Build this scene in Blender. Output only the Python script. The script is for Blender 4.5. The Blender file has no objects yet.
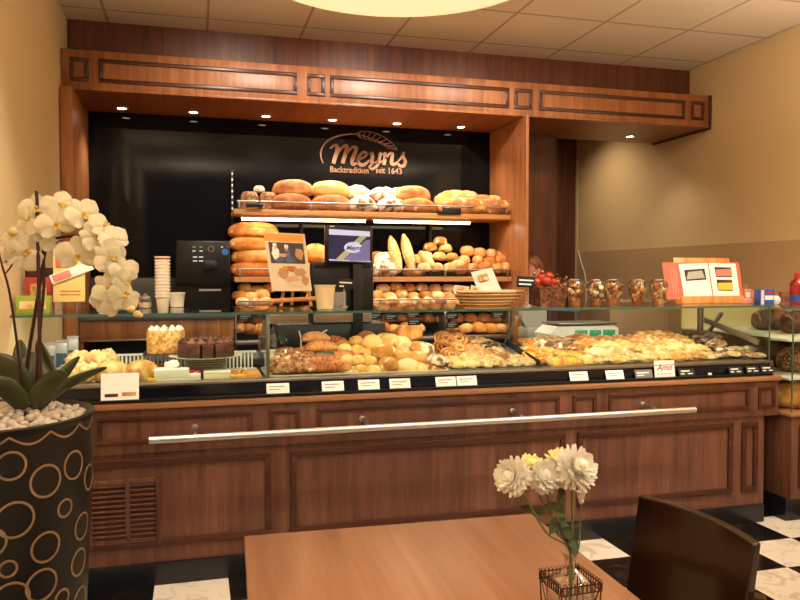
import bpy, bmesh, math, random
from mathutils import Vector, Matrix, noise, Euler
S = bpy.context.scene
COL = S.collection
PI = math.pi
R = math.radians

# ------------------------------------------------------------------ camera
FPX, EYE = 746.0, 1.40
PITCH = math.atan(26.0 / FPX)
YAW = math.atan(205.0 * math.cos(PITCH) / FPX)
cam = bpy.data.cameras.new('camera')
cam.sensor_width = 36.0
cam.lens = FPX / 800.0 * 36.0
cam.clip_start = 0.05
camo = bpy.data.objects.new('camera', cam)
COL.objects.link(camo)
camo.location = (0, 0, EYE)
camo.rotation_euler = (PI / 2 - PITCH, 0, -YAW)
S.camera = camo

# ------------------------------------------------------------------ world, exposure
S.view_settings.view_transform = 'Standard'
S.view_settings.look = 'None'
S.view_settings.gamma = 1.0
S.view_settings.use_curve_mapping = False
S.view_settings.exposure = 0.5
w = bpy.data.worlds.new('world')
S.world = w
w.use_nodes = True
bg = w.node_tree.nodes['Background']
bg.inputs['Color'].default_value = (1.0, 0.80, 0.60, 1)
bg.inputs['Strength'].default_value = 0.16

WARM = (1.0, 0.78, 0.54)
NEUT = (1.0, 0.86, 0.70)


def area(name, loc, size, power, color=WARM, target=None, sy=None, spread=180):
    l = bpy.data.lights.new(name, 'AREA')
    l.energy = power
    l.color = color
    l.size = size
    if sy:
        l.shape = 'RECTANGLE'
        l.size_y = sy
    l.spread = R(spread)
    o = bpy.data.objects.new(name, l)
    COL.objects.link(o)
    o.location = loc
    if target is not None:
        o.rotation_euler = (Vector(target) - Vector(loc)).to_track_quat('-Z', 'Y').to_euler()
    return o


def spot(name, loc, target, power, angle=70, blend=0.6, color=WARM, rad=0.03):
    l = bpy.data.lights.new(name, 'SPOT')
    l.energy = power
    l.color = color
    l.spot_size = R(angle)
    l.spot_blend = blend
    l.shadow_soft_size = rad
    o = bpy.data.objects.new(name, l)
    COL.objects.link(o)
    o.location = loc
    o.rotation_euler = (Vector(target) - Vector(loc)).to_track_quat('-Z', 'Y').to_euler()
    return o


# general fill spots added over the seating area, unseen behind and beside the camera
for (x, y, p) in ((0.2, 0.6, 14), (1.6, 0.5, 20), (3.0, 0.8, 40), (0.4, -1.2, 26), (2.4, -1.2, 34), (3.0, 2.3, 52), (0.7, 1.9, 18)):
    spot('seating_fill_spot', (x, y, 3.0), (x, y, 0), p, 150, 0.7, NEUT, 0.12)
# unseen upward area lights added to brighten the ceiling
for (x, y, p) in ((0.1, -0.6, 44), (2.9, -0.2, 44), (-0.4, 1.6, 14), (3.5, 2.6, 18)):
    area('ceiling_fill', (x, y, 2.25), 0.35, p, NEUT, (x, y, 3.0))
# ceiling downlights in front of the counter, aimed at the display
for x, p in ((-0.15, 60), (0.65, 60), (1.45, 60), (2.25, 54), (2.95, 50)):
    spot('counter_ceiling_spot', (x, 2.45, 3.0), (x, 3.75, 0.95), p, 60, 0.75, NEUT, 0.05)
spot('wall_washer_left', (-0.45, 2.9, 3.02), (-0.72, 3.25, 1.2), 40, 62, 0.7, NEUT)
spot('wall_bounce_fill_right', (2.5, 3.0, 3.02), (3.87, 4.6, 1.6), 24, 110, 1.0, WARM)  # added fill in place of light bounced onto the right wall
spot('passage_ceiling_spot', (3.3, 6.3, 3.0), (3.3, 6.4, 0), 34, 130, 0.9, WARM, 0.06)
for x, p in ((0.3, 52), (1.25, 64), (2.1, 38)):
    spot('canopy_washer', (x, 3.9, 3.0), (x + .05, 5.15, 2.0), p, 95, 0.9, NEUT, 0.05)
# downlights set into the canopy
CANOPY_SPOTS = [-0.47, 0.0, 0.50, 0.98, 1.47, 1.98, 3.45]
for i, x in enumerate(CANOPY_SPOTS):
    spot('canopy_spot_light', (x, 5.40, 2.505), (x, 5.34 if i < 6 else 5.1, 0.0), (13, 9, 18, 26, 32, 13, 7)[i], 110, 0.8, NEUT, 0.025)
# the lit tube under the top board; fills added under the lower two
area('shelf_tube_and_fill', (1.27, 5.215, 1.772), 1.9, 3.0, NEUT, (1.27, 5.20, 1.40), 0.02)
area('shelf_tube_and_fill', (1.27, 5.20, 1.335), 1.9, 1.6, NEUT, (1.27, 5.19, 1.17), 0.02)
area('shelf_tube_and_fill', (1.27, 5.18, 1.125), 1.9, 1.0, NEUT, (1.27, 5.17, 0.95), 0.02)
# tubes in the glass case, just under its top
area('case_light_left', (-0.25, 3.62, 1.195), 0.95, 1.1, NEUT, (-0.25, 3.80, 0.9), 0.03)
area('case_light_middle', (1.0, 3.62, 1.195), 1.30, 1.0, NEUT, (1.0, 3.80, 0.9), 0.03)
area('case_light_right', (2.35, 3.62, 1.195), 1.30, 0.7, NEUT, (2.35, 3.80, 0.9), 0.03)

# ------------------------------------------------------------------ pixel -> point on a real plane
_f = Vector((math.sin(YAW) * math.cos(PITCH), math.cos(YAW) * math.cos(PITCH), -math.sin(PITCH)))
_r = Vector((math.cos(YAW), -math.sin(YAW), 0))
_u = _r.cross(_f)


def at(px, py, Y=None, X=None, Z=None):
    d = _f + _r * ((px - 400) / FPX) + _u * ((300 - py) / FPX)
    if Y is not None: t = Y / d.y
    elif X is not None: t = X / d.x
    else: t = (Z - EYE) / d.z
    return Vector((0, 0, EYE)) + d * t


# ------------------------------------------------------------------ materials
MATS = {}


def srgb(c):
    return tuple(((v / 255) / 12.92 if v / 255 <= 0.04045 else ((v / 255 + 0.055) / 1.055) ** 2.4) for v in c) + (1,)


def new_mat(name):
    m = bpy.data.materials.new(name)
    m.use_nodes = True
    nt = m.node_tree
    b = nt.nodes['Principled BSDF']
    MATS[name] = m
    return m, nt, b


def plain(name, c, rough=0.5, metal=0.0, spec=0.5, var=0.06, scale=25, bump=0.0, emis=None, es=0, coat=0, trans=0):
    m, nt, b = new_mat(name)
    col = srgb(c)
    tc = nt.nodes.new('ShaderNodeTexCoord')
    n = nt.nodes.new('ShaderNodeTexNoise')
    n.inputs['Scale'].default_value = scale
    n.inputs['Detail'].default_value = 4
    nt.links.new(tc.outputs['Object'], n.inputs['Vector'])
    mx = nt.nodes.new('ShaderNodeMix')
    mx.data_type = 'RGBA'
    mx.inputs['A'].default_value = tuple(v * (1 - var) for v in col[:3]) + (1,)
    mx.inputs['B'].default_value = tuple(min(1, v * (1 + var)) for v in col[:3]) + (1,)
    nt.links.new(n.outputs['Fac'], mx.inputs['Factor'])
    nt.links.new(mx.outputs['Result'], b.inputs['Base Color'])
    b.inputs['Roughness'].default_value = rough
    b.inputs['Metallic'].default_value = metal
    b.inputs['Specular IOR Level'].default_value = spec
    b.inputs['Coat Weight'].default_value = coat
    if trans: b.inputs['Subsurface Weight'].default_value = trans
    if emis:
        b.inputs['Emission Color'].default_value = srgb(emis)
        b.inputs['Emission Strength'].default_value = es
    if bump:
        bp = nt.nodes.new('ShaderNodeBump')
        bp.inputs['Strength'].default_value = bump
        bp.inputs['Distance'].default_value = 0.004
        nt.links.new(n.outputs['Fac'], bp.inputs['Height'])
        nt.links.new(bp.outputs['Normal'], b.inputs['Normal'])
    return m


def wood(name, dark, light, axis='Z', rough=0.35, scale=1.0, board=0.0):
    """long grain running along one axis"""
    m, nt, b = new_mat(name)
    tc = nt.nodes.new('ShaderNodeTexCoord')
    mp = nt.nodes.new('ShaderNodeMapping')
    sc = {'X': (0.8, 14, 14), 'Y': (14, 0.8, 14), 'Z': (14, 14, 0.8)}[axis]
    mp.inputs['Scale'].default_value = tuple(s * scale for s in sc)
    nt.links.new(tc.outputs['Object'], mp.inputs['Vector'])
    n = nt.nodes.new('ShaderNodeTexNoise')
    n.inputs['Scale'].default_value = 1.6
    n.inputs['Detail'].default_value = 6
    n.inputs['Distortion'].default_value = 0.6
    nt.links.new(mp.outputs['Vector'], n.inputs['Vector'])
    n2 = nt.nodes.new('ShaderNodeTexNoise')
    n2.inputs['Scale'].default_value = 9
    n2.inputs['Detail'].default_value = 3
    nt.links.new(mp.outputs['Vector'], n2.inputs['Vector'])
    ad = nt.nodes.new('ShaderNodeMath'); ad.operation = 'MULTIPLY_ADD'
    ad.inputs[1].default_value = 0.35
    nt.links.new(n2.outputs['Fac'], ad.inputs[0])
    nt.links.new(n.outputs['Fac'], ad.inputs[2])
    cr = nt.nodes.new('ShaderNodeValToRGB')
    cr.color_ramp.elements[0].position = 0.45
    cr.color_ramp.elements[1].position = 0.92
    cr.color_ramp.elements[0].color = srgb(dark)
    cr.color_ramp.elements[1].color = srgb(light)
    nt.links.new(ad.outputs[0], cr.inputs['Fac'])
    out = cr.outputs['Color']
    if board:
        # faint veneer joints every `board` metres across the grain
        sx = nt.nodes.new('ShaderNodeSeparateXYZ')
        nt.links.new(tc.outputs['Object'], sx.inputs[0])
        dv = nt.nodes.new('ShaderNodeMath'); dv.operation = 'DIVIDE'; dv.inputs[1].default_value = board
        nt.links.new(sx.outputs['X'], dv.inputs[0])
        fl = nt.nodes.new('ShaderNodeMath'); fl.operation = 'FLOOR'
        nt.links.new(dv.outputs[0], fl.inputs[0])
        wn = nt.nodes.new('ShaderNodeTexWhiteNoise'); wn.noise_dimensions = '1D'
        nt.links.new(fl.outputs[0], wn.inputs['W'])
        mr = nt.nodes.new('ShaderNodeMapRange')
        mr.inputs['To Min'].default_value = 0.80
        mr.inputs['To Max'].default_value = 1.12
        nt.links.new(wn.outputs['Value'], mr.inputs['Value'])
        mm = nt.nodes.new('ShaderNodeMix'); mm.data_type = 'RGBA'; mm.blend_type = 'MULTIPLY'
        mm.inputs['Factor'].default_value = 1
        nt.links.new(out, mm.inputs['A'])
        nt.links.new(mr.outputs['Result'], mm.inputs['B'])
        out = mm.outputs['Result']
    nt.links.new(out, b.inputs['Base Color'])
    b.inputs['Roughness'].default_value = rough
    return m


def glass(name, tint=(0.93, 0.98, 0.95), ior=1.45, rough=0.0, boost=1.0):
    """thin clear pane: sees through, reflects by Fresnel"""
    m, nt, b = new_mat(name)
    nt.nodes.remove(b)
    t = nt.nodes.new('ShaderNodeBsdfTransparent'); t.inputs['Color'].default_value = tint + (1,)
    g = nt.nodes.new('ShaderNodeBsdfGlossy'); g.inputs['Roughness'].default_value = rough
    fr = nt.nodes.new('ShaderNodeFresnel'); fr.inputs['IOR'].default_value = ior
    ml = nt.nodes.new('ShaderNodeMath'); ml.operation = 'MULTIPLY'; ml.inputs[1].default_value = boost; ml.use_clamp = True
    ge = nt.nodes.new('ShaderNodeNewGeometry')
    sb_ = nt.nodes.new('ShaderNodeMath'); sb_.operation = 'SUBTRACT'; sb_.inputs[0].default_value = boost
    nt.links.new(ge.outputs['Backfacing'], sb_.inputs[1])
    nt.links.new(sb_.outputs[0], ml.inputs[1])
    nt.links.new(fr.outputs[0], ml.inputs[0])
    mx = nt.nodes.new('ShaderNodeMixShader')
    nt.links.new(ml.outputs[0], mx.inputs[0])
    nt.links.new(t.outputs[0], mx.inputs[1])
    nt.links.new(g.outputs[0], mx.inputs[2])
    nt.links.new(mx.outputs[0], nt.nodes['Material Output'].inputs['Surface'])
    return m


def crust(name, dark, mid, light, scale=9.0, flour=0.0, speck=None, rough=0.68, spread=0.13, bump=0.6):
    """baked crust: blotchy brown, paler where the dough tore (vertex layer 'crumb'), optional flour and seeds"""
    m, nt, b = new_mat(name)
    tc = nt.nodes.new('ShaderNodeTexCoord')
    oi = nt.nodes.new('ShaderNodeObjectInfo')
    ad = nt.nodes.new('ShaderNodeVectorMath'); ad.operation = 'ADD'
    nt.links.new(tc.outputs['Object'], ad.inputs[0])
    nt.links.new(oi.outputs['Random'], ad.inputs[1])
    n = nt.nodes.new('ShaderNodeTexNoise')
    n.inputs['Scale'].default_value = scale
    n.inputs['Detail'].default_value = 5
    n.inputs['Roughness'].default_value = 0.6
    nt.links.new(ad.outputs[0], n.inputs['Vector'])
    cr = nt.nodes.new('ShaderNodeValToRGB')
    e = cr.color_ramp.elements
    e[0].position = 0.5 - spread; e[0].color = srgb(dark)
    e[1].position = 0.5 + spread; e[1].color = srgb(light)
    k = e.new(0.5); k.color = srgb(mid)
    # shift per object so no two are baked alike
    mr = nt.nodes.new('ShaderNodeMapRange')
    mr.inputs['To Min'].default_value = -0.07; mr.inputs['To Max'].default_value = 0.07
    nt.links.new(oi.outputs['Random'], mr.inputs['Value'])
    a2 = nt.nodes.new('ShaderNodeMath'); a2.operation = 'ADD'
    nt.links.new(n.outputs['Fac'], a2.inputs[0]); nt.links.new(mr.outputs['Result'], a2.inputs[1])
    nt.links.new(a2.outputs[0], cr.inputs['Fac'])
    out = cr.outputs['Color']
    at_ = nt.nodes.new('ShaderNodeAttribute'); at_.attribute_name = 'crumb'
    mx = nt.nodes.new('ShaderNodeMix'); mx.data_type = 'RGBA'
    mx.inputs['B'].default_value = tuple(min(1, 0.35 * v + 0.65 * q) for v, q in zip(srgb(light)[:3], srgb((255, 236, 190))[:3])) + (1,)
    nt.links.new(at_.outputs['Fac'], mx.inputs['Factor']); nt.links.new(out, mx.inputs['A'])
    out = mx.outputs['Result']
    n2 = nt.nodes.new('ShaderNodeTexNoise'); n2.inputs['Scale'].default_value = 22; n2.inputs['Detail'].default_value = 6
    nt.links.new(ad.outputs[0], n2.inputs['Vector'])
    if flour:
        c2 = nt.nodes.new('ShaderNodeValToRGB')
        c2.color_ramp.elements[0].position = 0.62 - 0.35 * flour
        c2.color_ramp.elements[1].position = 0.72 - 0.30 * flour
        nt.links.new(n2.outputs['Fac'], c2.inputs['Fac'])
        m3 = nt.nodes.new('ShaderNodeMix'); m3.data_type = 'RGBA'
        m3.inputs['B'].default_value = srgb((245, 232, 208))
        nt.links.new(c2.outputs['Color'], m3.inputs['Factor']); nt.links.new(out, m3.inputs['A'])
        out = m3.outputs['Result']
    if speck:
        v = nt.nodes.new('ShaderNodeTexVoronoi'); v.inputs['Scale'].default_value = speck[1]
        nt.links.new(ad.outputs[0], v.inputs['Vector'])
        c3 = nt.nodes.new('ShaderNodeValToRGB')
        c3.color_ramp.elements[0].position = speck[2]; c3.color_ramp.elements[0].color = (1, 1, 1, 1)
        c3.color_ramp.elements[1].position = speck[2] + 0.06; c3.color_ramp.elements[1].color = (0, 0, 0, 1)
        nt.links.new(v.outputs['Distance'], c3.inputs['Fac'])
        m4 = nt.nodes.new('ShaderNodeMix'); m4.data_type = 'RGBA'
        m4.inputs['B'].default_value = srgb(speck[0])
        nt.links.new(c3.outputs['Color'], m4.inputs['Factor']); nt.links.new(out, m4.inputs['A'])
        out = m4.outputs['Result']
    nt.links.new(out, b.inputs['Base Color'])
    b.inputs['Roughness'].default_value = rough
    b.inputs['Specular IOR Level'].default_value = 0.3
    bp = nt.nodes.new('ShaderNodeBump'); bp.inputs['Strength'].default_value = bump; bp.inputs['Distance'].default_value = 0.004
    nt.links.new(n2.outputs['Fac'], bp.inputs['Height']); nt.links.new(bp.outputs['Normal'], b.inputs['Normal'])
    return m


wood('wood_canopy', (128, 74, 42), (184, 118, 72), 'Z', 0.38, 1.0, 0.19)
wood('wood_under', (120, 68, 36), (168, 102, 58), 'Y', 0.38, 1.0)
wood('wood_counter', (86, 52, 40), (130, 87, 68), 'Z', 0.42, 1.0, 0.17)
wood('wood_edge', (142, 96, 64), (176, 128, 90), 'X', 0.35, 1.0)
wood('wood_dark', (74, 40, 26), (116, 68, 44), 'Z', 0.45, 1.0, 0.2)
wood('wood_moulding', (58, 28, 18), (86, 46, 30), 'X', 0.35, 1.0)
wood('wood_partition', (146, 88, 48), (188, 124, 74), 'Z', 0.4, 1.0)
wood('wood_shelf', (190, 128, 72), (226, 168, 108), 'X', 0.4, 1.0)
wood('wood_table', (146, 102, 76), (180, 134, 104), 'Y', 0.28, 0.8)
wood('wood_chair', (20, 9, 6), (46, 21, 14), 'Z', 0.16, 0.7)
wood('wood_easel', (190, 120, 60), (228, 168, 100), 'Z', 0.4, 1.0)
plain('wall_cream', (226, 204, 160), 0.8, var=0.02, scale=3)
plain('wall_right_cream', (222, 196, 148), 0.8, var=0.03, scale=2)
plain('wall_band', (196, 166, 124), 0.6, var=0.02, scale=3)
plain('steel', (214, 208, 208), 0.34, 1.0, var=0.03)
plain('steel_dull', (165, 163, 160), 0.38, 1.0, var=0.04)
plain('black_plastic', (16, 15, 16), 0.35, var=0.2)
plain('black_matte', (14, 13, 14), 0.6, var=0.2)
plain('dark_strip', (18, 20, 30), 0.12, var=0.2)
plain('kick_black', (26, 27, 32), 0.25, var=0.2)
plain('white_plastic', (236, 232, 224), 0.4, var=0.02)
plain('paper_white', (246, 242, 232), 0.7, var=0.02)
plain('grey_plastic', (150, 148, 142), 0.45, var=0.03)
plain('grey_dark', (72, 70, 74), 0.4, var=0.1)
glass('clear_glass')
glass('plastic_clear', (0.95, 0.95, 0.95), 1.45, 0.12, 1.8)
plain('glass_edge', (64, 104, 90), 0.15, var=0.05, spec=0.8)

# ------------------------------------------------------------------ mesh helpers
def mark(o, label=None, cat=None, group=None, kind=None):
    if label: o['label'] = label
    if cat: o['category'] = cat
    if group: o['group'] = group
    if kind: o['kind'] = kind
    return o


def thing(name, label, cat, loc=(0, 0, 0), rot=(0, 0, 0), group=None):
    o = bpy.data.objects.new(name, None)
    o.empty_display_size = 0.05
    COL.objects.link(o)
    o.location = loc
    o.rotation_euler = rot
    return mark(o, label, cat, group)


class MB:
    def __init__(s):
        s.bm = bmesh.new()
        s.cl = None

    def layer(s):
        s.cl = s.bm.verts.layers.float_color.new('crumb')
        return s

    def box(s, x0, x1, y0, y1, z0, z1, bev=0.0, M=None, seg=2):
        r = bmesh.ops.create_cube(s.bm, size=1)
        vs = r['verts']
        for v in vs:
            v.co = Vector(((x0 + x1) / 2 + v.co.x * (x1 - x0), (y0 + y1) / 2 + v.co.y * (y1 - y0), (z0 + z1) / 2 + v.co.z * (z1 - z0)))
        if bev > 0:
            es = set(e for v in vs for e in v.link_edges)
            r2 = bmesh.ops.bevel(s.bm, geom=list(es), offset=bev, segments=seg, affect='EDGES', profile=0.5)
            vs = list(set(v for f in r2['faces'] for v in f.verts) | set(v for v in vs if v.is_valid))
        if M is not None:
            for v in vs: v.co = M @ v.co
        return s

    def cyl(s, c, r0, r1, h, n=24, M=None, axis='Z', cap=True):
        prof = [(r0, 0), (r1, h)]
        return s.lathe(c, prof, n, M, axis, cap)

    def lathe(s, c, prof, n=24, M=None, axis='Z', cap=True, wave=0, waven=0):
        rings = []
        c = Vector(c)
        for (r, z) in prof:
            ring = []
            for i in range(n):
                a = 2 * PI * i / n
                rr = r * (1 + wave * math.cos(a * waven)) if wave else r
                p = Vector((rr * math.cos(a), rr * math.sin(a), z))
                if axis == 'X': p = Vector((p.z, p.x, p.y))
                if axis == 'Y': p = Vector((p.x, p.z, p.y))
                p = p + c
                if M is not None: p = M @ p
                ring.append(s.bm.verts.new(p))
            rings.append(ring)
        for a, b in zip(rings, rings[1:]):
            for i in range(n):
                s.bm.faces.new((a[i], a[(i + 1) % n], b[(i + 1) % n], b[i]))
        if cap:
            for ring in (rings[0], rings[-1]):
                try: s.bm.faces.new(ring)
                except ValueError: pass
        return s

    def tube(s, pts, rad, n=8, cap=True, closed=False, flat=1.0):
        pts = [Vector(p) for p in pts]
        if not hasattr(rad, '__len__'): rad = [rad] * len(pts)
        rings = []
        up = Vector((0, 0, 1))
        prev = None
        N = len(pts)
        for i, p in enumerate(pts):
            if closed: t = (pts[(i + 1) % N] - pts[i - 1])
            else: t = (pts[min(i + 1, N - 1)] - pts[max(i - 1, 0)])
            if t.length < 1e-9: t = Vector((0, 0, 1))
            t.normalize()
            if prev is None:
                a = t.cross(up)
                if a.length < 1e-3: a = t.cross(Vector((0, 1, 0)))
            else:
                a = prev - t * prev.dot(t)
                if a.length < 1e-6: a = t.cross(up)
            a.normalize()
            prev = a
            b = t.cross(a).normalized()
            ring = [s.bm.verts.new(p + (a * math.cos(2 * PI * k / n) + b * math.sin(2 * PI * k / n) * flat) * rad[i]) for k in range(n)]
            rings.append(ring)
        prs = list(zip(rings, rings[1:]))
        if closed: prs.append((rings[-1], rings[0]))
        for A, B in prs:
            for k in range(n):
                s.bm.faces.new((A[k], A[(k + 1) % n], B[(k + 1) % n], B[k]))
        if cap and not closed:
            for ring in (rings[0], rings[-1]):
                try: s.bm.faces.new(ring)
                except ValueError: pass
        return s

    def ball(s, c, r, sub=2, M=None, sc=(1, 1, 1), nz=0.0, seed=0, ns=20):
        rr = bmesh.ops.create_icosphere(s.bm, subdivisions=sub, radius=1)
        c = Vector(c)
        for v in rr['verts']:
            p = v.co.copy()
            k = 1 + nz * noise.noise(p * ns * 0.1 + Vector((seed, seed * 2.3, 0)))
            p = Vector((p.x * sc[0], p.y * sc[1], p.z * sc[2])) * r * k
            if M is not None: p = M @ p
            v.co = p + c
        return s

    def poly(s, pts, thick=None):
        """flat polygon, thickened along its normal if asked"""
        vs = [s.bm.verts.new(Vector(p)) for p in pts]
        f = s.bm.faces.new(vs)
        if thick:
            f.normal_update()
            n = f.normal.copy()
            r = bmesh.ops.extrude_face_region(s.bm, geom=[f])
            for g in r['geom']:
                if isinstance(g, bmesh.types.BMVert): g.co += n * thick
        return s

    def grid(s, fn, nu, nv, closed_u=False):
        V = [[s.bm.verts.new(fn(i / (nu if closed_u else nu - 1), j / (nv - 1))) for i in range(nu)] for j in range(nv)]
        for j in range(nv - 1):
            for i in range(nu if closed_u else nu - 1):
                s.bm.faces.new((V[j][i], V[j][(i + 1) % nu], V[j + 1][(i + 1) % nu], V[j + 1][i]))
        return s

    def mesh(s, name, smooth=True, angle=40):
        bmesh.ops.recalc_face_normals(s.bm, faces=s.bm.faces[:])
        me = bpy.data.meshes.new(name)
        s.bm.to_mesh(me)
        s.bm.free()
        if smooth:
            me.polygons.foreach_set('use_smooth', [True] * len(me.polygons))
            me.set_sharp_from_angle(angle=R(angle))
        return me

    def build(s, name, mat, parent=None, world=True, smooth=True, angle=40):
        """link as ONE mesh object; with world=True the coordinates are world ones although it has a parent"""
        if parent is not None and world:
            off = Vector((0, 0, 0)); q = parent
            while q is not None:
                off += Vector(q.location); q = q.parent
            for v in s.bm.verts: v.co -= off
        me = s.mesh(name, smooth, angle)
        me.materials.append(MATS[mat] if isinstance(mat, str) else mat)
        o = bpy.data.objects.new(name, me)
        COL.objects.link(o)
        if parent is not None: o.parent = parent
        return o


def local_part(name, mb, mat, parent, **k):
    return mb.build(name, mat, parent, world=False, **k)


def single(name, mb, mat, label, cat, loc, rot=(0, 0, 0), group=None, scale=None):
    """a thing that is one mesh, modelled around its own origin"""
    o = mb.build(name, mat)
    o.location = loc; o.rotation_euler = rot
    if scale: o.scale = scale
    return mark(o, label, cat, group)


KIDS = {}


def copy_tree(src, parent=None, **kw):
    c = src.copy()
    COL.objects.link(c)
    if parent is not None: c.parent = parent
    for ch in list(src.children): copy_tree(ch, c)
    for k in kw:
        setattr(c, k, kw[k])
    return c


def struct(name, mb, mat, smooth=False):
    return mark(mb.build(name, mat, smooth=smooth), kind='structure')


def frame_moulding(mb, x0, x1, z0, z1, y, w=0.022, d=0.010):
    """a raised rectangular moulding on a vertical face looking towards -Y"""
    for (a, b, c, e) in ((x0, x1, z1 - w, z1), (x0, x1, z0, z0 + w), (x0, x0 + w, z0 + w, z1 - w), (x1 - w, x1, z0 + w, z1 - w)):
        mb.box(a, b, y - d, y + 0.003, c, e, 0.004)
    return mb


def smooth_path(pts, n=6):
    pts = [Vector(p) for p in pts]
    out = []
    for i in range(len(pts) - 1):
        p0 = pts[max(i - 1, 0)]; p1 = pts[i]; p2 = pts[i + 1]; p3 = pts[min(i + 2, len(pts) - 1)]
        for k in range(n):
            t = k / n
            out.append(0.5 * ((2 * p1) + (p2 - p0) * t + (2 * p0 - 5 * p1 + 4 * p2 - p3) * t * t + (3 * p1 - p0 - 3 * p2 + p3) * t ** 3))
    out.append(pts[-1])
    return out


def lettering(name, body, size, loc, rot, mat, parent=None, world=True, bold=0.0, shear=0.0, align='LEFT', ext=0.0006, width=1.0):
    cu = bpy.data.curves.new(name, 'FONT')
    cu.body = body; cu.size = size; cu.extrude = ext; cu.offset = bold; cu.shear = shear; cu.align_x = align
    cu.materials.append(MATS[mat])
    o = bpy.data.objects.new(name, cu)
    COL.objects.link(o)
    loc = Vector(loc)
    if parent is not None:
        if world: loc = loc - Vector(parent.location)
        o.parent = parent
    bpy.context.view_layer.update()
    me = bpy.data.meshes.new_from_object(o.evaluated_get(bpy.context.evaluated_depsgraph_get()))
    me.materials.clear(); me.materials.append(MATS[mat])
    par = o.parent
    bpy.data.objects.remove(o)
    o = bpy.data.objects.new(name, me)
    COL.objects.link(o)
    if par is not None: o.parent = par
    o.location = loc; o.rotation_euler = rot; o.scale = (width, 1, 1)
    return o


ORD = ['first', 'second', 'third', 'fourth', 'fifth', 'sixth', 'seventh', 'eighth', 'ninth', 'tenth', 'eleventh', 'twelfth', 'thirteenth', 'fourteenth', 'fifteenth', 'sixteenth']

# ------------------------------------------------------------------ the room
XL, XR, ZC, YB = -0.78, 3.87, 3.04, 7.10
YF = -2.6


def ceiling_mat():
    m, nt, b = new_mat('ceiling_tiles')
    tc = nt.nodes.new('ShaderNodeTexCoord')
    sx = nt.nodes.new('ShaderNodeSeparateXYZ'); nt.links.new(tc.outputs['Object'], sx.inputs[0])
    facs = []
    for ax, off, step in (('X', -0.54, 0.625), ('Y', 0.0, 0.625)):
        a = nt.nodes.new('ShaderNodeMath'); a.operation = 'SUBTRACT'; a.inputs[1].default_value = off - 10 * step
        nt.links.new(sx.outputs[ax], a.inputs[0])
        d = nt.nodes.new('ShaderNodeMath'); d.operation = 'DIVIDE'; d.inputs[1].default_value = step
        nt.links.new(a.outputs[0], d.inputs[0])
        f = nt.nodes.new('ShaderNodeMath'); f.operation = 'FRACT'; nt.links.new(d.outputs[0], f.inputs[0])
        g = nt.nodes.new('ShaderNodeMath'); g.operation = 'LESS_THAN'; g.inputs[1].default_value = 0.028
        nt.links.new(f.outputs[0], g.inputs[0]); facs.append(g)
    mxm = nt.nodes.new('ShaderNodeMath'); mxm.operation = 'MAXIMUM'
    nt.links.new(facs[0].outputs[0], mxm.inputs[0]); nt.links.new(facs[1].outputs[0], mxm.inputs[1])
    mx = nt.nodes.new('ShaderNodeMix'); mx.data_type = 'RGBA'
    mx.inputs['A'].default_value = srgb((228, 212, 190)); mx.inputs['B'].default_value = srgb((176, 156, 132))
    nt.links.new(mxm.outputs[0], mx.inputs['Factor']); nt.links.new(mx.outputs['Result'], b.inputs['Base Color'])
    b.inputs['Roughness'].default_value = 0.9


ceiling_mat()


def floor_mat():
    m, nt, b = new_mat('checker_floor')
    tc = nt.nodes.new('ShaderNodeTexCoord')
    mp = nt.nodes.new('ShaderNodeMapping')
    t = 0.3225
    mp.inputs['Location'].default_value = (-(3.037 % (2 * t)) / t + 40, -(3.223 % (2 * t)) / t + 40, 0.5)
    mp.inputs['Scale'].default_value = (1 / t, 1 / t, 0.0)
    nt.links.new(tc.outputs['Object'], mp.inputs['Vector'])
    ck = nt.nodes.new('ShaderNodeTexChecker'); ck.inputs['Scale'].default_value = 1
    nt.links.new(mp.outputs['Vector'], ck.inputs['Vector'])
    n = nt.nodes.new('ShaderNodeTexNoise'); n.inputs['Scale'].default_value = 7; n.inputs['Detail'].default_value = 8; n.inputs['Distortion'].default_value = 2.2
    nt.links.new(tc.outputs['Object'], n.inputs['Vector'])
    def ramp(a, b2, p0, p1):
        c = nt.nodes.new('ShaderNodeValToRGB'); e = c.color_ramp.elements
        e[0].position = p0; e[1].position = p1; e[0].color = srgb(a); e[1].color = srgb(b2)
        nt.links.new(n.outputs['Fac'], c.inputs['Fac']); return c
    wh = ramp((212, 200, 182), (236, 228, 214), 0.36, 0.48)
    bl = ramp((20, 17, 16), (64, 56, 52), 0.56, 0.75)
    mx = nt.nodes.new('ShaderNodeMix'); mx.data_type = 'RGBA'
    nt.links.new(ck.outputs['Fac'], mx.inputs['Factor'])
    nt.links.new(wh.outputs['Color'], mx.inputs['A']); nt.links.new(bl.outputs['Color'], mx.inputs['B'])
    nt.links.new(mx.outputs['Result'], b.inputs['Base Color'])
    b.inputs['Roughness'].default_value = 0.16


floor_mat()
struct('floor', MB().box(XL - .1, XR + .1, YF, YB + .1, -0.1, 0), 'checker_floor')
struct('ceiling', MB().box(XL - .1, XR + .1, YF, YB + .1, ZC, ZC + 0.1), 'ceiling_tiles')
struct('wall_left', MB().box(XL - .1, XL, YF, YB, 0, ZC), 'wall_cream')
struct('wall_right', MB().box(XR, XR + .1, YF, YB, 0, ZC), 'wall_right_cream')
struct('trim_1', MB().box(XR - .006, XR, YF, YB, 0.0, 1.628), 'wall_band')
struct('wall_back', MB().box(XL - .1, XR + .1, YB, YB + .1, 0, ZC), 'wood_dark')
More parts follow.
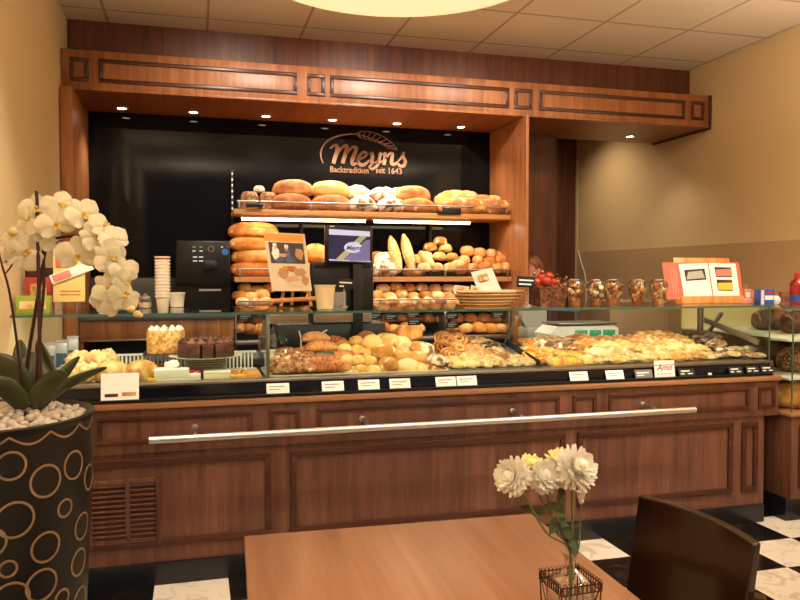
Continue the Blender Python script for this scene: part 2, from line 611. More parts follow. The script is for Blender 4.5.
# wooden wall behind the counter: the staff side closes at x = 2.9, a passage is open beside the right wall
mb = MB().box(2.30, 2.90, 5.66, 5.74, 0, ZC)
struct('wall_staff', mb, 'wood_dark')
struct('wall_staff_side', MB().box(2.86, 2.90, 5.74, YB, 0, ZC), 'wood_dark')
struct('wall_shelf_side', MB().box(XL, 2.30, 5.66, 5.74, 0, ZC), 'wood_dark')
struct('trim_2', MB().box(XR - .008, XR, 7.06, 7.10, 0, 2.6), 'wall_cream')
# wooden bulkhead under the ceiling
struct('trim_3', MB().box(XL + .012, XR, 5.25, 5.64, 2.74, ZC - 0.001), 'wood_dark_canopy' if 'wood_dark_canopy' in MATS else wood('wood_bulkhead', (78, 36, 20), (122, 66, 38), 'Z', 0.4, 1.0, 0.31))

# ------------------------------------------------------------------ canopy
can = thing('canopy', 'long panelled wooden canopy with downlights hanging above the bread shelves', 'canopy', (1.5, 4.98, 2.53))
ZA, ZB = 2.531, 2.776
mb = MB().box(XL + .004, XR - .004, 4.98, 5.02, ZA, ZB, 0.003)
mb.build('front_board', 'wood_canopy', can)
MB().box(XL + .004, XR - .004, 5.02, 5.70, ZA, ZA + .03, 0).build('soffit', 'wood_under', can)
MB().box(XL + .004, XR - .004, 5.02, 5.25, ZB - .03, ZB, 0).build('top_board', 'wood_canopy', can)
MB().box(XR - .03, XR - .003, 4.972, 5.72, ZA - .012, ZB + .004, 0.002).build('end_board', 'wood_moulding', can)
for (a, b, pa) in ((70, 89, 0), (99, 297, 0), (307, 325, 0), (330, 509, 0), (514.5, 532, 0), (539, 685, 0), (691, 704, 0)):
    x0 = at(a, 95, Y=4.98).x; x1 = at(b, 95, Y=4.98).x
    frame_moulding(MB(), x0, x1, ZA + .052, ZB - .048, 4.98, 0.025, 0.010).build('panel_moulding', 'wood_moulding', can)
MB().box(XL + .004, XR - .03, 4.972, 4.985, ZA, ZA + .018, .004).build('edge_strip', 'wood_canopy', can)
plain('lamp_glow', (255, 248, 230), 0.5, emis=(255, 238, 205), es=14)
for i, x in enumerate(CANOPY_SPOTS):
    sp = thing('downlight', 'small round downlight in the canopy soffit, %s from the left' % ORD[i], 'light', (x, 5.44, ZA), group='canopy downlights')
    MB().lathe((0, 0, 0), [(0.045, 0.0), (0.045, -0.006), (0.034, -0.008), (0.030, -0.002)], 24, cap=False).build('trim_ring', 'steel', sp, world=False)
    MB().cyl((0, 0, -0.0045), 0.029, 0.029, 0.003, 20).build('lens', 'lamp_glow', sp, world=False)

# ------------------------------------------------------------------ partitions beside the shelves
pl = MB().box(XL + .006, -0.706, 4.90, 5.65, 0, ZA - .002, .003)
mark(pl.build('partition_panel', 'wood_partition'), 'narrow wooden side panel between the left wall and the black glass', 'panel')
pr_ = MB().box(2.284, 2.306, 4.92, 5.65, 0, ZA - .002, .003)
mark(pr_.build('partition_panel', 'wood_partition'), 'tall orange-brown wooden side panel at the right end of the bread shelves', 'panel')

# black glass wall panel
m, nt, b = new_mat('black_glass')
b.inputs['Base Color'].default_value = (0.004, 0.004, 0.005, 1)
b.inputs['Roughness'].default_value = 0.03
b.inputs['Specular IOR Level'].default_value = 0.16
mark(MB().box(-0.704, 2.282, 5.60, 5.64, 0.9, ZA - .003).build('glass_wall_panel', 'black_glass'), 'glossy black glass panel behind the bread shelves', 'wall panel')

# ------------------------------------------------------------------ wall sign
SY = 5.597
sign = thing('wall_sign', 'copper bakery lettering under an ear of wheat on the black glass', 'sign', (1.25, SY, 2.3))
plain('copper', (136, 98, 72), 0.5, 0.2, var=0.04)


def sgn(px, py): return at(px, py, Y=SY - .004)


def stroke(mb, pts, w, n=7):
    path = smooth_path([sgn(*p) for p in pts], n)
    w = [q * .86 for q in w]
    N = len(path)
    ws = []
    for i in range(N):
        t = i / (N - 1) * (len(w) - 1); k = min(int(t), len(w) - 2)
        ws.append((w[k] * (1 - (t - k)) + w[k + 1] * (t - k)))
    # ribbon with thickness
    prev = None; rows = []
    for i, p in enumerate(path):
        t = path[min(i + 1, N - 1)] - path[max(i - 1, 0)]
        nrm = Vector((-t.z, 0, t.x)).normalized() * ws[i]
        rows.append([mb.bm.verts.new(p + nrm + Vector((0, dy, 0))) for dy in (-.003, .003)] + [mb.bm.verts.new(p - nrm + Vector((0, dy, 0))) for dy in (.003, -.003)])
    for a, c in zip(rows, rows[1:]):
        for k in range(4): mb.bm.faces.new((a[k], a[(k + 1) % 4], c[(k + 1) % 4], c[k]))
    mb.bm.faces.new(rows[0]); mb.bm.faces.new(rows[-1])


U = 5.83 / 746.0  # metres per pixel out there
L = {}
def zp(*pts): return [(300 + x * 0.15, 120 + y * 0.15) for x, y in pts]
mb = MB()   # M
stroke(mb, zp((202, 190), (222, 172), (246, 172), (250, 200), (234, 250), (222, 290)), [5 * .15 * U, 10 * .15 * U, 15 * .15 * U, 15 * .15 * U, 14 * .15 * U], 6)
stroke(mb, zp((236, 250), (266, 200), (296, 172), (312, 176), (308, 210), (292, 262), (284, 290)), [6 * .15 * U, 9 * .15 * U, 14 * .15 * U, 15 * .15 * U, 14 * .15 * U], 6)
stroke(mb, zp((296, 250), (328, 204), (354, 180), (374, 188), (366, 224), (348, 268), (352, 294), (372, 290), (386, 276)), [6 * .15 * U, 9 * .15 * U, 14 * .15 * U, 15 * .15 * U, 12 * .15 * U, 6 * .15 * U], 6)
mb.build('letter_m', 'copper', sign)
mb = MB()   # e
stroke(mb, zp((390, 262), (424, 250), (444, 228), (428, 212), (398, 236), (388, 276), (408, 300), (440, 290), (462, 268)), [7 * .15 * U, 8 * .15 * U, 9 * .15 * U, 13 * .15 * U, 13 * .15 * U, 6 * .15 * U], 6)
mb.build('letter_e', 'copper', sign)
mb = MB()   # y
stroke(mb, zp((462, 232), (480, 220), (482, 250), (478, 282), (500, 290), (528, 262)), [6 * .15 * U, 12 * .15 * U, 14 * .15 * U, 10 * .15 * U, 6 * .15 * U], 6)
stroke(mb, zp((538, 216), (528, 262), (508, 310), (480, 326), (462, 312), (484, 296), (524, 288), (552, 270)), [12 * .15 * U, 13 * .15 * U, 9 * .15 * U, 7 * .15 * U, 6 * .15 * U, 5 * .15 * U], 6)
mb.build('letter_y', 'copper', sign)
mb = MB()   # n
stroke(mb, zp((550, 232), (566, 222), (568, 246), (558, 300)), [6 * .15 * U, 11 * .15 * U, 14 * .15 * U, 13 * .15 * U], 6)
stroke(mb, zp((568, 262), (596, 226), (616, 226), (612, 262), (612, 292), (636, 292), (652, 276)), [6 * .15 * U, 10 * .15 * U, 14 * .15 * U, 13 * .15 * U, 7 * .15 * U], 6)
mb.build('letter_n', 'copper', sign)
mb = MB()   # s
stroke(mb, zp((650, 282), (676, 248), (692, 214), (688, 244), (702, 276), (690, 306), (662, 304), (656, 288)), [6 * .15 * U, 8 * .15 * U, 10 * .15 * U, 13 * .15 * U, 12 * .15 * U, 8 * .15 * U], 6)
mb.build('letter_s', 'copper', sign)
mb = MB()   # arc and ear
stroke(mb, zp((156, 290), (140, 250), (142, 200), (176, 146), (240, 112), (310, 96), (380, 94)), [2 * .15 * U, 6 * .15 * U, 7 * .15 * U, 6 * .15 * U, 4 * .15 * U], 6)
mb.build('stem_arc', 'copper', sign)
mb = MB()
stem = [(375, 94), (450, 112), (520, 140), (590, 172), (650, 198)]
stroke(mb, zp(*stem), [2.0 * .15 * U, 2.0 * .15 * U], 5)
up = smooth_path([Vector((x, y, 0)) for x, y in ((375, 88), (410, 76), (470, 80), (540, 104), (610, 150), (650, 196))], 4)
lo = smooth_path([Vector((x, y, 0)) for x, y in ((375, 98), (410, 120), (470, 134), (540, 160), (600, 190), (650, 200))], 4)
stroke(mb, zp(*[(p.x, p.y) for p in up]), [1.8 * .15 * U] * 2, 2)
stroke(mb, zp(*[(p.x, p.y) for p in lo]), [1.8 * .15 * U] * 2, 2)
mid = smooth_path([Vector((x, y, 0)) for x, y in stem], 5)
for k in range(1, len(mid) - 3, 2):
    c = mid[k]
    j = min(int(k / len(mid) * len(up)) + 3, len(up) - 1)
    for q in (up[j], lo[j]):
        d = q - c
        stroke(mb, zp((c.x, c.y), (c.x + d.x * .55 + 2, c.y + d.y * .45), (q.x, q.y)), [3.4 * .15 * U, 1.6 * .15 * U], 3)
mb.build('wheat_ear', 'copper', sign)
def fit(o, w):
    bpy.context.view_layer.update(); o.scale.x *= w / max(o.dimensions.x, 1e-6)
def sgn_text(body, x0, x1, ybase):
    p = sgn(300 + x0 * .15, 120 + ybase * .15); q = sgn(300 + x1 * .15, 120 + ybase * .15)
    o = lettering('lettering', body, 0.062, p, (PI / 2, 0, 0), 'copper', sign, bold=0.0012)
    fit(o, (q - p).x)
sgn_text('Backtradition', 198, 455, 346)
sgn_text('seit', 505, 567, 352)
sgn_text('1643', 582, 670, 357)

# white dashed shelf rail on the black glass
for (a, y0, y1) in ((232, 170, 300),):
    p = at(a, y0, Y=5.59)
    x = p.x
    rl = thing('shelf_upright', 'slotted upright rail on the black glass left of the bread shelves', 'rail', (x, 5.59, 1.0))
    MB().box(x - .008, x + .008, 5.582, 5.599, 1.0, p.z, .001).build('channel', 'black_matte', rl)
    mb = MB(); z = p.z - .02
    while z > 1.85:
        mb.box(x - .004, x + .004, 5.579, 5.584, z - .016, z, 0); z -= .042
    mb.build('slot', 'paper_white', rl)

# ------------------------------------------------------------------ service counter
Y0 = 3.50
ct = thing('service_counter', 'long panelled walnut sales counter with a steel rail along its front', 'counter', (1.3, Y0, 0))
XC0, XC1 = XL + 0.012, 3.187
MB().box(XC0, 3.09, Y0 - .02, 4.08, 0, 0.100).build('kickboard', 'kick_black', ct)
MB().box(XC0, 3.10, Y0, 4.10, 0.100, 0.60).build('lower_body', 'wood_counter', ct)
MB().box(XC0, XC1 - .003, Y0 - .012, 4.10, 0.60, 0.80, .003).build('drawer_fascia', 'wood_counter', ct)
MB().box(XC0, XC1, Y0 - .03, 4.12, 0.80, 0.83, .005).build('worktop', 'wood_edge', ct)


def xr(px, Y=Y0): return at(px, 450, Y=Y).x


def zrow(py, px, Y): return at(px, py, Y=Y).z


zt, zb = 0.770, 0.645
for (a, b) in ((-60, 92), (97, 252), (269, 300), (317, 559), (572, 596), (608, 748), (757, 774)):
    frame_moulding(MB(), max(xr(a, Y0 - .012), XC0 + .02), xr(b, Y0 - .012), zb, zt, Y0 - .012, 0.021, 0.010).build('panel_moulding', 'wood_moulding', ct)
z1, z0 = zrow(459, 291, Y0), zrow(490, 731, Y0)
z1 = 0.572; z0 = 0.175
print('lower panel z', zrow(459, 291, Y0), zrow(425, 725, Y0), zrow(495, 725, Y0), zrow(547, 240, Y0))
for (a, b) in ((-80, 271), (290, 565), (577, 732), (741, 757)):
    frame_moulding(MB(), max(xr(a), XC0 + .02), xr(b), z0, z1, Y0, 0.030, 0.013).build('panel_moulding', 'wood_moulding', ct)
# vent grille
vg = MB()
gx0, gx1 = xr(72), xr(160)
ga, gb = zrow(477, 158, Y0), zrow(543, 158, Y0)
vg.box(gx0, gx1, Y0 - .012, Y0 + .002, ga - .022, ga, .002).box(gx0, gx1, Y0 - .012, Y0 + .002, gb, gb + .022, .002)
for x in (gx0, (gx0 + xr(92)) / 2 + .02, xr(127) - .008, gx1 - .018): vg.box(x, x + .018, Y0 - .0135, Y0 + .002, gb, ga, .002)
v = vg.build('vent_grille', 'wood_counter', ct)
mb = MB(); n = 12
for i in range(n):
    z = gb + .028 + (ga - gb - .056) * i / (n - 1)
    mb.box(gx0, gx1, Y0 - .010, Y0 - .002, z - .004, z + .004, .001)
mb.build('slat', 'wood_counter', v)
MB().box(gx0 + .01, gx1 - .01, Y0 - .0015, Y0 + .002, gb + .01, ga - .01).build('duct_shade_sheet', 'wood_moulding', v)  # thin dark sheet, its colour stands for the shade behind the slats
# steel rail
rail = MB().cyl((-0.197, 3.36, 0.684), 0.0165, 0.0165, 2.733, 24, axis='X')
rl = rail.build('rail', 'steel', ct)
for px in (195, 366, 519, 652):
    x = at(px, 420, Y=3.40).x
    MB().tube([(x, 3.365, 0.694), (x, 3.42, 0.704), (x, Y0 - .01, 0.706)], 0.0085, 12).cyl((x, Y0 - .022, 0.706), 0.014, 0.014, 0.012, 20, axis='Y').build('bracket', 'steel', rl)

# ------------------------------------------------------------------ glass display case
dc = thing('display_case', 'long glass display case on the counter, full of cakes, rolls and pastries', 'display case', (1.2, 3.55, 0.83))
XD0, XD1 = XL + .02, 3.125
MB().box(XD0, XD1, 3.495, 3.515, 0.832, 0.90, .002).build('front_skirt', 'dark_strip', dc)
MB().box(XD0, XD1, 3.489, 3.56, 0.899, 0.913, .003).build('metal_lip', 'steel_dull', dc)
MB().box(XD0, XD1, 3.468, 3.495, 0.832, 0.845, .002).build('label_ledge', 'black_plastic', dc)
MB().box(XD0, XD1, 3.515, 4.10, 0.832, 0.850).build('floor_pan', 'grey_dark', dc)
MB().box(XD0, XD1, 3.497, 3.503, 0.913, 1.213).build('front_glass', 'clear_glass', dc)
MB().box(XD1 - .006, XD1, 3.504, 4.08, 0.90, 1.213).build('side_glass', 'clear_glass', dc)
tg = MB().box(XD0, XD1 + .01, 3.49, 4.14, 1.214, 1.224).build('top_glass', 'clear_glass', dc)
MB().box(XD0, XD1 + .01, 3.4865, 3.4895, 1.2135, 1.2245).build('front_edge', 'glass_edge', tg)
MB().box(XD1 - .006, XD1 + .0005, 3.4955, 3.4990, 0.913, 1.213).build('corner_edge', 'glass_edge', dc)
for (x, n_) in ((0.345, 0), (1.744, 1), (3.10, 2)):
    MB().box(-.012, .012, -.008, .008, 0, .285, .003, Matrix.Translation((x, 4.06, 0.95)) @ Matrix.Rotation(R(42), 4, 'X')).build('strut', 'steel_dull', dc)
MB().box(0.318, 0.334, 3.51, 3.55, 0.905, 1.212, .003).build('post', 'steel_dull', dc)
MB().box(0.322, 0.328, 3.55, 4.05, 0.91, 1.21).build('divider_glass', 'clear_glass', dc)
MB().box(3.07, 3.09, 4.02, 4.06, 0.85, 1.213, .003).build('post', 'steel_dull', dc)
MB().box(3.085, 3.10, 3.54, 4.02, -.016, .016, .002, Matrix.Translation((0, 0, 1.065)) @ Matrix.Translation((0, 3.8, 0)) @ Matrix.Rotation(R(12), 4, 'X') @ Matrix.Translation((0, -3.8, 0))).build('side_rail', 'steel_dull', dc)
# comb grille behind the cakes
mb = MB()
x = -0.42
while x < 0.30:
    mb.box(x, x + .008, 4.005, 4.012, 0.90, 0.985); x += .019
mb.box(-0.44, 0.31, 4.0, 4.015, 0.985, 0.995).box(-0.44, 0.31, 4.0, 4.015, 0.89, 0.905)
mb.build('air_grille', 'white_plastic', dc)
# white shelf that carries the cakes
MB().box(XD0, 0.318, 3.56, 3.995, 0.880, 0.892).build('cake_shelf', 'white_plastic', dc)
# wood end block right of the case
MB().box(3.128, XC1 - .004, 3.53, 4.05, 0.831, 0.905, .003).build('end_block', 'wood_counter', ct)

# worktop behind the case (staff side)
sw = MB().box(XC0, 3.15, 4.16, 4.50, 0.90, 0.94, .004)
sc = thing('staff_worktop', 'dark worktop on the staff side of the glass case', 'worktop', (1.2, 4.3, 0))
sw.build('top', 'grey_dark', sc)
MB().box(XC0, 3.12, 4.18, 4.48, 0.0, 0.90).build('body', 'wood_dark', sc)

# ------------------------------------------------------------------ baked goods: shapes
def loaf_mesh(L_, W_, H_, seed, slashes=0, slash_dir=0.5, sq=2.3, nz=0.06, taper=0.0, sub=4, cross=False, split=False, arch=0.0):
    """loaf lying along X, resting on z=0"""
    mb = MB().layer()
    rr = bmesh.ops.create_icosphere(mb.bm, subdivisions=sub, radius=1)
    for v in rr['verts']:
        p = v.co.copy()
        # superellipsoid rounding
        e = 2.0 / sq
        q = Vector([math.copysign(abs(c) ** e, c) for c in p])
        k = (abs(q.x) ** sq + abs(q.y) ** sq + abs(q.z) ** sq) ** (-1 / sq) if q.length > 0 else 1
        q = q * k
        n_ = 1 + nz * noise.noise(p * 1.7 + Vector((seed, 3 * seed, 1.1 * seed)))
        q *= n_
        x, y, z = q
        tp = 1 - taper * x * x
        z = z if z > 0 else z * 0.55
        crumb = 0.0
        if z > 0.15:
            if slashes:
                ph = (x + slash_dir * y) * slashes * 0.5
                f = ph - math.floor(ph)
                d = abs(f - 0.5) * 2
                if abs(x) < 0.88 and abs(y) < 0.62:
                    g = max(0, 1 - d / 0.34)
                    z -= 0.12 * g * (1 if d < .12 else .6) - 0.05 * max(0, 1 - abs(d - .45) / .3)
                    crumb = min(1, g * 1.2)
            if cross:
                for d in (abs(x * .7 + y * .7), abs(x * .7 - y * .7)):
                    g = max(0, 1 - d / 0.13)
                    z -= 0.14 * g; crumb = max(crumb, g)
            if split:
                g = max(0, 1 - abs(y + .12 * x) / 0.16) * (1 if abs(x) < .8 else 0)
                z -= 0.16 * g; crumb = max(crumb, g)
        v.co = Vector((x * L_ / 2, y * tp * W_ / 2, (z + 0.5) / 1.5 * H_ - arch * x * x))
        v[mb.cl] = (crumb, crumb, crumb, 1)
    return mb.mesh('loaf', angle=180)


def croissant_mesh(L_, W_, seed, bend=0.5, segs=5):
    mb = MB().layer(); n = 40; m = 14; rows = []
    for i in range(n + 1):
        t = i / n * 2 - 1
        a = t * bend * 1.9
        rad = (W_ / 2) * (1 - abs(t) ** 2.0) ** 0.62 if abs(t) < 1 else 0.0
        rad = max(rad, 0.004)
        ph = (i / n * segs * 2) % 1.0
        rad *= 0.94 + 0.10 * ph if i not in (0, n) else 1
        Rr = L_ / (2 * bend * 1.9)
        c = Vector((Rr * math.sin(a), Rr * (math.cos(a) - 1), 0))
        tx = Vector((math.cos(a), -math.sin(a), 0)); nn = Vector((math.sin(a), math.cos(a), 0))
        row = []
        for k in range(m):
            b_ = 2 * PI * k / m
            rr = rad * (1 + 0.06 * noise.noise(Vector((i * .4, k * .5, seed))))
            p = c + nn * math.cos(b_) * rr + Vector((0, 0, 1)) * (math.sin(b_) * rr * (0.85 if math.sin(b_) > 0 else 0.6) + W_ * .3)
            v = mb.bm.verts.new(p); cr = max(0, 1 - abs(ph - .05) / .25) * .2
            v[mb.cl] = (cr, cr, cr, 1); row.append(v)
        rows.append(row)
    for a, b in zip(rows, rows[1:]):
        for k in range(m): mb.bm.faces.new((a[k], a[(k + 1) % m], b[(k + 1) % m], b[k]))
    mb.bm.faces.new(rows[0]); mb.bm.faces.new(rows[-1])
    return mb.mesh('croissant', angle=180)


def spiral_mesh(r, turns, h, seed):
    """coiled snail bun lying flat"""
    mb = MB(); n = int(turns * 18); pts = []; rad = []
    w_ = r / (turns + .5) * 0.44
    for i in range(n + 1):
        t = i / n; a = t * turns * 2 * PI
        q = 0.006 + (r - w_) * t
        pts.append((q * math.cos(a), q * math.sin(a), h * .5 + h * .28 * (1 - t)))
        rad.append(w_ * (1.05 + .1 * noise.noise(Vector((i * .3, seed, 0)))) if i < n - 2 else w_ * .6)
    mb.tube(pts, rad, 8, flat=1.0)
    mb.cyl((0, 0, 0.002), r * .92, r * .9, h * .40, 20)
    return mb.mesh('snail', angle=180)


def danish_mesh(a, h, seed, fold=0.3):
    """square puff pastry with raised, folded corners; hollow centre"""
    def fn(u, v):
        x, y = (u - .5) * 2, (v - .5) * 2
        d = max(abs(x), abs(y)); rr = math.hypot(x, y)
        z = h * (0.45 + 0.5 * d ** 3) - h * .3 * max(0, 1 - rr / .5) + h * .22 * noise.noise(Vector((x * 3, y * 3, seed)))
        k = 1 - 0.16 * (rr / 1.41) ** 4
        if d > .98: z *= .3
        return Vector((x * a / 2 * k, y * a / 2 * k, max(z, 0.003)))
    mb = MB(); mb.grid(fn, 17, 17)
    top = mb.bm.faces[:]
    r = bmesh.ops.extrude_face_region(mb.bm, geom=top)
    for g in r['geom']:
        if isinstance(g, bmesh.types.BMVert): g.co.z = 0.0
    return mb.mesh('danish', angle=180)


def lump_mesh(L_, W_, H_, seed, amp=0.3, freq=3.2, sub=4):
    """irregular crusty lump, e.g. cheese-topped sticks, nut pieces"""
    mb = MB().layer()
    rr = bmesh.ops.create_icosphere(mb.bm, subdivisions=sub, radius=1)
    for v in rr['verts']:
        p = v.co.copy()
        n_ = noise.noise(p * freq + Vector((seed, 0, seed))) + .5 * noise.noise(p * freq * 2.3 + Vector((0, seed, 0)))
        q = p * (1 + amp * n_)
        c = max(0, min(1, n_ * 1.3))
        v.co = Vector((q.x * L_ / 2, q.y * W_ / 2, ((q.z if q.z > 0 else q.z * .5) + .5) / 1.5 * H_))
        v[mb.cl] = (c, c, c, 1)
    return mb.mesh('lump', angle=180)


crust('crust_rye', (112, 62, 30), (158, 96, 50), (196, 138, 84), 14, flour=0.15)
crust('crust_brown', (146, 84, 40), (190, 122, 66), (218, 160, 104), 8)
crust('crust_flour', (120, 66, 30), (178, 116, 64), (216, 168, 112), 8, flour=0.62)
crust('crust_gold', (168, 98, 38), (204, 140, 66), (228, 176, 100), 6, flour=0.08)
crust('crust_light', (190, 122, 50), (220, 162, 82), (238, 194, 122), 7, flour=0.12)
crust('crust_pale', (212, 154, 80), (234, 190, 118), (246, 216, 158), 7, flour=0.15)
crust('crust_orange', (196, 112, 44), (224, 146, 70), (240, 178, 106), 9)
crust('crust_roll', (170, 96, 42), (206, 134, 70), (230, 170, 104), 8)
crust('crust_speck', (206, 140, 62), (232, 182, 104), (244, 210, 146), 7, speck=((40, 28, 20), 60, 0.14))
crust('crust_seed', (100, 62, 34), (140, 94, 54), (176, 130, 84), 20, speck=((232, 206, 160), 60, 0.2))
crust('crust_croissant', (140, 66, 24), (186, 104, 48), (216, 150, 84), 10)
crust('crust_nutty', (92, 44, 18), (152, 88, 44), (202, 148, 96), 26, flour=0.12, bump=1)
crust('crust_snail', (150, 84, 38), (196, 126, 66), (226, 168, 104), 14)
crust('crust_choco', (50, 26, 16), (78, 42, 26), (110, 64, 40), 14)
crust('crust_cheese', (190, 134, 66), (228, 184, 112), (244, 216, 160), 16, bump=0.8)
crust('crust_streusel', (160, 108, 60), (206, 162, 106), (238, 208, 160), 30, bump=1)
crust('crust_purple', (110, 62, 52), (146, 92, 76), (180, 128, 104), 14, flour=0.2)
crust('crust_cut', (150, 100, 66), (176, 124, 86), (196, 148, 106), 30)
crust('crust_dark_loaf', (60, 34, 22), (92, 56, 36), (126, 84, 56), 12)
plain('apricot', (238, 128, 28), 0.2, var=0.15, scale=60, coat=.5)
plain('egg_yellow', (248, 196, 60), 0.3, var=0.1, scale=60)
plain('green_herb', (110, 140, 50), 0.5)

MESHES = {}


def proto(key, fn, *a, **k):
    if key not in MESHES:
        MESHES[key] = fn(*a, **k)
    return MESHES[key]


rnd = random.Random(7)


def bake(name, key, mat, label, cat, loc, rz=0.0, tilt=(0, 0), sc=1.0, group=None):
    me = MESHES[key]
    mk = key + '|' + mat
    if mk not in MESHES:
        m2 = me.copy(); m2.materials.clear(); m2.materials.append(MATS[mat]); MESHES[mk] = m2
    o = bpy.data.objects.new(name, MESHES[mk])
    COL.objects.link(o)
    o.location = loc
    o.rotation_euler = (tilt[0], tilt[1], rz)
    o.scale = (sc, sc, sc) if not hasattr(sc, '__len__') else sc
    return mark(o, label, cat, group)


# ------------------------------------------------------------------ bread shelves
shf = thing('bread_shelf_unit', 'wooden wall shelving for bread with a lit tube under its top board', 'shelves', (1.27, 5.4, 0))
SX0, SX1 = 0.257, 2.283
Z1, Z2, Z3, Z4 = 1.842, 1.380, 1.165, 0.95
MB().box(SX0, SX1, 5.18, 5.58, Z1 - .035, Z1, .003).build('shelf_board', 'wood_shelf', shf)
MB().box(SX0, SX1, 5.16, 5.58, Z2 - .035, Z2, .003).build('shelf_board', 'wood_shelf', shf)
MB().box(SX0, SX1, 5.14, 5.58, Z3 - .03, Z3, .003).build('shelf_board', 'wood_shelf', shf)
MB().box(SX0, SX1, 5.12, 5.58, Z4 - .03, Z4, .003).build('shelf_board', 'steel_dull', shf)
MB().box(SX0, SX1, 5.20, 5.58, 0.0, 0.80, .003).build('base_cabinet', 'wood_dark', shf)
for z, y in ((Z1, 5.185), (Z2, 5.165), (Z3, 5.145)):
    g = MB().box(SX0 + .02, SX1 - .02, y, y + .005, z + .002, z + .055).build('guard_glass', 'plastic_clear', shf)
    MB().cyl((SX0 + .02, y - .004, z + .052), 0.006, 0.006, SX1 - SX0 - .04, 12, axis='X').build('guard_rail', 'steel_dull', shf)
    for k in range(5):
        x = SX0 + .03 + (SX1 - SX0 - .07) * k / 4
        MB().box(x, x + .014, y - .008, y + .01, z - .004, z + .058, .002).build('rail_clip', 'steel_dull', shf)
plain('tube_glow', (255, 244, 214), 0.5, emis=(255, 226, 170), es=7)
for (a, b) in ((240, 366), (372, 470)):
    x0 = at(a, 220, Y=5.3).x; x1 = at(b, 220, Y=5.3).x
    t = MB().box(x0, x1, 5.25, 5.31, Z1 - .052, Z1 - .036, .002).build('lamp_housing', 'white_plastic', shf)
    MB().cyl((x0 + .01, 5.28, Z1 - .060), 0.011, 0.011, x1 - x0 - .02, 12, axis='X').build('light_tube', 'tube_glow', t)
for k in range(5):
    x = SX0 + (SX1 - SX0 - .02) * k / 4
    if 0 < k < 4:
        MB().box(x, x + .02, 5.545, 5.58, 0.80, Z1 - .035, .002).build('rear_upright', 'black_matte', shf)
    MB().box(x, x + .012, 5.16, 5.54, 0.83, Z3 - .032, .002).build('side_support', 'steel_dull', shf)
for k, (px, py) in enumerate(((450, 212),)):
    p = at(px, py, Y=5.17)
    lb = MB().box(p.x - .095, p.x + .085, 5.166, 5.174, p.z - .018, p.z + .030, .001).build('price_label', 'black_matte', None)
    mark(lb, 'small black price label clipped to the rail of the top bread shelf', 'label')
    bpy.data.objects[lb.name]
    for j, (dx, t_) in enumerate(((-.082, 0), (.005, 0))):
        pass

proto('oval', loaf_mesh, 0.30, 0.17, 0.125, 1, taper=.12)
proto('oval_b', loaf_mesh, 0.30, 0.17, 0.125, 4, slashes=5, taper=.12)
proto('round', loaf_mesh, 0.21, 0.20, 0.12, 2, cross=True)
proto('round_b', loaf_mesh, 0.21, 0.19, 0.12, 9, nz=.14, split=True)
proto('block', loaf_mesh, 0.13, 0.13, 0.14, 3, sq=4)
proto('long', loaf_mesh, 0.40, 0.17, 0.14, 5, slashes=5, slash_dir=.4, sq=2.8)
proto('long_b', loaf_mesh, 0.36, 0.16, 0.12, 6, slashes=4, slash_dir=.6, sq=2.6, nz=.05)
proto('baguette', loaf_mesh, 0.42, 0.075, 0.06, 7, slashes=8, slash_dir=.35, taper=.35)
proto('roll', loaf_mesh, 0.115, 0.085, 0.062, 8, split=True, taper=.15, sub=3)
proto('roll_b', loaf_mesh, 0.105, 0.098, 0.066, 12, cross=True, sub=3)
proto('roll_c', loaf_mesh, 0.105, 0.095, 0.066, 13, sub=3, nz=.1)
proto('finger', loaf_mesh, 0.17, 0.066, 0.055, 14, split=True, taper=.3, sub=3)


def place(name, key, mat, label, cat, px, py, Y, hh, rz=0, tilt=(0, 0), sc=1.0, group=None, zmin=None):
    """(px,py) is the middle of the visible shape; hh its height"""
    p = at(px, py, Y=Y)
    s_ = sc if not hasattr(sc, '__len__') else sc[2]
    z = p.z - hh * s_ / 2
    if zmin is not None: z = max(z, zmin)
    return bake(name, key, mat, label, cat, (p.x, Y, z), rz, tilt, sc, group)


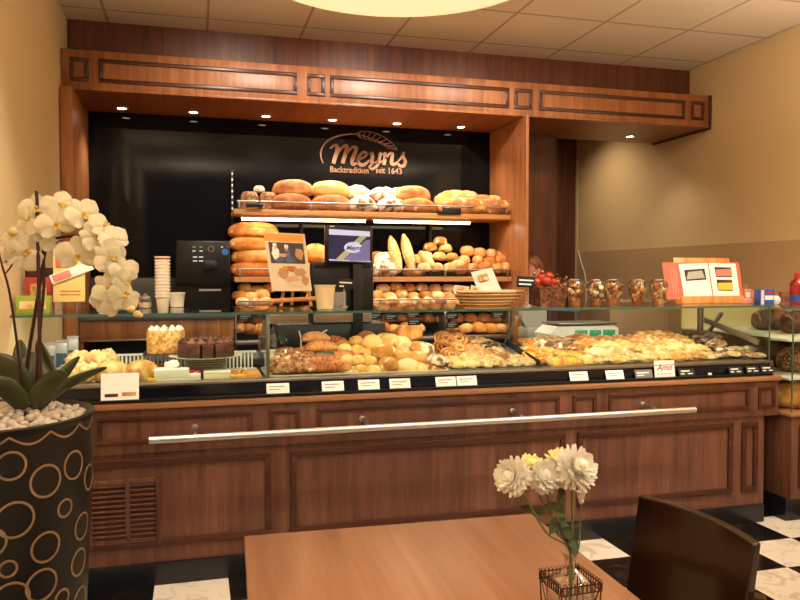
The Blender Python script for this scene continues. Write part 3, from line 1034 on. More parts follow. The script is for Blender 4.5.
# top shelf
T = Z1 + .001
H1 = at(292, 201, Y=5.32).z
for (px, Y, key, mat, rz, z, sc, lab, nm) in (
    (250, 5.34, 'block', 'crust_seed', 0, T, .95, 'square seeded brown loaf at the far left of the top shelf', 'bread_loaf'),
    (268, 5.34, 'block', 'crust_seed', .1, T, .95, 'square seeded brown loaf, second from the left on the top shelf', 'bread_loaf'),
    (292, 5.30, 'oval', 'crust_brown', .1, T, 1.0, 'brown oval loaf under another at the left of the top shelf', 'bread_loaf'),
    (331, 5.30, 'oval', 'crust_brown', -.05, T, 1.0, 'brown oval loaf in the lower row, left of the whitish floured loaves', 'bread_loaf'),
    (293, 5.36, 'oval', 'crust_brown', -.15, T + .105, 1.0, 'brown oval loaf on top of the pile, above the first brown oval loaf', 'bread_loaf'),
    (331, 5.36, 'oval', 'crust_gold', .1, T + .105, 1.0, 'golden oval loaf on top of the pile beneath the wheat sign', 'bread_loaf'),
    (362, 5.29, 'round_b', 'crust_flour', .3, T, 1.0, 'thickly floured round loaf in the lower row, first from the left', 'bread_loaf'),
    (391, 5.29, 'round_b', 'crust_flour', 1.2, T, 1.0, 'thickly floured round loaf in the lower row, beside the oval loaves', 'bread_loaf'),
    (357, 5.40, 'round_b', 'crust_flour', 1.9, T + .09, .98, 'floured round loaf with dark crust, left one in the upper row', 'bread_loaf'),
    (383, 5.40, 'round', 'crust_flour', .4, T + .085, .98, 'floured round loaf with dark crust, right one in the upper row', 'bread_loaf'),
    (417, 5.30, 'oval', 'crust_gold', -.1, T, .95, 'light brown oval loaf in the lower row behind the price label', 'bread_loaf'),
    (413, 5.36, 'oval', 'crust_brown', .15, T + .095, .95, 'brown oval loaf on top, right of the floured loaves', 'bread_loaf'),
    (437, 5.26, 'finger', 'crust_brown', 1.5, T, 1.25, 'small brown oblong loaf pointing forward between larger loaves', 'bread_loaf'),
    (403, 5.46, 'oval', 'crust_flour', .2, T + .10, .9, 'floured pale loaf peeping out behind the brown one', 'bread_loaf'),
    (457, 5.42, 'long', 'crust_gold', -.75, T + .07, .9, 'big light slashed loaf at the back, left of the last pair', 'bread_loaf'),
    (464, 5.30, 'long', 'crust_gold', -.7, T, .9, 'big golden slashed loaf in front, left of the last pair', 'bread_loaf'),
    (484, 5.44, 'long', 'crust_gold', -.75, T + .05, .85, 'big light slashed loaf at the back right corner of the top shelf', 'bread_loaf'),
    (489, 5.33, 'long', 'crust_gold', -.7, T, .9, 'big golden slashed loaf at the right end of the top shelf', 'bread_loaf'),
):
    p = at(px, 200, Y=Y)
    bake(nm, key, mat, lab, 'bread', (p.x, Y, z), rz, sc=sc, group='bread on the top shelf')
p = at(259, 186, Y=5.34)
bake('bread_roll', 'roll_c', 'crust_flour', 'small white floured roll lying on the square seeded loaves', 'bread roll', (p.x, 5.34, T + .128), 0, sc=.75)
tg_ = MB().box(-.055, .055, -.02, .02, 0, .028, .004)
p = at(254, 206, Y=5.17)
single('price_clip', tg_, 'black_plastic', 'small black clip on the rail at the left end of the top shelf', 'clip', (p.x, 5.165, p.z - .01))

# middle shelf
T = Z2 + .001
for i in range(4):
    z = T + .088 * i
    p = at((256, 257, 255, 254)[i], 250, Y=5.36)
    bake('bread_loaf', 'long_b', 'crust_orange', 'long orange-brown loaf, %s of the stack beside the coffee machine' % ('lowest', 'second from the bottom', 'second from the top', 'topmost')[i], 'bread', (p.x, 5.36, z), (.06, -.05, .05, -.03)[i], sc=(.98, 1.1, 1.02), group='stack of long loaves')
for (px, Y, key, mat, rz, z, sc, lab) in (
    (306, 5.30, 'roll_c', 'crust_orange', 0, T, 1.5, 'orange-brown round loaf low between the easel and the till screen'),
    (317, 5.40, 'round', 'crust_orange', .6, T, .95, 'orange-brown round loaf in the row behind, left of the till screen'),
    (316, 5.40, 'round_b', 'crust_orange', 1, T + .105, 1.1, 'orange-brown round loaf on top, left of the till screen'),
    (378, 5.46, 'round_b', 'crust_brown', .3, T + .09, .8, 'red-brown round loaf just right of the till screen'),
    (384, 5.28, 'round_b', 'crust_flour', .3, T, 1.0, 'white floured loaf in front, beside the till screen'),
    (386, 5.40, 'round', 'crust_flour', 1.3, T + .07, .95, 'white floured loaf behind, left of the baguettes'),
    (418, 5.36, 'round_b', 'crust_pale', .3, T + .09, .62, 'pale floured loaf right behind the baguettes'),
    (414, 5.42, 'round_b', 'crust_pale', 2.3, T, .8, 'pale floured loaf low behind the baguettes'),
):
    p = at(px, 250, Y=Y)
    bake('bread_loaf', key, mat, lab, 'bread', (p.x, Y, z), rz, sc=sc, group='bread on the middle shelf')
for (a, b, lab) in (((389, 237), (399, 268), 'left one of the two baguettes standing on end'), ((402, 235), (412, 268), 'right one of the two baguettes standing on end')):
    P0 = at(*b, Y=5.22); P1 = at(*a, Y=5.42)
    P0.z = T + .03
    d = P1 - P0
    q = d.to_track_quat('X', 'Z').to_euler()
    o = bake('baguette', 'baguette', 'crust_pale', lab, 'baguette', (P0 + P1) / 2 - Vector((0, .0, .015)), group='baguettes')
    o.rotation_euler = q; o.scale = (d.length / .42 * 1.02, 1.1, 1.1)
P0 = at(434, 268, Y=5.22); P1 = at(417, 250, Y=5.36); d = P1 - P0
P0.z = max(P0.z, T + .03)
o = bake('baguette', 'finger', 'crust_pale', 'short pale baguette slanting down right of the tall baguettes', 'baguette', (P0 + P1) / 2 - Vector((0, 0, .02)), group='baguettes')
o.rotation_euler = d.to_track_quat('X', 'Z').to_euler(); o.scale = (1.15, 1.1, 1)


def heap(name, rows, mat, keys, hh, cat, where, group, sc=1.0, rzf=None, tiltf=None, shared=None):
    """rows: (row name, Y, [(px, py), ...]); every piece is its own object with its own label"""
    for rn, Y, pts in rows:
        n = len(pts)
        for i, q in enumerate(pts):
            key = keys[rnd.randrange(len(keys))]
            mt = mat[rnd.randrange(len(mat))] if isinstance(mat, (list, tuple)) else mat
            k = sc * rnd.uniform(.94, 1.06)
            rz = rzf if rzf is not None else rnd.uniform(-1.2, 1.2)
            rz += rnd.uniform(-.15, .15)
            tl = (rnd.uniform(-.15, .15), rnd.uniform(-.15, .15)) if tiltf is None else tiltf
            pos = 'only one' if n == 1 else '%s from the left' % ORD[i]
            if n > 1 and i == n - 1: pos = 'rightmost'
            lab = shared or ('%s, %s, %s row %s' % (cat[1], pos, rn, where) if n > 1 else '%s alone in the %s row %s' % (cat[1], rn, where))
            place(name, key, mt, lab, cat[0], q[0], q[1], Y, hh, rz, tl, k, group)


heap('bread_roll', (
    ('lower', 5.25, [(424, 267), (437, 267), (450, 267), (458, 264)]),
    ('middle', 5.32, [(426, 256), (439, 256), (452, 257)]),
    ('upper', 5.40, [(430, 247), (445, 248), (440, 241)]),
), ['crust_pale', 'crust_light'], ['roll_b', 'roll_c'], .066, ('bread roll', 'pale yellow round roll'), 'of middle shelf heap', 'pale rolls on the middle shelf')
heap('bread_roll', (
    ('lower', 5.25, [(461, 268), (473, 268), (485, 267), (498, 268), (506, 267)]),
    ('middle', 5.33, [(464, 260), (478, 260), (490, 261), (502, 260)]),
    ('upper', 5.41, [(467, 251), (479, 253), (491, 253), (500, 255)]),
), 'crust_roll', ['roll', 'roll_c'], .062, ('bread roll', 'small glossy brown roll'), 'at middle shelf right end', 'brown rolls on the middle shelf', sc=1.12, rzf=1.15, tiltf=(0, -.35))
# third shelf: rolls
heap('bread_roll', (
    ('front', 5.21, [(242, 302), (254, 303), (266, 302), (380, 302), (392, 302), (404, 303), (416, 302), (428, 302), (440, 302), (452, 302)]),
    ('middle', 5.29, [(240, 295), (251, 296), (262, 294), (312, 296), (377, 295), (389, 296), (401, 294), (413, 296), (425, 295), (437, 295), (449, 296), (461, 295)]),
    ('back', 5.38, [(245, 288), (257, 289), (269, 288), (308, 288), (383, 288), (396, 287), (409, 288), (422, 287), (435, 288), (448, 288)]),
), ['crust_light', 'crust_pale', 'crust_gold'], ['roll', 'roll_b', 'roll_c'], .064, ('bread roll', 'golden roll'), 'of third shelf', 'rolls on the third shelf', sc=1.02)
# lowest shelf: rolls behind the glass case
heap('bread_roll', (
    ('front', 5.24, [(238, 328), (249, 329), (260, 329), (382, 327), (394, 329), (406, 327), (418, 328), (452, 327), (466, 328), (478, 327), (490, 328), (500, 328)]),
    ('back', 5.36, [(242, 318), (255, 318), (388, 318), (401, 318), (414, 318), (428, 318), (441, 318), (456, 318), (470, 318), (484, 318), (496, 318)]),
), ['crust_orange', 'crust_brown', 'crust_roll'], ['roll_b', 'roll_c'], .064, ('bread roll', 'brown roll seen through glass case'), 'of lowest shelf', 'rolls on the lowest shelf', sc=1.1)
# black price labels on the lower shelf fronts
for i, (px, py) in enumerate(((375, 316), (391, 317), (413, 315), (414, 322), (452, 316), (452, 325), (498, 315), (246, 317))):
    p = at(px, py, Y=5.12)
    lb = thing('price_label', 'small black price label hanging at the lower bread shelf, %s in the row' % ORD[i], 'label', (p.x, 5.115, p.z), group='black shelf labels')
    MB().box(-.048, .048, -.003, .003, -.022, .022, .001).build('board', 'black_matte', lb, world=False)
    MB().box(-.036, .03, -.0045, -.003, .002, .009).box(-.036, .012, -.0045, -.003, -.012, -.006).build('writing', 'grey_plastic', lb, world=False)

# ------------------------------------------------------------------ trays in the glass case
plain('tray_cream', (238, 222, 180), 0.4, var=.03)
TY0, TY1, TZ0, SL = 3.57, 4.04, 0.900, 0.17


def tz(Y): return TZ0 + .008 + SL * (Y - TY0)


def tray(x0, x1, label, mat='tray_cream'):
    t = thing('display_tray', label, 'tray', ((x0 + x1) / 2, TY0, TZ0 - .006), (math.atan(SL), 0, 0), group='sloping trays in the glass case')
    w2 = (x1 - x0) / 2; Ln = (TY1 - TY0) * 1.014
    MB().box(-w2, w2, 0, Ln, 0, .006, .002).build('tray_base', mat, t, world=False)
    for (a, b, c, d) in ((-w2, w2, 0, .006), (-w2, w2, Ln - .006, Ln), (-w2, -w2 + .005, .006, Ln - .006), (w2 - .005, w2, .006, Ln - .006)):
        MB().box(a, b, c, d, 0.004, .022, .002).build('rim', mat, t, world=False)


bx = [at(q, 377, Y=3.58).x for q in (270, 357, 449, 539, 641, 767)]
tray(bx[0] + .004, bx[1] - .002, 'cream tray of croissants at the left of the sloping trays')
tray(bx[1] + .002, bx[2] - .004, 'cream tray of speckled and plain white rolls')
tray(bx[2] + .004, bx[3] - .008, 'tray of cinnamon snails and streusel pieces', 'steel_dull')
tray(bx[3] + .008, bx[4] - .002, 'steel tray of apricot danishes right of the slanted strut', 'steel_dull')
tray(bx[4] + .002, 3.06, 'steel tray of cheese and pizza slices at the right end', 'steel_dull')

# a black dividing sheet right of the snails
x = bx[3]
dv = MB().box(x - .003, x + .003, 3.57, 4.03, 0, .03, .001, Matrix.Translation((0, 0, .915)) @ Matrix.Translation((0, 3.57, 0)) @ Matrix.Rotation(math.atan(SL), 4, 'X') @ Matrix.Translation((0, -3.57, 0)))
mark(dv.build('tray_divider', 'black_plastic'), 'thin black divider between the snails and the apricot danishes', 'divider')


def pastry(name, key, mat, label, cat, px, py, Y, hh, rz=0, tilt=None, sc=1.0, group=None):
    if tilt is None: tilt = (math.atan(SL), 0)
    p = at(px, py, Y=Y)
    s_ = sc if not hasattr(sc, '__len__') else sc[2]
    z = max(p.z - hh * s_ * .5, tz(Y) + .002)
    return bake(name, key, mat, label, cat, (p.x, Y, z), rz, tilt, sc, group)


proto('croissant', croissant_mesh, 0.19, 0.088, 1, .55, 3)
proto('croissant_b', croissant_mesh, 0.20, 0.092, 2, .75, 3)
proto('lump_long', lump_mesh, 0.15, 0.08, 0.05, 1, .25, 3.0)
proto('lump_flat', lump_mesh, 0.13, 0.10, 0.035, 2, .16, 3.5)
proto('lump_b', lump_mesh, 0.13, 0.085, 0.04, 5, .3, 3.8)
proto('bun_big', loaf_mesh, 0.135, 0.115, 0.085, 21, split=True, sub=4)
proto('bun_round', loaf_mesh, 0.125, 0.12, 0.085, 22, sub=4, nz=.05)
proto('bun_cross', loaf_mesh, 0.13, 0.12, 0.08, 23, cross=True, sub=4)
proto('speckle', loaf_mesh, 0.088, 0.075, 0.060, 24, sub=3, nz=.05)
proto('snail', spiral_mesh, 0.055, 2.6, 0.032, 1)
proto('snail_b', spiral_mesh, 0.056, 2.3, 0.034, 4)
proto('danish', danish_mesh, 0.115, 0.034, 1)
proto('danish_b', danish_mesh, 0.12, 0.036, 5)

# tray 1: nut croissants (flaky pile) and croissants
nut = [('front', 3.63, [(284, 370), (302, 371), (322, 372), (338, 371)]), ('middle', 3.72, [(281, 361), (296, 360), (312, 364)]), ('back', 3.82, [(286, 353), (300, 354)])]
for rn, Y, pts in nut:
    for i, (px, py) in enumerate(pts):
        pastry('nut_croissant', ('croissant', 'croissant_b')[i % 2], 'crust_nutty' if px < 315 else 'crust_croissant', 'flaky nut croissant, %s from the left in the %s row of its tray' % (ORD[i], rn), 'croissant', px, py, Y, .05, rnd.uniform(-.5, .5), sc=(.82, .95, .85), group='nut croissants')
for (px, py, Y, rz, lab, sc) in (
    (326, 362, 3.68, -.35, 'croissant with a ridged tip in the middle of the pile', 1.0),
    (343, 355, 3.76, .5, 'croissant lying aslant beside the speckled rolls', .85),
    (320, 346, 3.84, .1, 'golden croissant lying across the top of the pile', 1.05),
    (306, 352, 3.90, 1.2, 'dark brown croissant standing behind the golden one', .95),
    (314, 337, 3.97, .2, 'dark brown croissant at the top back of its tray', .95),
    (334, 341, 3.97, -.3, 'croissant at the back of the pile, next to the buns', .9),
):
    pastry('croissant', 'croissant', 'crust_croissant' if 'dark' not in lab else 'crust_brown', lab, 'croissant', px, py, Y, .06, rz, sc=sc, group='croissants')
# tray 2: speckled rolls then big pale rolls
heap('speckled_roll', (
    ('front', 3.64, [(361, 370), (374, 371)]),
    ('second', 3.71, [(347, 360), (358, 360), (370, 361)]),
    ('third', 3.80, [(345, 349), (357, 350), (366, 354)]),
    ('back', 3.90, [(343, 346), (356, 341), (352, 344)][:2]),
), 'crust_speck', ['speckle'], .06, ('bread roll', 'small poppy-speckled yellow roll'), 'beside the croissants', 'speckled rolls')
big = [('front', 3.65, [(388, 364, 'bun_big', 'crust_light', 1.5), (407, 366, 'bun_big', 'crust_pale', .3), (418, 370, 'bun_round', 'crust_light', .2), (433, 369, 'bun_round', 'crust_gold', 0)]),
       ('second', 3.75, [(384, 351, 'bun_big', 'crust_light', .4), (401, 354, 'bun_big', 'crust_pale', 1.9), (416, 358, 'bun_big', 'crust_pale', -.3)]),
       ('third', 3.85, [(373, 342, 'bun_round', 'crust_light', 0), (390, 341, 'bun_round', 'crust_light', .5), (400, 343, 'bun_big', 'crust_pale', .5), (418, 347, 'bun_cross', 'crust_pale', .8), (425, 350, 'bun_round', 'crust_flour', .8)]),
       ('back', 3.96, [(366, 338, 'bun_round', 'crust_brown', 0), (384, 340, 'bun_round', 'crust_light', 0), (404, 332, 'bun_big', 'crust_orange', 1.2), (413, 333, 'bun_big', 'crust_orange', .6)])]
for rn, Y, pts in big:
    for i, (px, py, key, mt, rz) in enumerate(pts):
        d = {'crust_light': 'golden', 'crust_pale': 'pale', 'crust_gold': 'golden', 'crust_flour': 'white-dusted', 'crust_brown': 'brown', 'crust_orange': 'orange-brown'}[mt]
        place('bread_roll', key, mt, 'big %s wheat roll, %s from the left in the %s row of its heap' % (d, ORD[i], rn), 'bread roll', px, py, Y, .085, rz, (rnd.uniform(-.1, .2), rnd.uniform(-.2, .2)), .93, 'big wheat rolls')
# sandwich roll at the right end of the heap
p = at(436, 362, Y=3.66)
sr = thing('sandwich_roll', 'split roll filled with brown spread at the right end of the rolls', 'sandwich roll', (p.x, 3.66, p.z - .035), (R(18), 0, R(10)))
for (nm, z0, z1, mt, k) in (('bottom_half', 0, .028, 'crust_gold', 1.0), ('filling', .024, .040, 'crust_choco', .92), ('top_half', .038, .078, 'crust_flour', 1.02)):
    mb = MB()
    prof = {'bottom_half': [(.030, 0), (.046, .008), (.052, .026), (.048, .028)], 'filling': [(.047, .024), (.050, .032), (.046, .040)], 'top_half': [(.046, .036), (.054, .046), (.044, .066), (.020, .078), (.004, .080)]}[nm]
    mb.lathe((0, 0, 0), prof, 20).build(nm, mt, sr, world=False)
# tray 3: snails, glazed pieces, streusel
for rn, Y, pts in (('front', 3.76, [(450, 354)]), ('second', 3.84, [(443, 346), (457, 347)]), ('third', 3.94, [(444, 337), (457, 338), (468, 342)])):
    for i, (px, py) in enumerate(pts):
        pastry('cinnamon_snail', ('snail', 'snail_b')[i % 2], 'crust_snail', 'coiled cinnamon snail bun, %s from the left in the %s row' % (ORD[i], rn) if len(pts) > 1 else 'coiled cinnamon snail bun alone at the front of its pile', 'snail bun', px, py, Y, .04, 0, (R(38), R(rnd.uniform(-8, 8))), 1.1, 'cinnamon snails')
for (px, py, Y, lab, key, mt, rz) in (
    (479, 342, 3.96, 'big brown glazed puff pastry at the back of the snails', 'lump_long', 'crust_brown', .2),
    (472, 352, 3.86, 'brown glazed pastry lying before the big glazed one', 'lump_long', 'crust_brown', -.1),
    (489, 349, 3.92, 'dark brown pastry beside the slanted tray edge', 'lump_long', 'crust_choco', .3),
    (496, 356, 3.82, 'flat dark nut pastry near the black divider', 'lump_b', 'crust_nutty', .2),
    (487, 354, 3.80, 'coiled glazed bun lying by itself among brown pastries', 'snail', 'crust_orange', .5),
    (504, 362, 3.73, 'small reddish brown pastry before the nut pastry', 'lump_flat', 'crust_brown', .5)):
    pastry('glazed_pastry', key, mt, lab, 'pastry', px, py, Y, .05, rz, sc=1.05)
for rn, Y, pts in (('front', 3.62, [(458, 370), (471, 369), (485, 369), (499, 369), (513, 369), (526, 369)]), ('second', 3.70, [(452, 362), (465, 362), (478, 363), (492, 363), (515, 363)]), ('third', 3.77, [(468, 356), (480, 358)])):
    for i, (px, py) in enumerate(pts):
        pastry('streusel_piece', 'lump_flat', ('crust_cheese', 'crust_streusel', 'crust_streusel')[(0 if px < 480 else 1)], 'crumbly %s pastry piece, %s from the left in the %s row of its tray' % ('cheese-topped' if px < 480 else 'streusel', ORD[i], rn), 'pastry', px, py, Y, .032, rnd.uniform(-.4, .4), sc=(.8, .9, 1), group='streusel pieces')


# tray 4: danishes
def danish(px, py, Y, lab, fill, key='danish', rz=0.0, sc=1.0, mt='crust_gold'):
    p = at(px, py, Y=Y)
    z = max(p.z - .02, tz(Y) + .002)
    t = thing('danish_pastry', lab, 'danish pastry', (p.x, Y, z), (math.atan(SL) + .1, 0, rz), group='filled danishes')
    mk = key + '|' + mt
    if mk not in MESHES:
        m2 = MESHES[key].copy(); m2.materials.clear(); m2.materials.append(MATS[mt]); MESHES[mk] = m2
    o = bpy.data.objects.new('dough', MESHES[mk]); COL.objects.link(o); o.parent = t; o.scale = (sc,) * 3
    MB().ball((0, 0, .017 * sc), .028 * sc, 2, sc=(1, .8, .5), nz=.5, seed=px, ns=30).build('filling', fill, t, world=False)


for (px, py, Y, lab, fill, rz) in (
    (529, 342, 3.92, 'danish with bright orange filling at the back left', 'apricot', .2),
    (530, 352, 3.82, 'danish with orange filling beside the black divider', 'apricot', -.2),
    (549, 354, 3.80, 'pale danish with yellow cream, middle of its tray', 'egg_yellow', .3),
    (533, 361, 3.72, 'danish with yellow-green topping, front left of its tray', 'egg_yellow', .1),
    (545, 363, 3.68, 'danish with orange glaze at the front, second from the divider', 'apricot', -.1),
    (563, 358, 3.74, 'danish with egg-yellow topping right of the glazed one', 'egg_yellow', .5),
    (577, 360, 3.70, 'danish with yellow cream and an orange spot', 'egg_yellow', -.3),
    (555, 368, 3.62, 'yellow danish at the front edge of its tray', 'egg_yellow', .2),
    (572, 368, 3.62, 'yellow-topped danish at the front, left of the cheese sticks', 'egg_yellow', -.2)):
    danish(px, py, Y, lab, fill, rz=rz, mt='crust_light')
for (px, py, Y, lab, mt, rz, sc) in (
    (541, 340, 4.00, 'pale streusel stick at the back of the danishes', 'crust_streusel', .1, 1.1),
    (554, 341, 3.99, 'second pale streusel stick, near the scale', 'crust_streusel', .2, 1.1),
    (545, 347, 3.90, 'reddish glazed roll lying left of the other reddish roll', 'crust_purple', -.15, 1.2),
    (562, 350, 3.88, 'reddish glazed roll lying right of the other reddish roll', 'crust_purple', -.2, 1.2),
    (580, 343, 3.97, 'big brown sugar-crusted pastry below the scale', 'crust_croissant', -.3, 1.35),
    (588, 350, 3.88, 'brown crusty pastry in front of the sugar-crusted one', 'crust_orange', -.4, 1.2),
    (576, 351, 3.82, 'light brown puff pastry between danishes and crusty ones', 'crust_gold', .4, 1.0)):
    pastry('pastry_roll', 'lump_long', mt, lab, 'pastry', px, py, Y, .05, rz, sc=sc)
# tray 5: slices
def rowp(rn, Y, pts, key, mt, desc, grp, sc=1.0, hh=.05):
    for i, (px, py) in enumerate(pts):
        m_ = mt[rnd.randrange(len(mt))] if isinstance(mt, (list, tuple)) else mt
        pastry('savoury_pastry', key if not isinstance(key, (list, tuple)) else key[i % len(key)], m_, '%s, %s from left, %s row, right of the case' % (desc, ORD[i], rn), 'pastry', px, py, Y, hh, rnd.uniform(-.5, .3), sc=sc, group=grp)


rowp('front', 3.62, [(587, 368), (601, 368), (615, 367), (630, 367), (645, 366), (660, 366), (676, 365), (692, 364)], ['lump_flat', 'lump_b'], ['crust_cheese', 'crust_streusel', 'crust_light'], 'pale cheese-crusted pastry', 'cheese pastries', 1.15, .035)
rowp('second', 3.72, [(596, 360), (612, 361), (628, 360), (644, 360), (660, 360), (674, 359)], ['lump_b', 'lump_long'], ['crust_cheese', 'crust_pale', 'crust_gold'], 'yellow cheese-topped pastry', 'cheese pastries', 1.25, .04)
rowp('third', 3.82, [(605, 352), (621, 354), (637, 353), (652, 352), (668, 352)], ['lump_long'], ['crust_gold', 'crust_pale'], 'golden baked stick', 'cheese pastries', 1.25)
rowp('fourth', 3.92, [(603, 345), (617, 346), (632, 347), (646, 346), (660, 346), (674, 347)], ['lump_long'], ['crust_brown', 'crust_croissant', 'crust_gold'], 'brown glazed pastry', 'brown pastries', 1.3)
rowp('back', 4.00, [(648, 336), (658, 336), (640, 341), (668, 341)][:4], ['bun_round'], ['crust_cheese'], 'round yellow cheese roll', 'cheese rolls', .8, .08)
# thick pale slab slices
for i, (px, py, Y, w_) in enumerate(((690, 352, 3.74, .20), (676, 347, 3.86, .20), (696, 357, 3.68, .16))):
    p = at(px, py, Y=Y)
    sl = thing('cheese_slab', 'thick yellow slab of sheet pastry, %s of the three at the right' % ('middle one', 'rearmost', 'frontmost')[i], 'pastry slab', (p.x, Y, tz(Y) + (.006 if i != 1 else .012)), (math.atan(SL), 0, -.12 * i))
    MB().box(-w_ / 2, w_ / 2, -.045, .045, 0, .034, .008).build('dough', 'crust_pale', sl, world=False)
    mb = MB(); mb.grid(lambda u, v, w_=w_, i=i: Vector(((u - .5) * w_ * .95, (v - .5) * .085, .034 + .008 * noise.noise(Vector((u * 9, v * 5, i * 3))) + .004)), 20, 10)
    mb.build('topping', 'crust_cheese', sl, world=False)
for (px, py, Y, lab, mt, rz, sc) in (
    (706, 343, 3.95, 'long dark chocolate-brown loaf cake near the right post', 'crust_choco', -.5, (1.25, 1.1, 1.3)),
    (690, 340, 4.00, 'dark chocolate pastry behind the long dark one', 'crust_choco', .2, (1.0, .9, 1.0)),
    (716, 353, 3.84, 'brown nut slice at the foot of the right post', 'crust_nutty', .2, (1.1, .9, .9))):
    pastry('chocolate_pastry', 'lump_long', mt, lab, 'pastry', px, py, Y, .06, rz, sc=sc)
for i, (px, py, Y) in enumerate(((708, 363, 3.63), (720, 361, 3.66), (733, 360, 3.66), (746, 360, 3.66), (756, 361, 3.62), (722, 356, 3.76), (736, 355, 3.76), (749, 355, 3.76))):
    pastry('pizza_piece', 'lump_flat', 'crust_purple' if i % 2 else 'crust_streusel', 'small flat reddish pastry piece near the right glass, %s of its group' % ORD[i], 'pastry', px, py, Y, .03, rnd.uniform(-.4, .4), sc=(.9, .8, .7), group='flat pieces at the right glass')

# ------------------------------------------------------------------ cakes in the left section
crust('cake_nut', (168, 98, 36), (208, 146, 74), (238, 192, 122), 60, bump=1.2)
crust('cake_choco', (70, 36, 24), (98, 54, 38), (128, 76, 54), 10, bump=.2)
plain('cake_base', (58, 30, 22), 0.6)
plain('cream_white', (250, 246, 236), 0.5, var=.02)
plain('gateau_cream', (244, 226, 180), 0.5, var=.04)
plain('berry_red', (190, 20, 28), 0.2, coat=.6)
plain('plate_cream', (240, 230, 205), 0.3, var=.02)
plain('plate_edge', (206, 190, 150), 0.3)


def rosettes(t, n, r, z, rr=.016, mat='cream_white', a0=0, a1=2 * PI, cx=0, cy=0):
    for i in range(n):
        a = a0 + (a1 - a0) * i / n
        MB().lathe((cx + r * math.cos(a), cy + r * math.sin(a), z), [(rr, 0), (rr * 1.05, rr * .4), (rr * .6, rr * .9), (rr * .2, rr * 1.4)], 14, wave=.15, waven=6).build('cream_rosette', mat, t, world=False)


# nut cake on a clear stand
Yn = 3.90
p = at(166, 350, Y=Yn)
zc = at(166, 352, Y=Yn).z
st = thing('cake_stand', 'clear plastic riser under the nut-covered cake', 'cake stand', (p.x, Yn, 0.892))
MB().box(-.105, .105, -.09, .09, zc - .892 - .006, zc - .892, .001).build('top_plate', 'plastic_clear', st, world=False)
for sx in (-1, 1):
    MB().box(sx * .100 - .002, sx * .100 + .002, -.088, .088, 0, zc - .892 - .007).build('side_panel', 'plastic_clear', st, world=False)
ck = thing('nut_cake', 'tall cake covered in chopped golden nuts with white cream dots', 'cake', (p.x, Yn, zc + .001))
MB().lathe((0, 0, 0), [(.088, 0), (.092, .01), (.092, .102), (.086, .110), (.02, .112)], 40).build('body', 'cake_nut', ck, world=False)
rosettes(ck, 11, .070, .110, .015)
# chocolate cake on stacked plates
Yc = 3.77
p = at(206, 350, Y=Yc)
zp_ = at(206, 361, Y=Yc).z
for i in range(9):
    z = 0.893 + i * .0115
    if i < 8:
        o = MB().lathe((0, 0, 0), [(.05, 0), (.085, .003), (.100, .009), (.101, .0105), (.084, .006), (.04, .004)], 40)
        single('plate', o, 'plate_edge', 'small cream plate in the stack under the chocolate cake, %s from the bottom' % ORD[i], 'plate', (p.x, Yc, z), group='stacked plates')
cp = MB().lathe((0, 0, 0), [(.04, 0), (.10, .003), (.168, .016), (.176, .020), (.166, .019), (.10, .008), (.03, .006)], 72, wave=.035, waven=18)
zc = .893 + 8 * .0115
single('cake_platter', cp, 'plate_cream', 'scalloped cream platter carrying the chocolate cake', 'platter', (p.x, Yc, zc))
cc = thing('chocolate_cake', 'cut chocolate cake with cocoa rosettes on a scalloped platter', 'cake', (p.x, Yc, zc + .009))
for (a0, a1) in ((200, 258), (262, 284), (288, 340), (344, 556)):
    def wedge(mb, r, z0, z1, a0=a0, a1=a1):
        n = max(4, int((a1 - a0) / 8)); top = [(0, 0, z1)]; ring0 = []; ring1 = []
        cx = .004 * math.cos(R((a0 + a1) / 2)); cy = .004 * math.sin(R((a0 + a1) / 2))
        pts = [(cx, cy)] + [(cx + r * math.cos(R(a0 + (a1 - a0) * i / n)), cy + r * math.sin(R(a0 + (a1 - a0) * i / n))) for i in range(n + 1)]
        lo = [mb.bm.verts.new((x, y, z0)) for x, y in pts]; hi = [mb.bm.verts.new((x, y, z1)) for x, y in pts]
        mb.bm.faces.new(lo); mb.bm.faces.new(hi)
        for i in range(len(pts)): mb.bm.faces.new((lo[i], lo[(i + 1) % len(pts)], hi[(i + 1) % len(pts)], hi[i]))
        return mb
    s_ = wedge(MB(), .134, .024, .068).build('slice', 'cake_choco', cc, world=False, angle=30)
    wedge(MB(), .135, 0, .0235).build('sponge_base', 'cake_base', s_, world=False, angle=30)
rosettes(cc, 14, .108, .068, .020, 'cake_choco')


def slab(px, py, Y, w_, d_, h, lab, layers, cat='cake slice', rz=0, top=None):
    p = at(px, py, Y=Y)
    t = thing('cake_slice', lab, cat, (p.x, Y, .8925), (0, 0, rz), group='cake slices on the white shelf')
    z = 0
    for nm, m_, f in layers:
        MB().box(-w_ / 2, w_ / 2, -d_ / 2, d_ / 2, z * h, (z + f) * h, .004).build(nm, m_, t, world=False); z += f
    if top: top(t, h, w_, d_)
    return t


def bump_top(mat, n=5, rr=.02):
    def f(t, h, w_, d_):
        for i in range(n):
            MB().ball((-w_ / 2 + w_ * (i + .5) / n, (-1) ** i * d_ * .15, h + rr * .35), rr, 2, sc=(1, 1, .7), nz=.3, seed=i).build('topping', mat, t, world=False)
    return f


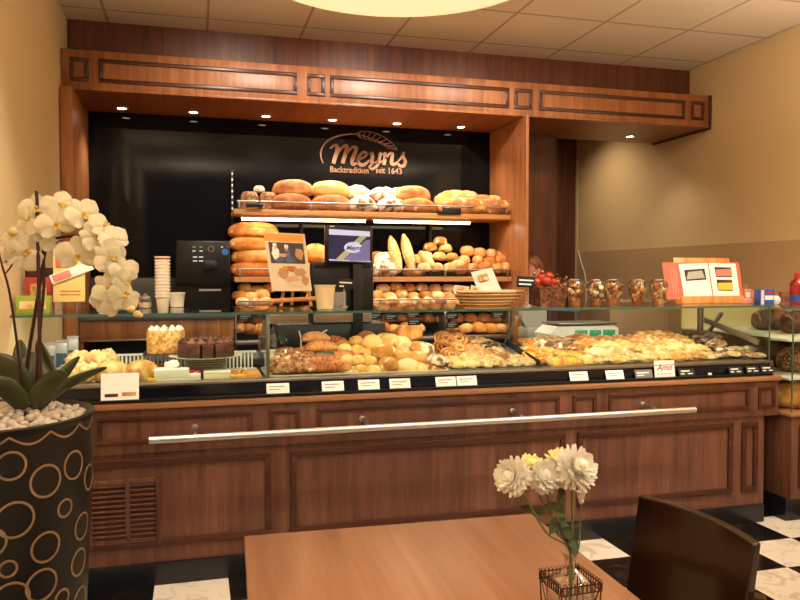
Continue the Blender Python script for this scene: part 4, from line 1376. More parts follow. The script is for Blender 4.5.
slab(172, 375, 3.63, .155, .10, .068, 'white cream cake slice with a cream peak', (('sponge', 'gateau_cream', .4), ('cream', 'cream_white', .6)), top=bump_top('cream_white', 1, .036))
slab(193, 378, 3.62, .07, .08, .045, 'small cream slice topped with red berries', (('sponge', 'gateau_cream', .5), ('cream', 'cream_white', .5)), top=bump_top('berry_red', 4, .012))
slab(217, 378, 3.64, .125, .09, .050, 'flat cream layered slice right of the berry slice', (('base', 'crust_gold', .3), ('cream', 'gateau_cream', .5), ('cover', 'cream_white', .2)))
slab(237, 377, 3.64, .085, .09, .030, 'fruit slice with orange and yellow pieces', (('base', 'crust_light', .6), ('glaze', 'egg_yellow', .4)), top=bump_top('apricot', 4, .012))
slab(236, 366, 3.84, .11, .07, .03, 'yellow cake slice behind the fruit slice', (('base', 'crust_gold', .6), ('cream', 'gateau_cream', .4)))
slab(151, 368, 3.93, .12, .06, .05, 'brown cake piece by the grille behind the round loaves', (('base', 'crust_brown', 1),))
slab(251, 370, 3.72, .08, .17, .028, 'brown glazed slice in a dark tray by the glass post', (('base', 'crust_orange', 1),))
slab(152, 379, 3.60, .04, .06, .030, 'tiny fruit piece with green leaf beside the white card', (('base', 'crust_light', .6), ('glaze', 'egg_yellow', .4)), top=bump_top('green_herb', 2, .010))
proto('dome', loaf_mesh, 0.17, 0.15, 0.095, 31, sub=4, nz=.05)
for i, (px, py, Y, lab) in enumerate(((112, 377, 3.66, 'round pale-crusted cake, left one behind the white card'), (141, 376, 3.66, 'round pale-crusted cake, right one behind the white card'))):
    p = at(px, py, Y=Y)
    bake('cream_puff', 'dome', 'crust_cheese', lab, 'cake', (p.x, Y, .894), i, sc=(.95, 1, 1.12), group='round cakes')
for i, (px, py, Y) in enumerate(((82, 372, 3.84), (97, 370, 3.84), (108, 372, 3.90), (78, 380, 3.72), (90, 378, 3.66))):
    p = at(px, py, Y=Y)
    bake('crumble_cake', 'lump_b', 'crust_cheese', 'golden crumble cake, %s in the left heap behind the leaves' % ORD[i], 'cake', (p.x, Y, .894 + (.045 if i < 3 else 0)), i, sc=(1.25, 1.1, 2.2), group='crumble cakes')
MBt = MB().box(-.16, .16, -.09, .09, 0, .016, .003)
p = at(82, 386, Y=3.64)
single('dark_tray', MBt, 'black_plastic', 'low black tray at the left end of the glass case', 'tray', (p.x, 3.68, .8925))
# folded white card standing in front of the glass
plain('card_white', (252, 250, 244), 0.6, var=.01)


def card(px, py, w_, h, lab, tilt=18, mat='card_white', marks='', Y=3.482, name='price_card', cat='price card', group=None, lines=()):
    p = at(px, py, Y=Y)
    Y = 3.4935 - h * math.sin(R(tilt))
    t = thing(name, lab, cat, (p.x, Y, .846), (R(-tilt), 0, 0), group=group)
    MB().box(-w_ / 2, w_ / 2, -.0008, .0008, 0, h, 0).build('card', mat, t, world=False)
    for (x0, x1, z0, z1, m_) in lines:
        MB().box(-w_ / 2 + x0 * w_, -w_ / 2 + x1 * w_, -.0014, -.0009, z0 * h, z1 * h).build('print', m_, t, world=False)
    return t


cL = card(120, 388, .158, .118, 'white folded card with a bread picture standing before the cakes', 10, lines=((.1, .45, .12, .24, 'crust_choco'), (.55, .92, .14, .28, 'crust_brown')), name='picture_card', cat='card')
tx = [('grey_plastic')]
cards = [(278, 391, 'leftmost white price card, dusty grey, below the nut croissants'), (333, 389, 'white price card below the croissants'), (369, 388, 'white price card below the speckled rolls'), (400, 387, 'white price card below the big rolls'), (446, 385, 'white price card, left one of the close pair'), (467, 384, 'white price card, right one of the close pair'), (579, 379, 'white price card below the danishes'), (615, 377, 'white price card left of the grey label')]
for px, py, lab in cards:
    card(px, py, .105, .048, lab, 22, lines=((.12, .8, .62, .72, 'grey_plastic'), (.12, .6, .35, .43, 'grey_plastic')), group='white price cards on the ledge')
plain('label_grey', (120, 116, 106), .5)
plain('blue_black', (30, 32, 34), .4)
card(644, 376, .105, .045, 'grey price label left of the standing white card', 22, 'label_grey', lines=((.1, .8, .55, .7, 'paper_white'), (.1, .5, .25, .38, 'paper_white')))
c = card(665, 371, .125, .088, 'white card with red curly handwriting standing on the ledge', 8, lines=((.12, .85, .16, .2, 'grey_plastic'),), cat='card')
plain('red_ink', (196, 60, 50), .6)
lettering('handwriting', 'Amo', .046, (-.048, -.0014, .036), (PI / 2, 0, 0), 'red_ink', c, world=False, shear=.35, bold=.0004)
for i, (px, w_) in enumerate(((687, .10), (736, .09), (753, .09), (768, .09))):
    card(px, 374, w_, .042, 'dark price label with white writing, %s at the right end of the ledge' % ORD[i], 24, 'blue_black', lines=((.15, .7, .6, .75, 'paper_white'), (.1, .35, .25, .38, 'paper_white'), (.55, .85, .25, .38, 'paper_white')), group='dark price labels')
# small black lump on the lip and white clip
card(711, 378, .022, .010, 'tiny white clip on the ledge between the dark labels', 20, 'card_white', cat='clip', name='label_clip')

# ------------------------------------------------------------------ ceiling disc lamp
lp = thing('ceiling_lamp', 'large round cream drum lamp hanging close under the ceiling', 'lamp', (0.867, 3.143, 2.75))
m, nt, b = new_mat('lamp_shade')
b.inputs['Base Color'].default_value = srgb((250, 240, 200)); b.inputs['Emission Color'].default_value = srgb((255, 226, 172)); b.inputs['Emission Strength'].default_value = 0.50
m, nt, b = new_mat('lamp_diffuser')
b.inputs['Base Color'].default_value = srgb((250, 240, 200)); b.inputs['Emission Color'].default_value = srgb((255, 230, 178)); b.inputs['Emission Strength'].default_value = 0.56
MB().lathe((0.867, 3.143, 2.75), [(.700, 0.004), (.712, 0), (.715, .004), (.715, .16), (.708, .165)], 72, cap=False).build('shade', 'lamp_shade', lp)
MB().cyl((0.867, 3.143, 2.752), .700, .700, .006, 72).build('diffuser', 'lamp_diffuser', lp)
MB().cyl((0.867, 3.143, 2.96), .08, .08, .078, 32).cyl((0.867, 3.143, 2.76), .012, .012, .2, 12).build('ceiling_rose', 'white_plastic', lp)

ZT = 1.2245  # top of the glass case


def top(px, py):
    return at(px, py, Z=ZT)


# ------------------------------------------------------------------ back cabinet with the coffee machine
bc = thing('back_cabinet', 'wooden back cabinet with an open niche under the coffee machine', 'cabinet', (-.24, 5.05, 0))
BX0, BX1 = -.700, .244
MB().box(BX0, BX1, 5.02, 5.58, 1.105, 1.13, .003).build('worktop', 'grey_dark', bc)
MB().box(BX0, BX1, 5.04, 5.58, .985, 1.105, .002).build('drawer_front', 'wood_canopy', bc)
MB().box(BX0, BX1, 5.03, 5.06, .972, .984, .002).build('edge_strip', 'steel_dull', bc)
MB().box(BX0, BX1, 5.50, 5.58, .86, .985).build('niche_back', 'black_plastic', bc)
MB().box(BX0, BX1, 5.04, 5.58, .0, .86, .002).build('lower_body', 'wood_canopy', bc)
MB().box(BX0, BX0 + .02, 5.04, 5.5, .86, .985).build('niche_side', 'wood_canopy', bc)
MB().box(BX1 - .02, BX1, 5.04, 5.5, .86, .985).build('niche_side', 'wood_canopy', bc)
# grey splash board
p0 = at(70, 280, Y=5.50); p1 = at(176, 280, Y=5.50)
sb = MB().box(-.695, p1.x, 5.52, 5.535, 1.131, at(120, 278, Y=5.52).z, .002)
plain('slate', (74, 68, 66), 0.3, var=.1)
mark(sb.build('splash_board', 'slate'), 'dark grey splash board left of the coffee machine', 'board')

# coffee machine
cx0, cx1 = at(175, 270, Y=5.12).x, at(231, 270, Y=5.12).x
cz1 = at(200, 240, Y=5.12).z
cm = thing('coffee_machine', 'black coffee machine with small lit buttons on the back cabinet', 'coffee machine', ((cx0 + cx1) / 2, 5.3, 1.131))
MB().box(cx0, cx1, 5.24, 5.50, 1.131, cz1, .012).build('body', 'black_plastic', cm)
zm = at(200, 285, Y=5.12).z
MB().box(cx0 + .004, cx1 - .004, 5.13, 5.24, zm, cz1 - .004, .012).build('front_panel', 'black_plastic', cm)
MB().box(cx0 + .01, cx1 - .01, 5.11, 5.24, 1.131, 1.165, .006).build('drip_tray', 'black_plastic', cm)
MB().box(at(199, 290, Y=5.11).x, at(221, 290, Y=5.11).x, 5.105, 5.112, at(200, 291, Y=5.11).z, at(200, 289, Y=5.11).z).build('drip_bar', 'steel', cm)
MB().box(at(204, 268, Y=5.11).x, at(217, 268, Y=5.11).x, 5.07, 5.135, at(210, 270, Y=5.1).z, at(210, 262, Y=5.1).z, .006).cyl((at(208, 270, Y=5.09).x, 5.09, at(210, 273, Y=5.09).z), .006, .006, .03, 12).cyl((at(213, 270, Y=5.09).x, 5.09, at(210, 273, Y=5.09).z), .006, .006, .03, 12).build('spout', 'black_plastic', cm)
plain('led_white', (230, 240, 240), .5, emis=(200, 225, 230), es=.4)
plain('led_green', (80, 180, 120), .5, emis=(40, 170, 90), es=.3)
plain('led_blue', (50, 96, 140), .5, emis=(40, 100, 160), es=.3)
for (px, py, mm_, w_) in ((194, 247, 'led_green', 3), (201, 247, 'led_green', 3), (194, 251, 'led_white', 3), (201, 251, 'led_white', 3), (195, 257, 'led_white', 4), (201, 257, 'led_white', 4), (195, 261, 'led_white', 4), (201, 261, 'led_white', 4), (222, 247, 'led_white', 2), (228, 247, 'led_blue', 2), (210, 261, 'led_blue', 9)):
    p = at(px, py, Y=5.128)
    MB().box(p.x - w_ * .0034, p.x + w_ * .0034, 5.126, 5.131, p.z - .003, p.z + .003).build('button', mm_, cm)
p = at(211, 249, Y=5.128)
MB().lathe((p.x, 5.131, p.z), [(.020, 0), (.020, -.004), (.016, -.004), (.016, 0)], 24, axis='Y', cap=False).build('brand_ring', 'steel_dull', cm)
p = at(225, 252, Y=5.128)
MB().cyl((p.x, 5.12, p.z), .022, .022, .012, 20, axis='Y').build('round_sticker', 'led_blue', cm)
# red light on the dark glass shelf between machine and shelves
# stack of paper cups on the glass top
plain('cup_white', (246, 238, 222), .5, var=.01)
plain('cup_red', (196, 60, 40), .5)
plain('cup_paper', (236, 214, 172), .6, var=.02)
base = top(163, 313)
px_h = (base - at(163, 257, Y=base.y)).length
nst = 13
pitch_ = (px_h - .075) / (nst - 1)
for i in range(nst):
    t = thing('paper_cup', ('white paper cup in the tall stack on the glass top, %s from the bottom' % ORD[i]) if i < nst - 1 else 'red-rimmed white paper cup topping the tall stack on the glass top', 'cup', (base.x, base.y, ZT + pitch_ * i + .0005), group='stacked paper cups')
    MB().lathe((0, 0, 0), [(.021, 0), (.022, .001), (.030, .070), (.0345, .072), (.0345, .077), (.0295, .077), (.0285, .070), (.0205, .004)], 20, cap=False).build('wall', 'cup_white', t, world=False)
    MB().cyl((0, 0, .0015), .0208, .0208, .002, 20).build('cup_base', 'cup_white', t, world=False)
    if i == nst - 1:
        MB().lathe((0, 0, 0), [(.0298, .060), (.0308, .070), (.0300, .070)], 20, cap=False).build('stripe', 'cup_red', t, world=False)
Y_ = 4.02
p = top(177, 307)
t = thing('paper_cup', 'single small white cup with a rim, right of the tall cup stack', 'cup', p, group=None)
MB().lathe((0, 0, 0), [(.026, 0), (.034, .002), (.041, .070), (.043, .072), (.043, .078), (.040, .078), (.039, .070), (.030, .006)], 24, cap=False).build('wall', 'cup_white', t, world=False)
MB().cyl((0, 0, .001), .031, .031, .002, 24).build('cup_base', 'cup_white', t, world=False)
p = top(325, 309)
t = thing('coffee_cup', 'plain beige paper cup on the glass top in front of the till', 'cup', p)
hh = (at(325, 285, Y=p.y).z - ZT)
MB().lathe((0, 0, 0), [(.038, 0), (.041, .002), (.052, hh - .006), (.056, hh - .004), (.056, hh), (.052, hh), (.051, hh - .008), (.040, .006)], 28, cap=False).build('wall', 'cup_paper', t, world=False)
MB().cyl((0, 0, .001), .040, .040, .002, 28).build('cup_base', 'cup_paper', t, world=False)
# glass sugar jar
plain('sugar', (232, 214, 180), .8, var=.2, scale=90)
p = top(160, 308); p.x += .0
jp = Vector((at(145, 300, Y=4.06).x, 4.06, ZT))
t = thing('sugar_jar', 'small glass jar with a steel lid left of the cup stack', 'jar', jp)
MB().lathe((0, 0, 0), [(.026, 0), (.033, .004), (.034, .036), (.026, .048)], 24).build('glass_body', 'plastic_clear', t, world=False)
MB().cyl((0, 0, .003), .029, .030, .026, 20).build('sugar', 'sugar', t, world=False)
MB().lathe((0, 0, 0), [(.027, .048), (.027, .058), (.010, .066), (.006, .074), (.002, .076)], 20).build('lid', 'steel', t, world=False)
for i, (px, w_, h_, mt, lab) in enumerate(((104, .05, .075, 'paper_white', 'white packet with a green mark behind the orchid, left one'), (113, .04, .05, 'card_white', 'small white packet behind the orchid, right one'))):
    t = thing('packet', lab, 'packet', (at(px, 300, Y=4.05).x, 4.05, ZT))
    MB().box(-w_ / 2, w_ / 2, -.015, .015, 0, h_, .006).build('pouch', mt, t, world=False)
    MB().box(-w_ / 2 + .004, w_ / 2 - .004, -.006, .006, h_, h_ + .010, .002).build('seal', mt, t, world=False)

# green box and red bag on the glass top, left
plain('box_green', (150, 170, 60), .5, var=.15, scale=30)
plain('bag_red', (176, 60, 44), .5, var=.2, scale=50)
p = top(27, 314)
t = thing('tea_box', 'green box at the left end of the glass top', 'box', (p.x + .02, 3.66, ZT))
MB().box(-.075, .065, -.03, .03, 0, .078, .003).build('carton', 'box_green', t, world=False)
MB().box(-.06, .05, -.0308, -.030, .02, .055).build('label_print', 'crust_cheese', t, world=False)
t = thing('gift_bag', 'red and brown printed bag behind the orchid stems', 'bag', (at(39, 300, Y=3.80).x, 3.82, ZT))
mb = MB()
mb.grid(lambda u, v: Vector(((u - .5) * .12, (.5 - v) * .0 + (.02 - .02 * v) * (-1), v * .21 + .0)), 2, 6)
MB().box(-.06, .06, -.028, .028, 0, .16, .006).build('bag_body', 'bag_red', t, world=False)
mb.bm.free()
MB().box(-.06, .06, -.012, .012, .155, .205, .004).build('folded_top', 'crust_choco', t, world=False)
MB().box(-.035, .035, -.0295, -.028, .05, .13).build('label_print', 'crust_streusel', t, world=False)
# yellow board on clear stand with pink cards
plain('board_yellow', (240, 216, 136), .5, var=.03)
plain('card_pink', (220, 110, 96), .6, var=.05)
plain('card_rose', (226, 140, 124), .6, var=.05)
Yy = 3.72
pa = at(53, 302, Y=Yy); pb = at(85, 302, Y=Yy); pt = at(68, 248, Y=Yy)
t = thing('notice_board', 'pale yellow board on a clear stand with pink cards clipped on', 'board', ((pa.x + pb.x) / 2, Yy, ZT), (R(-6), 0, 0))
w_ = pb.x - pa.x; zb_ = pa.z - ZT; zt_ = pt.z - ZT
MB().box(-w_ / 2, w_ / 2, -.004, .004, zb_, zt_, .003).build('sheet', 'board_yellow', t, world=False)
MB().box(-w_ / 2 + .03, w_ / 2 - .02, -.0048, -.004, zb_ + .045, zb_ + .052).box(-w_ / 2 + .03, w_ / 2 - .02, -.0048, -.004, zb_ + .03, zb_ + .036).build('printed_line', 'crust_gold', t, world=False)
MB().box(-.042, .042, -.010, -.005, zt_ - .085, zt_ - .040, .001, Matrix.Rotation(R(-4), 4, 'Y')).build('pink_card', 'card_pink', t, world=False)
MB().box(-.095, .095, -.014, -.011, -.022, .022, .001, Matrix.Translation((.012, 0, zb_ + .135)) @ Matrix.Rotation(R(-22), 4, 'Y')).build('folded_card', 'card_white', t, world=False)
MB().box(-.085, -.005, -.016, -.0141, -.017, .017, .001, Matrix.Translation((.012, 0, zb_ + .135)) @ Matrix.Rotation(R(-22), 4, 'Y')).build('card_print', 'card_rose', t, world=False)
for sx in (-.03, .04):
    MB().box(sx - .008, sx + .008, -.012, .012, 0.002, zb_, .003).build('stand_foot', 'plastic_clear', t, world=False)

# wooden easel with a poster
Ye = 3.90
pl_ = top(283, 308); 
ez = thing('table_easel', 'small wooden easel holding a poster of bakers and bread', 'easel', (at(296, 300, Y=Ye).x, Ye, ZT))
ex = ez.location.x
def ept(px, py, Y): 
    p = at(px, py, Y=Y); return (p.x, Y, p.z)
MB().tube([ept(281, 306.5, Ye - .05), ept(292, 238, Ye + .055)], .009, 8).build('leg', 'wood_easel', ez)
MB().tube([ept(311, 306, Ye - .05), ept(301, 238, Ye + .055)], .009, 8).build('leg', 'wood_easel', ez)
MB().tube([(ex, Ye + .18, ZT + .008), ept(296, 240, Ye + .065)], .008, 8).build('leg', 'wood_easel', ez)
a_ = Vector(ept(268, 301, Ye - .055)); b_ = Vector(ept(322, 298, Ye - .055))
MB().tube([a_, b_], .011, 8).build('ledge', 'wood_easel', ez)
# poster sheet, tilted back
TL, TR, BR, BL = [Vector(at(px, py, Y=Y)) for px, py, Y in ((263, 232, Ye + .0), (306, 233.5, Ye + .0), (311, 292, Ye - .07), (277, 292, Ye - .07))]
TL, TR = Vector(at(263.5, 232, Y=Ye)), Vector(at(304.5, 234, Y=Ye)); BL, BR = Vector(at(272, 291, Y=Ye - .07)), Vector(at(312, 291, Y=Ye - .07))
ps = thing('poster', 'laminated poster with two bakers above a picture of breads', 'poster', (ex, Ye - .03, ZT + .02))


def pq(u, v, off=0.0):
    """u across, v down, off towards the viewer"""
    p = (TL * (1 - u) + TR * u) * (1 - v) + (BL * (1 - u) + BR * u) * v
    n = (TR - TL).cross(BL - TL).normalized()
    if n.y > 0: n = -n
    return p + n * off


def sheet(name, u0, u1, v0, v1, off, mat, thick=.0012):
    mb = MB(); vs = [pq(u0, v0, off), pq(u1, v0, off), pq(u1, v1, off), pq(u0, v1, off)]
    bk = [pq(u0, v0, off - thick), pq(u1, v0, off - thick), pq(u1, v1, off - thick), pq(u0, v1, off - thick)]
    A = [mb.bm.verts.new(q) for q in vs]; B = [mb.bm.verts.new(q) for q in bk]
    mb.bm.faces.new(A); mb.bm.faces.new(B)
    for i in range(4): mb.bm.faces.new((A[i], A[(i + 1) % 4], B[(i + 1) % 4], B[i]))
    return mb.build(name, mat, ps, smooth=False)


def blob(name, u, v, ru, rv, off, mat, n=14, jag=.15, seed=0):
    mb = MB(); 
    mb.poly([pq(u + ru * math.cos(2 * PI * k / n) * (1 + jag * math.sin(3 * k + seed)), v + rv * math.sin(2 * PI * k / n) * (1 + jag * math.cos(2 * k + seed)), off) for k in range(n)])
    return mb.build(name, mat, ps, smooth=False)


plain('poster_paper', (224, 204, 170), .5, var=.05)
plain('poster_orange', (240, 160, 60), .5, var=.05)
plain('photo_dark', (70, 50, 40), .5, var=.5, scale=60)
plain('photo_bread', (190, 140, 96), .5, var=.35, scale=55)
plain('photo_blue', (70, 92, 130), .5, var=.2)
plain('photo_skin', (214, 156, 120), .5)
sheet('backing', 0, 1, 0, 1, 0, 'poster_paper', .003)
sheet('orange_band', .0, .94, .02, .15, .001, 'poster_orange')
sheet('photo_bakers', .08, .93, .17, .53, .001, 'photo_dark')
sheet('photo_loaves', .16, .96, .55, .95, .001, 'poster_paper')
for (u, v, ru, rv, mt, s_) in ((.22, .36, .09, .12, 'paper_white', 0), (.22, .22, .05, .04, 'paper_white', 1), (.24, .26, .04, .03, 'photo_skin', 1), (.28, .47, .13, .05, 'photo_blue', 2), (.52, .37, .07, .09, 'photo_blue', 3), (.50, .24, .05, .04, 'paper_white', 1), (.50, .28, .04, .03, 'photo_skin', 4), (.56, .48, .12, .04, 'photo_blue', 5), (.40, .39, .13, .03, 'photo_skin', 6), (.80, .36, .10, .10, 'photo_bread', 7)):
    blob('figure_print', u, v, ru, rv, .0025, mt, seed=s_)
for (u, v, ru, rv, mt, s_) in ((.34, .70, .13, .09, 'photo_bread', 0), (.55, .62, .14, .05, 'crust_roll', 1), (.76, .68, .15, .07, 'photo_bread', 2), (.86, .82, .09, .08, 'photo_bread', 6), (.55, .80, .18, .06, 'photo_skin', 3), (.62, .88, .2, .04, 'poster_paper', 4), (.40, .62, .08, .04, 'crust_croissant', 5)):
    blob('loaf_print', u, v, ru, rv, .0025 + .0004 * s_, mt, seed=s_)

# ------------------------------------------------------------------ till
Yt = 4.32
ped = thing('till_drawer', 'dark till drawer box with silver fronts under the till', 'cash drawer', (.83, 4.33, .94))
MB().box(.44, 1.07, 4.22, 4.49, .941, 1.115, .004).build('housing', 'black_plastic', ped)
for (a, b2) in ((268, 309), (313, 372)):
    x0 = at(a, 316, Y=4.2).x; x1 = at(b2, 316, Y=4.2).x
    MB().box(x0 + .004, x1 - .004, 4.198, 4.219, at(340, 322.5, Y=4.2).z, at(340, 312.5, Y=4.2).z, .006).build('drawer_front', 'grey_plastic', ped)
    MB().box(x0 + .014, x1 - .014, 4.194, 4.198, at(340, 320.5, Y=4.2).z, at(340, 314.5, Y=4.2).z, .001).build('drawer_label', 'wood_edge', ped)
til = thing('cash_register', 'black cash register body behind the customer screen', 'cash register', (.83, 4.33, 1.115))
x0, x1 = at(310, 280, Y=4.25).x, at(373, 280, Y=4.25).x
zt_ = at(340, 262, Y=4.25).z
mb = MB()
mb.box(x0 + .01, x1 - .01, 4.24, 4.46, 1.116, 1.20, .004)
mb.build('base', 'black_plastic', til)
mb = MB()
mb.box(x0, x1, 4.23, 4.27, 1.18, zt_, .01)
mb.build('display_back', 'black_plastic', til)
MB().box(x0 + .02, x1 - .02, 4.222, 4.231, zt_ - .035, zt_ - .012, .003).build('ridge', 'black_matte', til)
MB().box(x0 + .10, x0 + .20, 4.20, 4.229, 1.18, at(340, 292, Y=4.2).z, .003).build('receipt_printer', 'grey_plastic', til)
Ys = 4.16
a0, a1 = at(325, 225, Y=Ys), at(372.5, 263, Y=Ys)
sc_ = thing('customer_screen', 'small black customer screen showing the bakery logo, on a pole', 'screen', ((a0.x + a1.x) / 2, Ys, 1.0))
cxs = (a0.x + a1.x) / 2
MB().box(a0.x, a1.x, Ys, Ys + .03, a1.z, a0.z, .006).build('bezel', 'black_plastic', sc_)
MB().box(at(358, 290, Y=4.19).x - .028, at(358, 290, Y=4.19).x + .028, 4.185, 4.205, .945, a1.z + .03, .003).build('pole', 'black_plastic', sc_)
plain('screen_dark', (44, 40, 66), .3, emis=(44, 40, 70), es=.5)
plain('screen_pale', (196, 204, 240), .3, emis=(196, 204, 250), es=.4)
plain('screen_lilac', (120, 116, 170), .3, emis=(120, 116, 176), es=.3, var=.4, scale=80)
plain('screen_olive', (176, 176, 140), .3, emis=(170, 172, 140), es=.3)
def scr(px, py, o=0): p = at(px, py, Y=Ys - .001 - o); return p
def scr_poly(name, pts, mat, o=0.0):
    return MB().poly([scr(px, py, o) for px, py in pts]).build(name, mat, sc_, smooth=False)
scr_poly('screen_image', ((329, 229), (370, 231.5), (370.5, 261), (328.5, 260)), 'screen_dark')
scr_poly('header_bar', ((329, 229), (370, 231.5), (370, 236.5), (329, 234.5)), 'screen_pale', .0006)
scr_poly('footer_bar', ((329, 259), (371, 261), (371, 262), (329, 260.5)), 'screen_pale', .0006)
scr_poly('diagonal_band', ((335, 260), (343, 260.4), (367, 236.5), (360, 236)), 'screen_olive', .0008)
scr_poly('picture_collage', ((350, 261), (345, 259), (366, 240), (370, 240), (370, 261)), 'screen_lilac', .0010)
MB().poly([scr(353 + 9 * math.cos(2 * PI * k / 24), 247.5 + 5.5 * math.sin(2 * PI * k / 24), .0014) for k in range(24)]).build('logo_oval', 'screen_pale', sc_, smooth=False)
lettering('logo_lettering', 'Meyns', .034, scr(346.2, 249.8, .0018), (PI / 2, 0, 0), 'screen_dark', sc_, shear=.3, bold=.0008)
p = scr(344, 230.5)
MB().box(at(331, 226.6, Y=Ys - .002).x - .008, at(331, 226.6, Y=Ys).x + .018, Ys - .003, Ys, a0.z - .010, a0.z - .004).build('brand_plate', 'paper_white', sc_)
p = at(349.5, 264, Y=Ys)
MB().cyl((p.x, Ys - .002, a1.z + .007), .004, .004, .003, 12, axis='Y').build('power_light', 'led_blue', sc_)

# small clip signs on the glass top
def clip_sign(pxb, pyb, px0, px1, py0, py1, lab, txt):
    p = top(pxb, pyb)
    t = thing('clip_sign', lab, 'sign', p)
    A, B = at(px0, py0, Y=p.y), at(px1, py1, Y=p.y)
    MB().lathe((0, 0, 0), [(.022, 0), (.022, .004), (.008, .010), (.006, .012)], 20).build('foot', 'steel', t, world=False)
    MB().tube([(0, 0, .01), (0, 0, (B.z + A.z) / 2 - p.z)], .0035, 8).build('stem', 'steel', t, world=False)
    bd = MB().box(A.x - p.x, B.x - p.x, -.010, -.006, B.z - p.z, A.z - p.z, .001, Matrix.Rotation(R(3), 4, 'Y')).build('board', 'black_matte', t, world=False)
    for k, ww in enumerate(txt):
        z = A.z - p.z - (A.z - B.z) * (.36 + .36 * k)
        wd = (B.x - A.x)
        MB().box(A.x - p.x + wd * .12, A.x - p.x + wd * ww, -.0115, -.0101, z - .004, z + .004, 0, Matrix.Rotation(R(3), 4, 'Y')).build('chalk_line', 'paper_white', t, world=False)


clip_sign(344, 307, 336, 352, 279, 289, 'little black chalk sign on a steel clip before the till', (.9, .4))
clip_sign(528, 306, 515, 533, 276.5, 287.5, 'little black chalk sign on a steel clip beside the tomato basket', (.92, .8))
MB_ = MB()
for k in range(3): MB_.tube([(0, 0, .012 * k), (.055, 0, .022 + .012 * k)], .0012, 5)
# ------------------------------------------------------------------ wicker bread basket with leaflets
m, nt, b = new_mat('wicker')
tc = nt.nodes.new('ShaderNodeTexCoord'); wv = nt.nodes.new('ShaderNodeTexWave'); wv.bands_direction = 'DIAGONAL'
wv.inputs['Scale'].default_value = 110; wv.inputs['Distortion'].default_value = 3
nt.links.new(tc.outputs['Object'], wv.inputs['Vector'])
cr = nt.nodes.new('ShaderNodeValToRGB'); cr.color_ramp.elements[0].color = srgb((150, 96, 50)); cr.color_ramp.elements[1].color = srgb((244, 204, 148)); cr.color_ramp.elements[0].position = .2
nt.links.new(wv.outputs['Fac'], cr.inputs['Fac']); nt.links.new(cr.outputs['Color'], b.inputs['Base Color']); b.inputs['Roughness'].default_value = .6
bp = nt.nodes.new('ShaderNodeBump'); bp.inputs['Strength'].default_value = .8; bp.inputs['Distance'].default_value = .003
nt.links.new(wv.outputs['Fac'], bp.inputs['Height']); nt.links.new(bp.outputs['Normal'], b.inputs['Normal'])
Yb = 3.86
q0, q1 = at(453, 292, Y=Yb), at(522, 294, Y=Yb)
bk = thing('bread_basket', 'shallow oval wicker basket on the glass top holding leaflets', 'basket', ((q0.x + q1.x) / 2, Yb, ZT))
rx = (q1.x - q0.x) / 2
Ms = Matrix.Diagonal((1, .55, 1, 1))
mb = MB()
mb.lathe((0, 0, 0), [(rx * .45, .002), (rx * .57, .008), (rx * .82, .045), (rx * .94, .070), (rx * .93, .072), (rx * .80, .048), (rx * .54, .012), (rx * .02, .010)], 48, M=Ms)
mb.build('woven_body', 'crust_roll', bk, world=False)
plain('wicker_dark', (150, 96, 52), .6, var=.2)
plain('wicker_light', (236, 196, 138), .6, var=.15)
for k in range(9):
    mb = MB()
    t_ = k / 8; r_ = rx * (.53 + .455 * t_ ** .75); z = .006 + .068 * t_ ** 1.25; N = 72
    mb.tube([((r_ + .003 * (-1) ** (q + k)) * math.cos(2 * PI * q / N), (r_ + .003 * (-1) ** (q + k)) * .55 * math.sin(2 * PI * q / N), z) for q in range(N)], .0046, 6, closed=True)
    mb.build('woven_strand', 'wicker_light' if k % 2 else 'wicker_dark', bk, world=False)
MB().tube([(rx * .985 * math.cos(a), rx * .985 * .55 * math.sin(a), .080) for a in [2 * PI * k / 48 for k in range(48)]], .007, 8, closed=True).build('woven_rim', 'wicker_light', bk, world=False)
plain('leaflet', (238, 214, 196), .6, var=.12, scale=24)
for i, (px, py, rx_, rz_, sx, sy, lab) in enumerate(((491, 284, 58, -8, .13, .19, 'tall pale leaflet leaning back in the wicker basket'), (462, 290, 70, 20, .09, .05, 'low folded leaflet at the left side of the wicker basket'), (476, 291, 62, -25, .06, .06, 'small pinkish leaflet before the tall one'))):
    p = at(px, py, Y=Yb - .02 + (.0, -.01, -.03)[i])
    M = Matrix.Rotation(R(rx_ - 90), 4, 'X')
    t = thing('leaflet', lab, 'leaflet', (p.x, Yb - .02 + (.05, -.01, -.03)[i] * 1, p.z), (R(rx_ - 90), R((-12, 6, 14)[i]), 0), group='leaflets in the basket')
    MB().grid(lambda u, v, sx=sx, sy=sy: Vector(((u - .5) * sx, .008 * math.sin(v * 3), (v - .5) * sy)), 5, 8).build('sheet', 'leaflet', t, world=False)
    MB().box(-sx * .3, sx * .15, -.003, -.001, sy * .12, sy * .34).build('picture', 'crust_streusel', t, world=False)

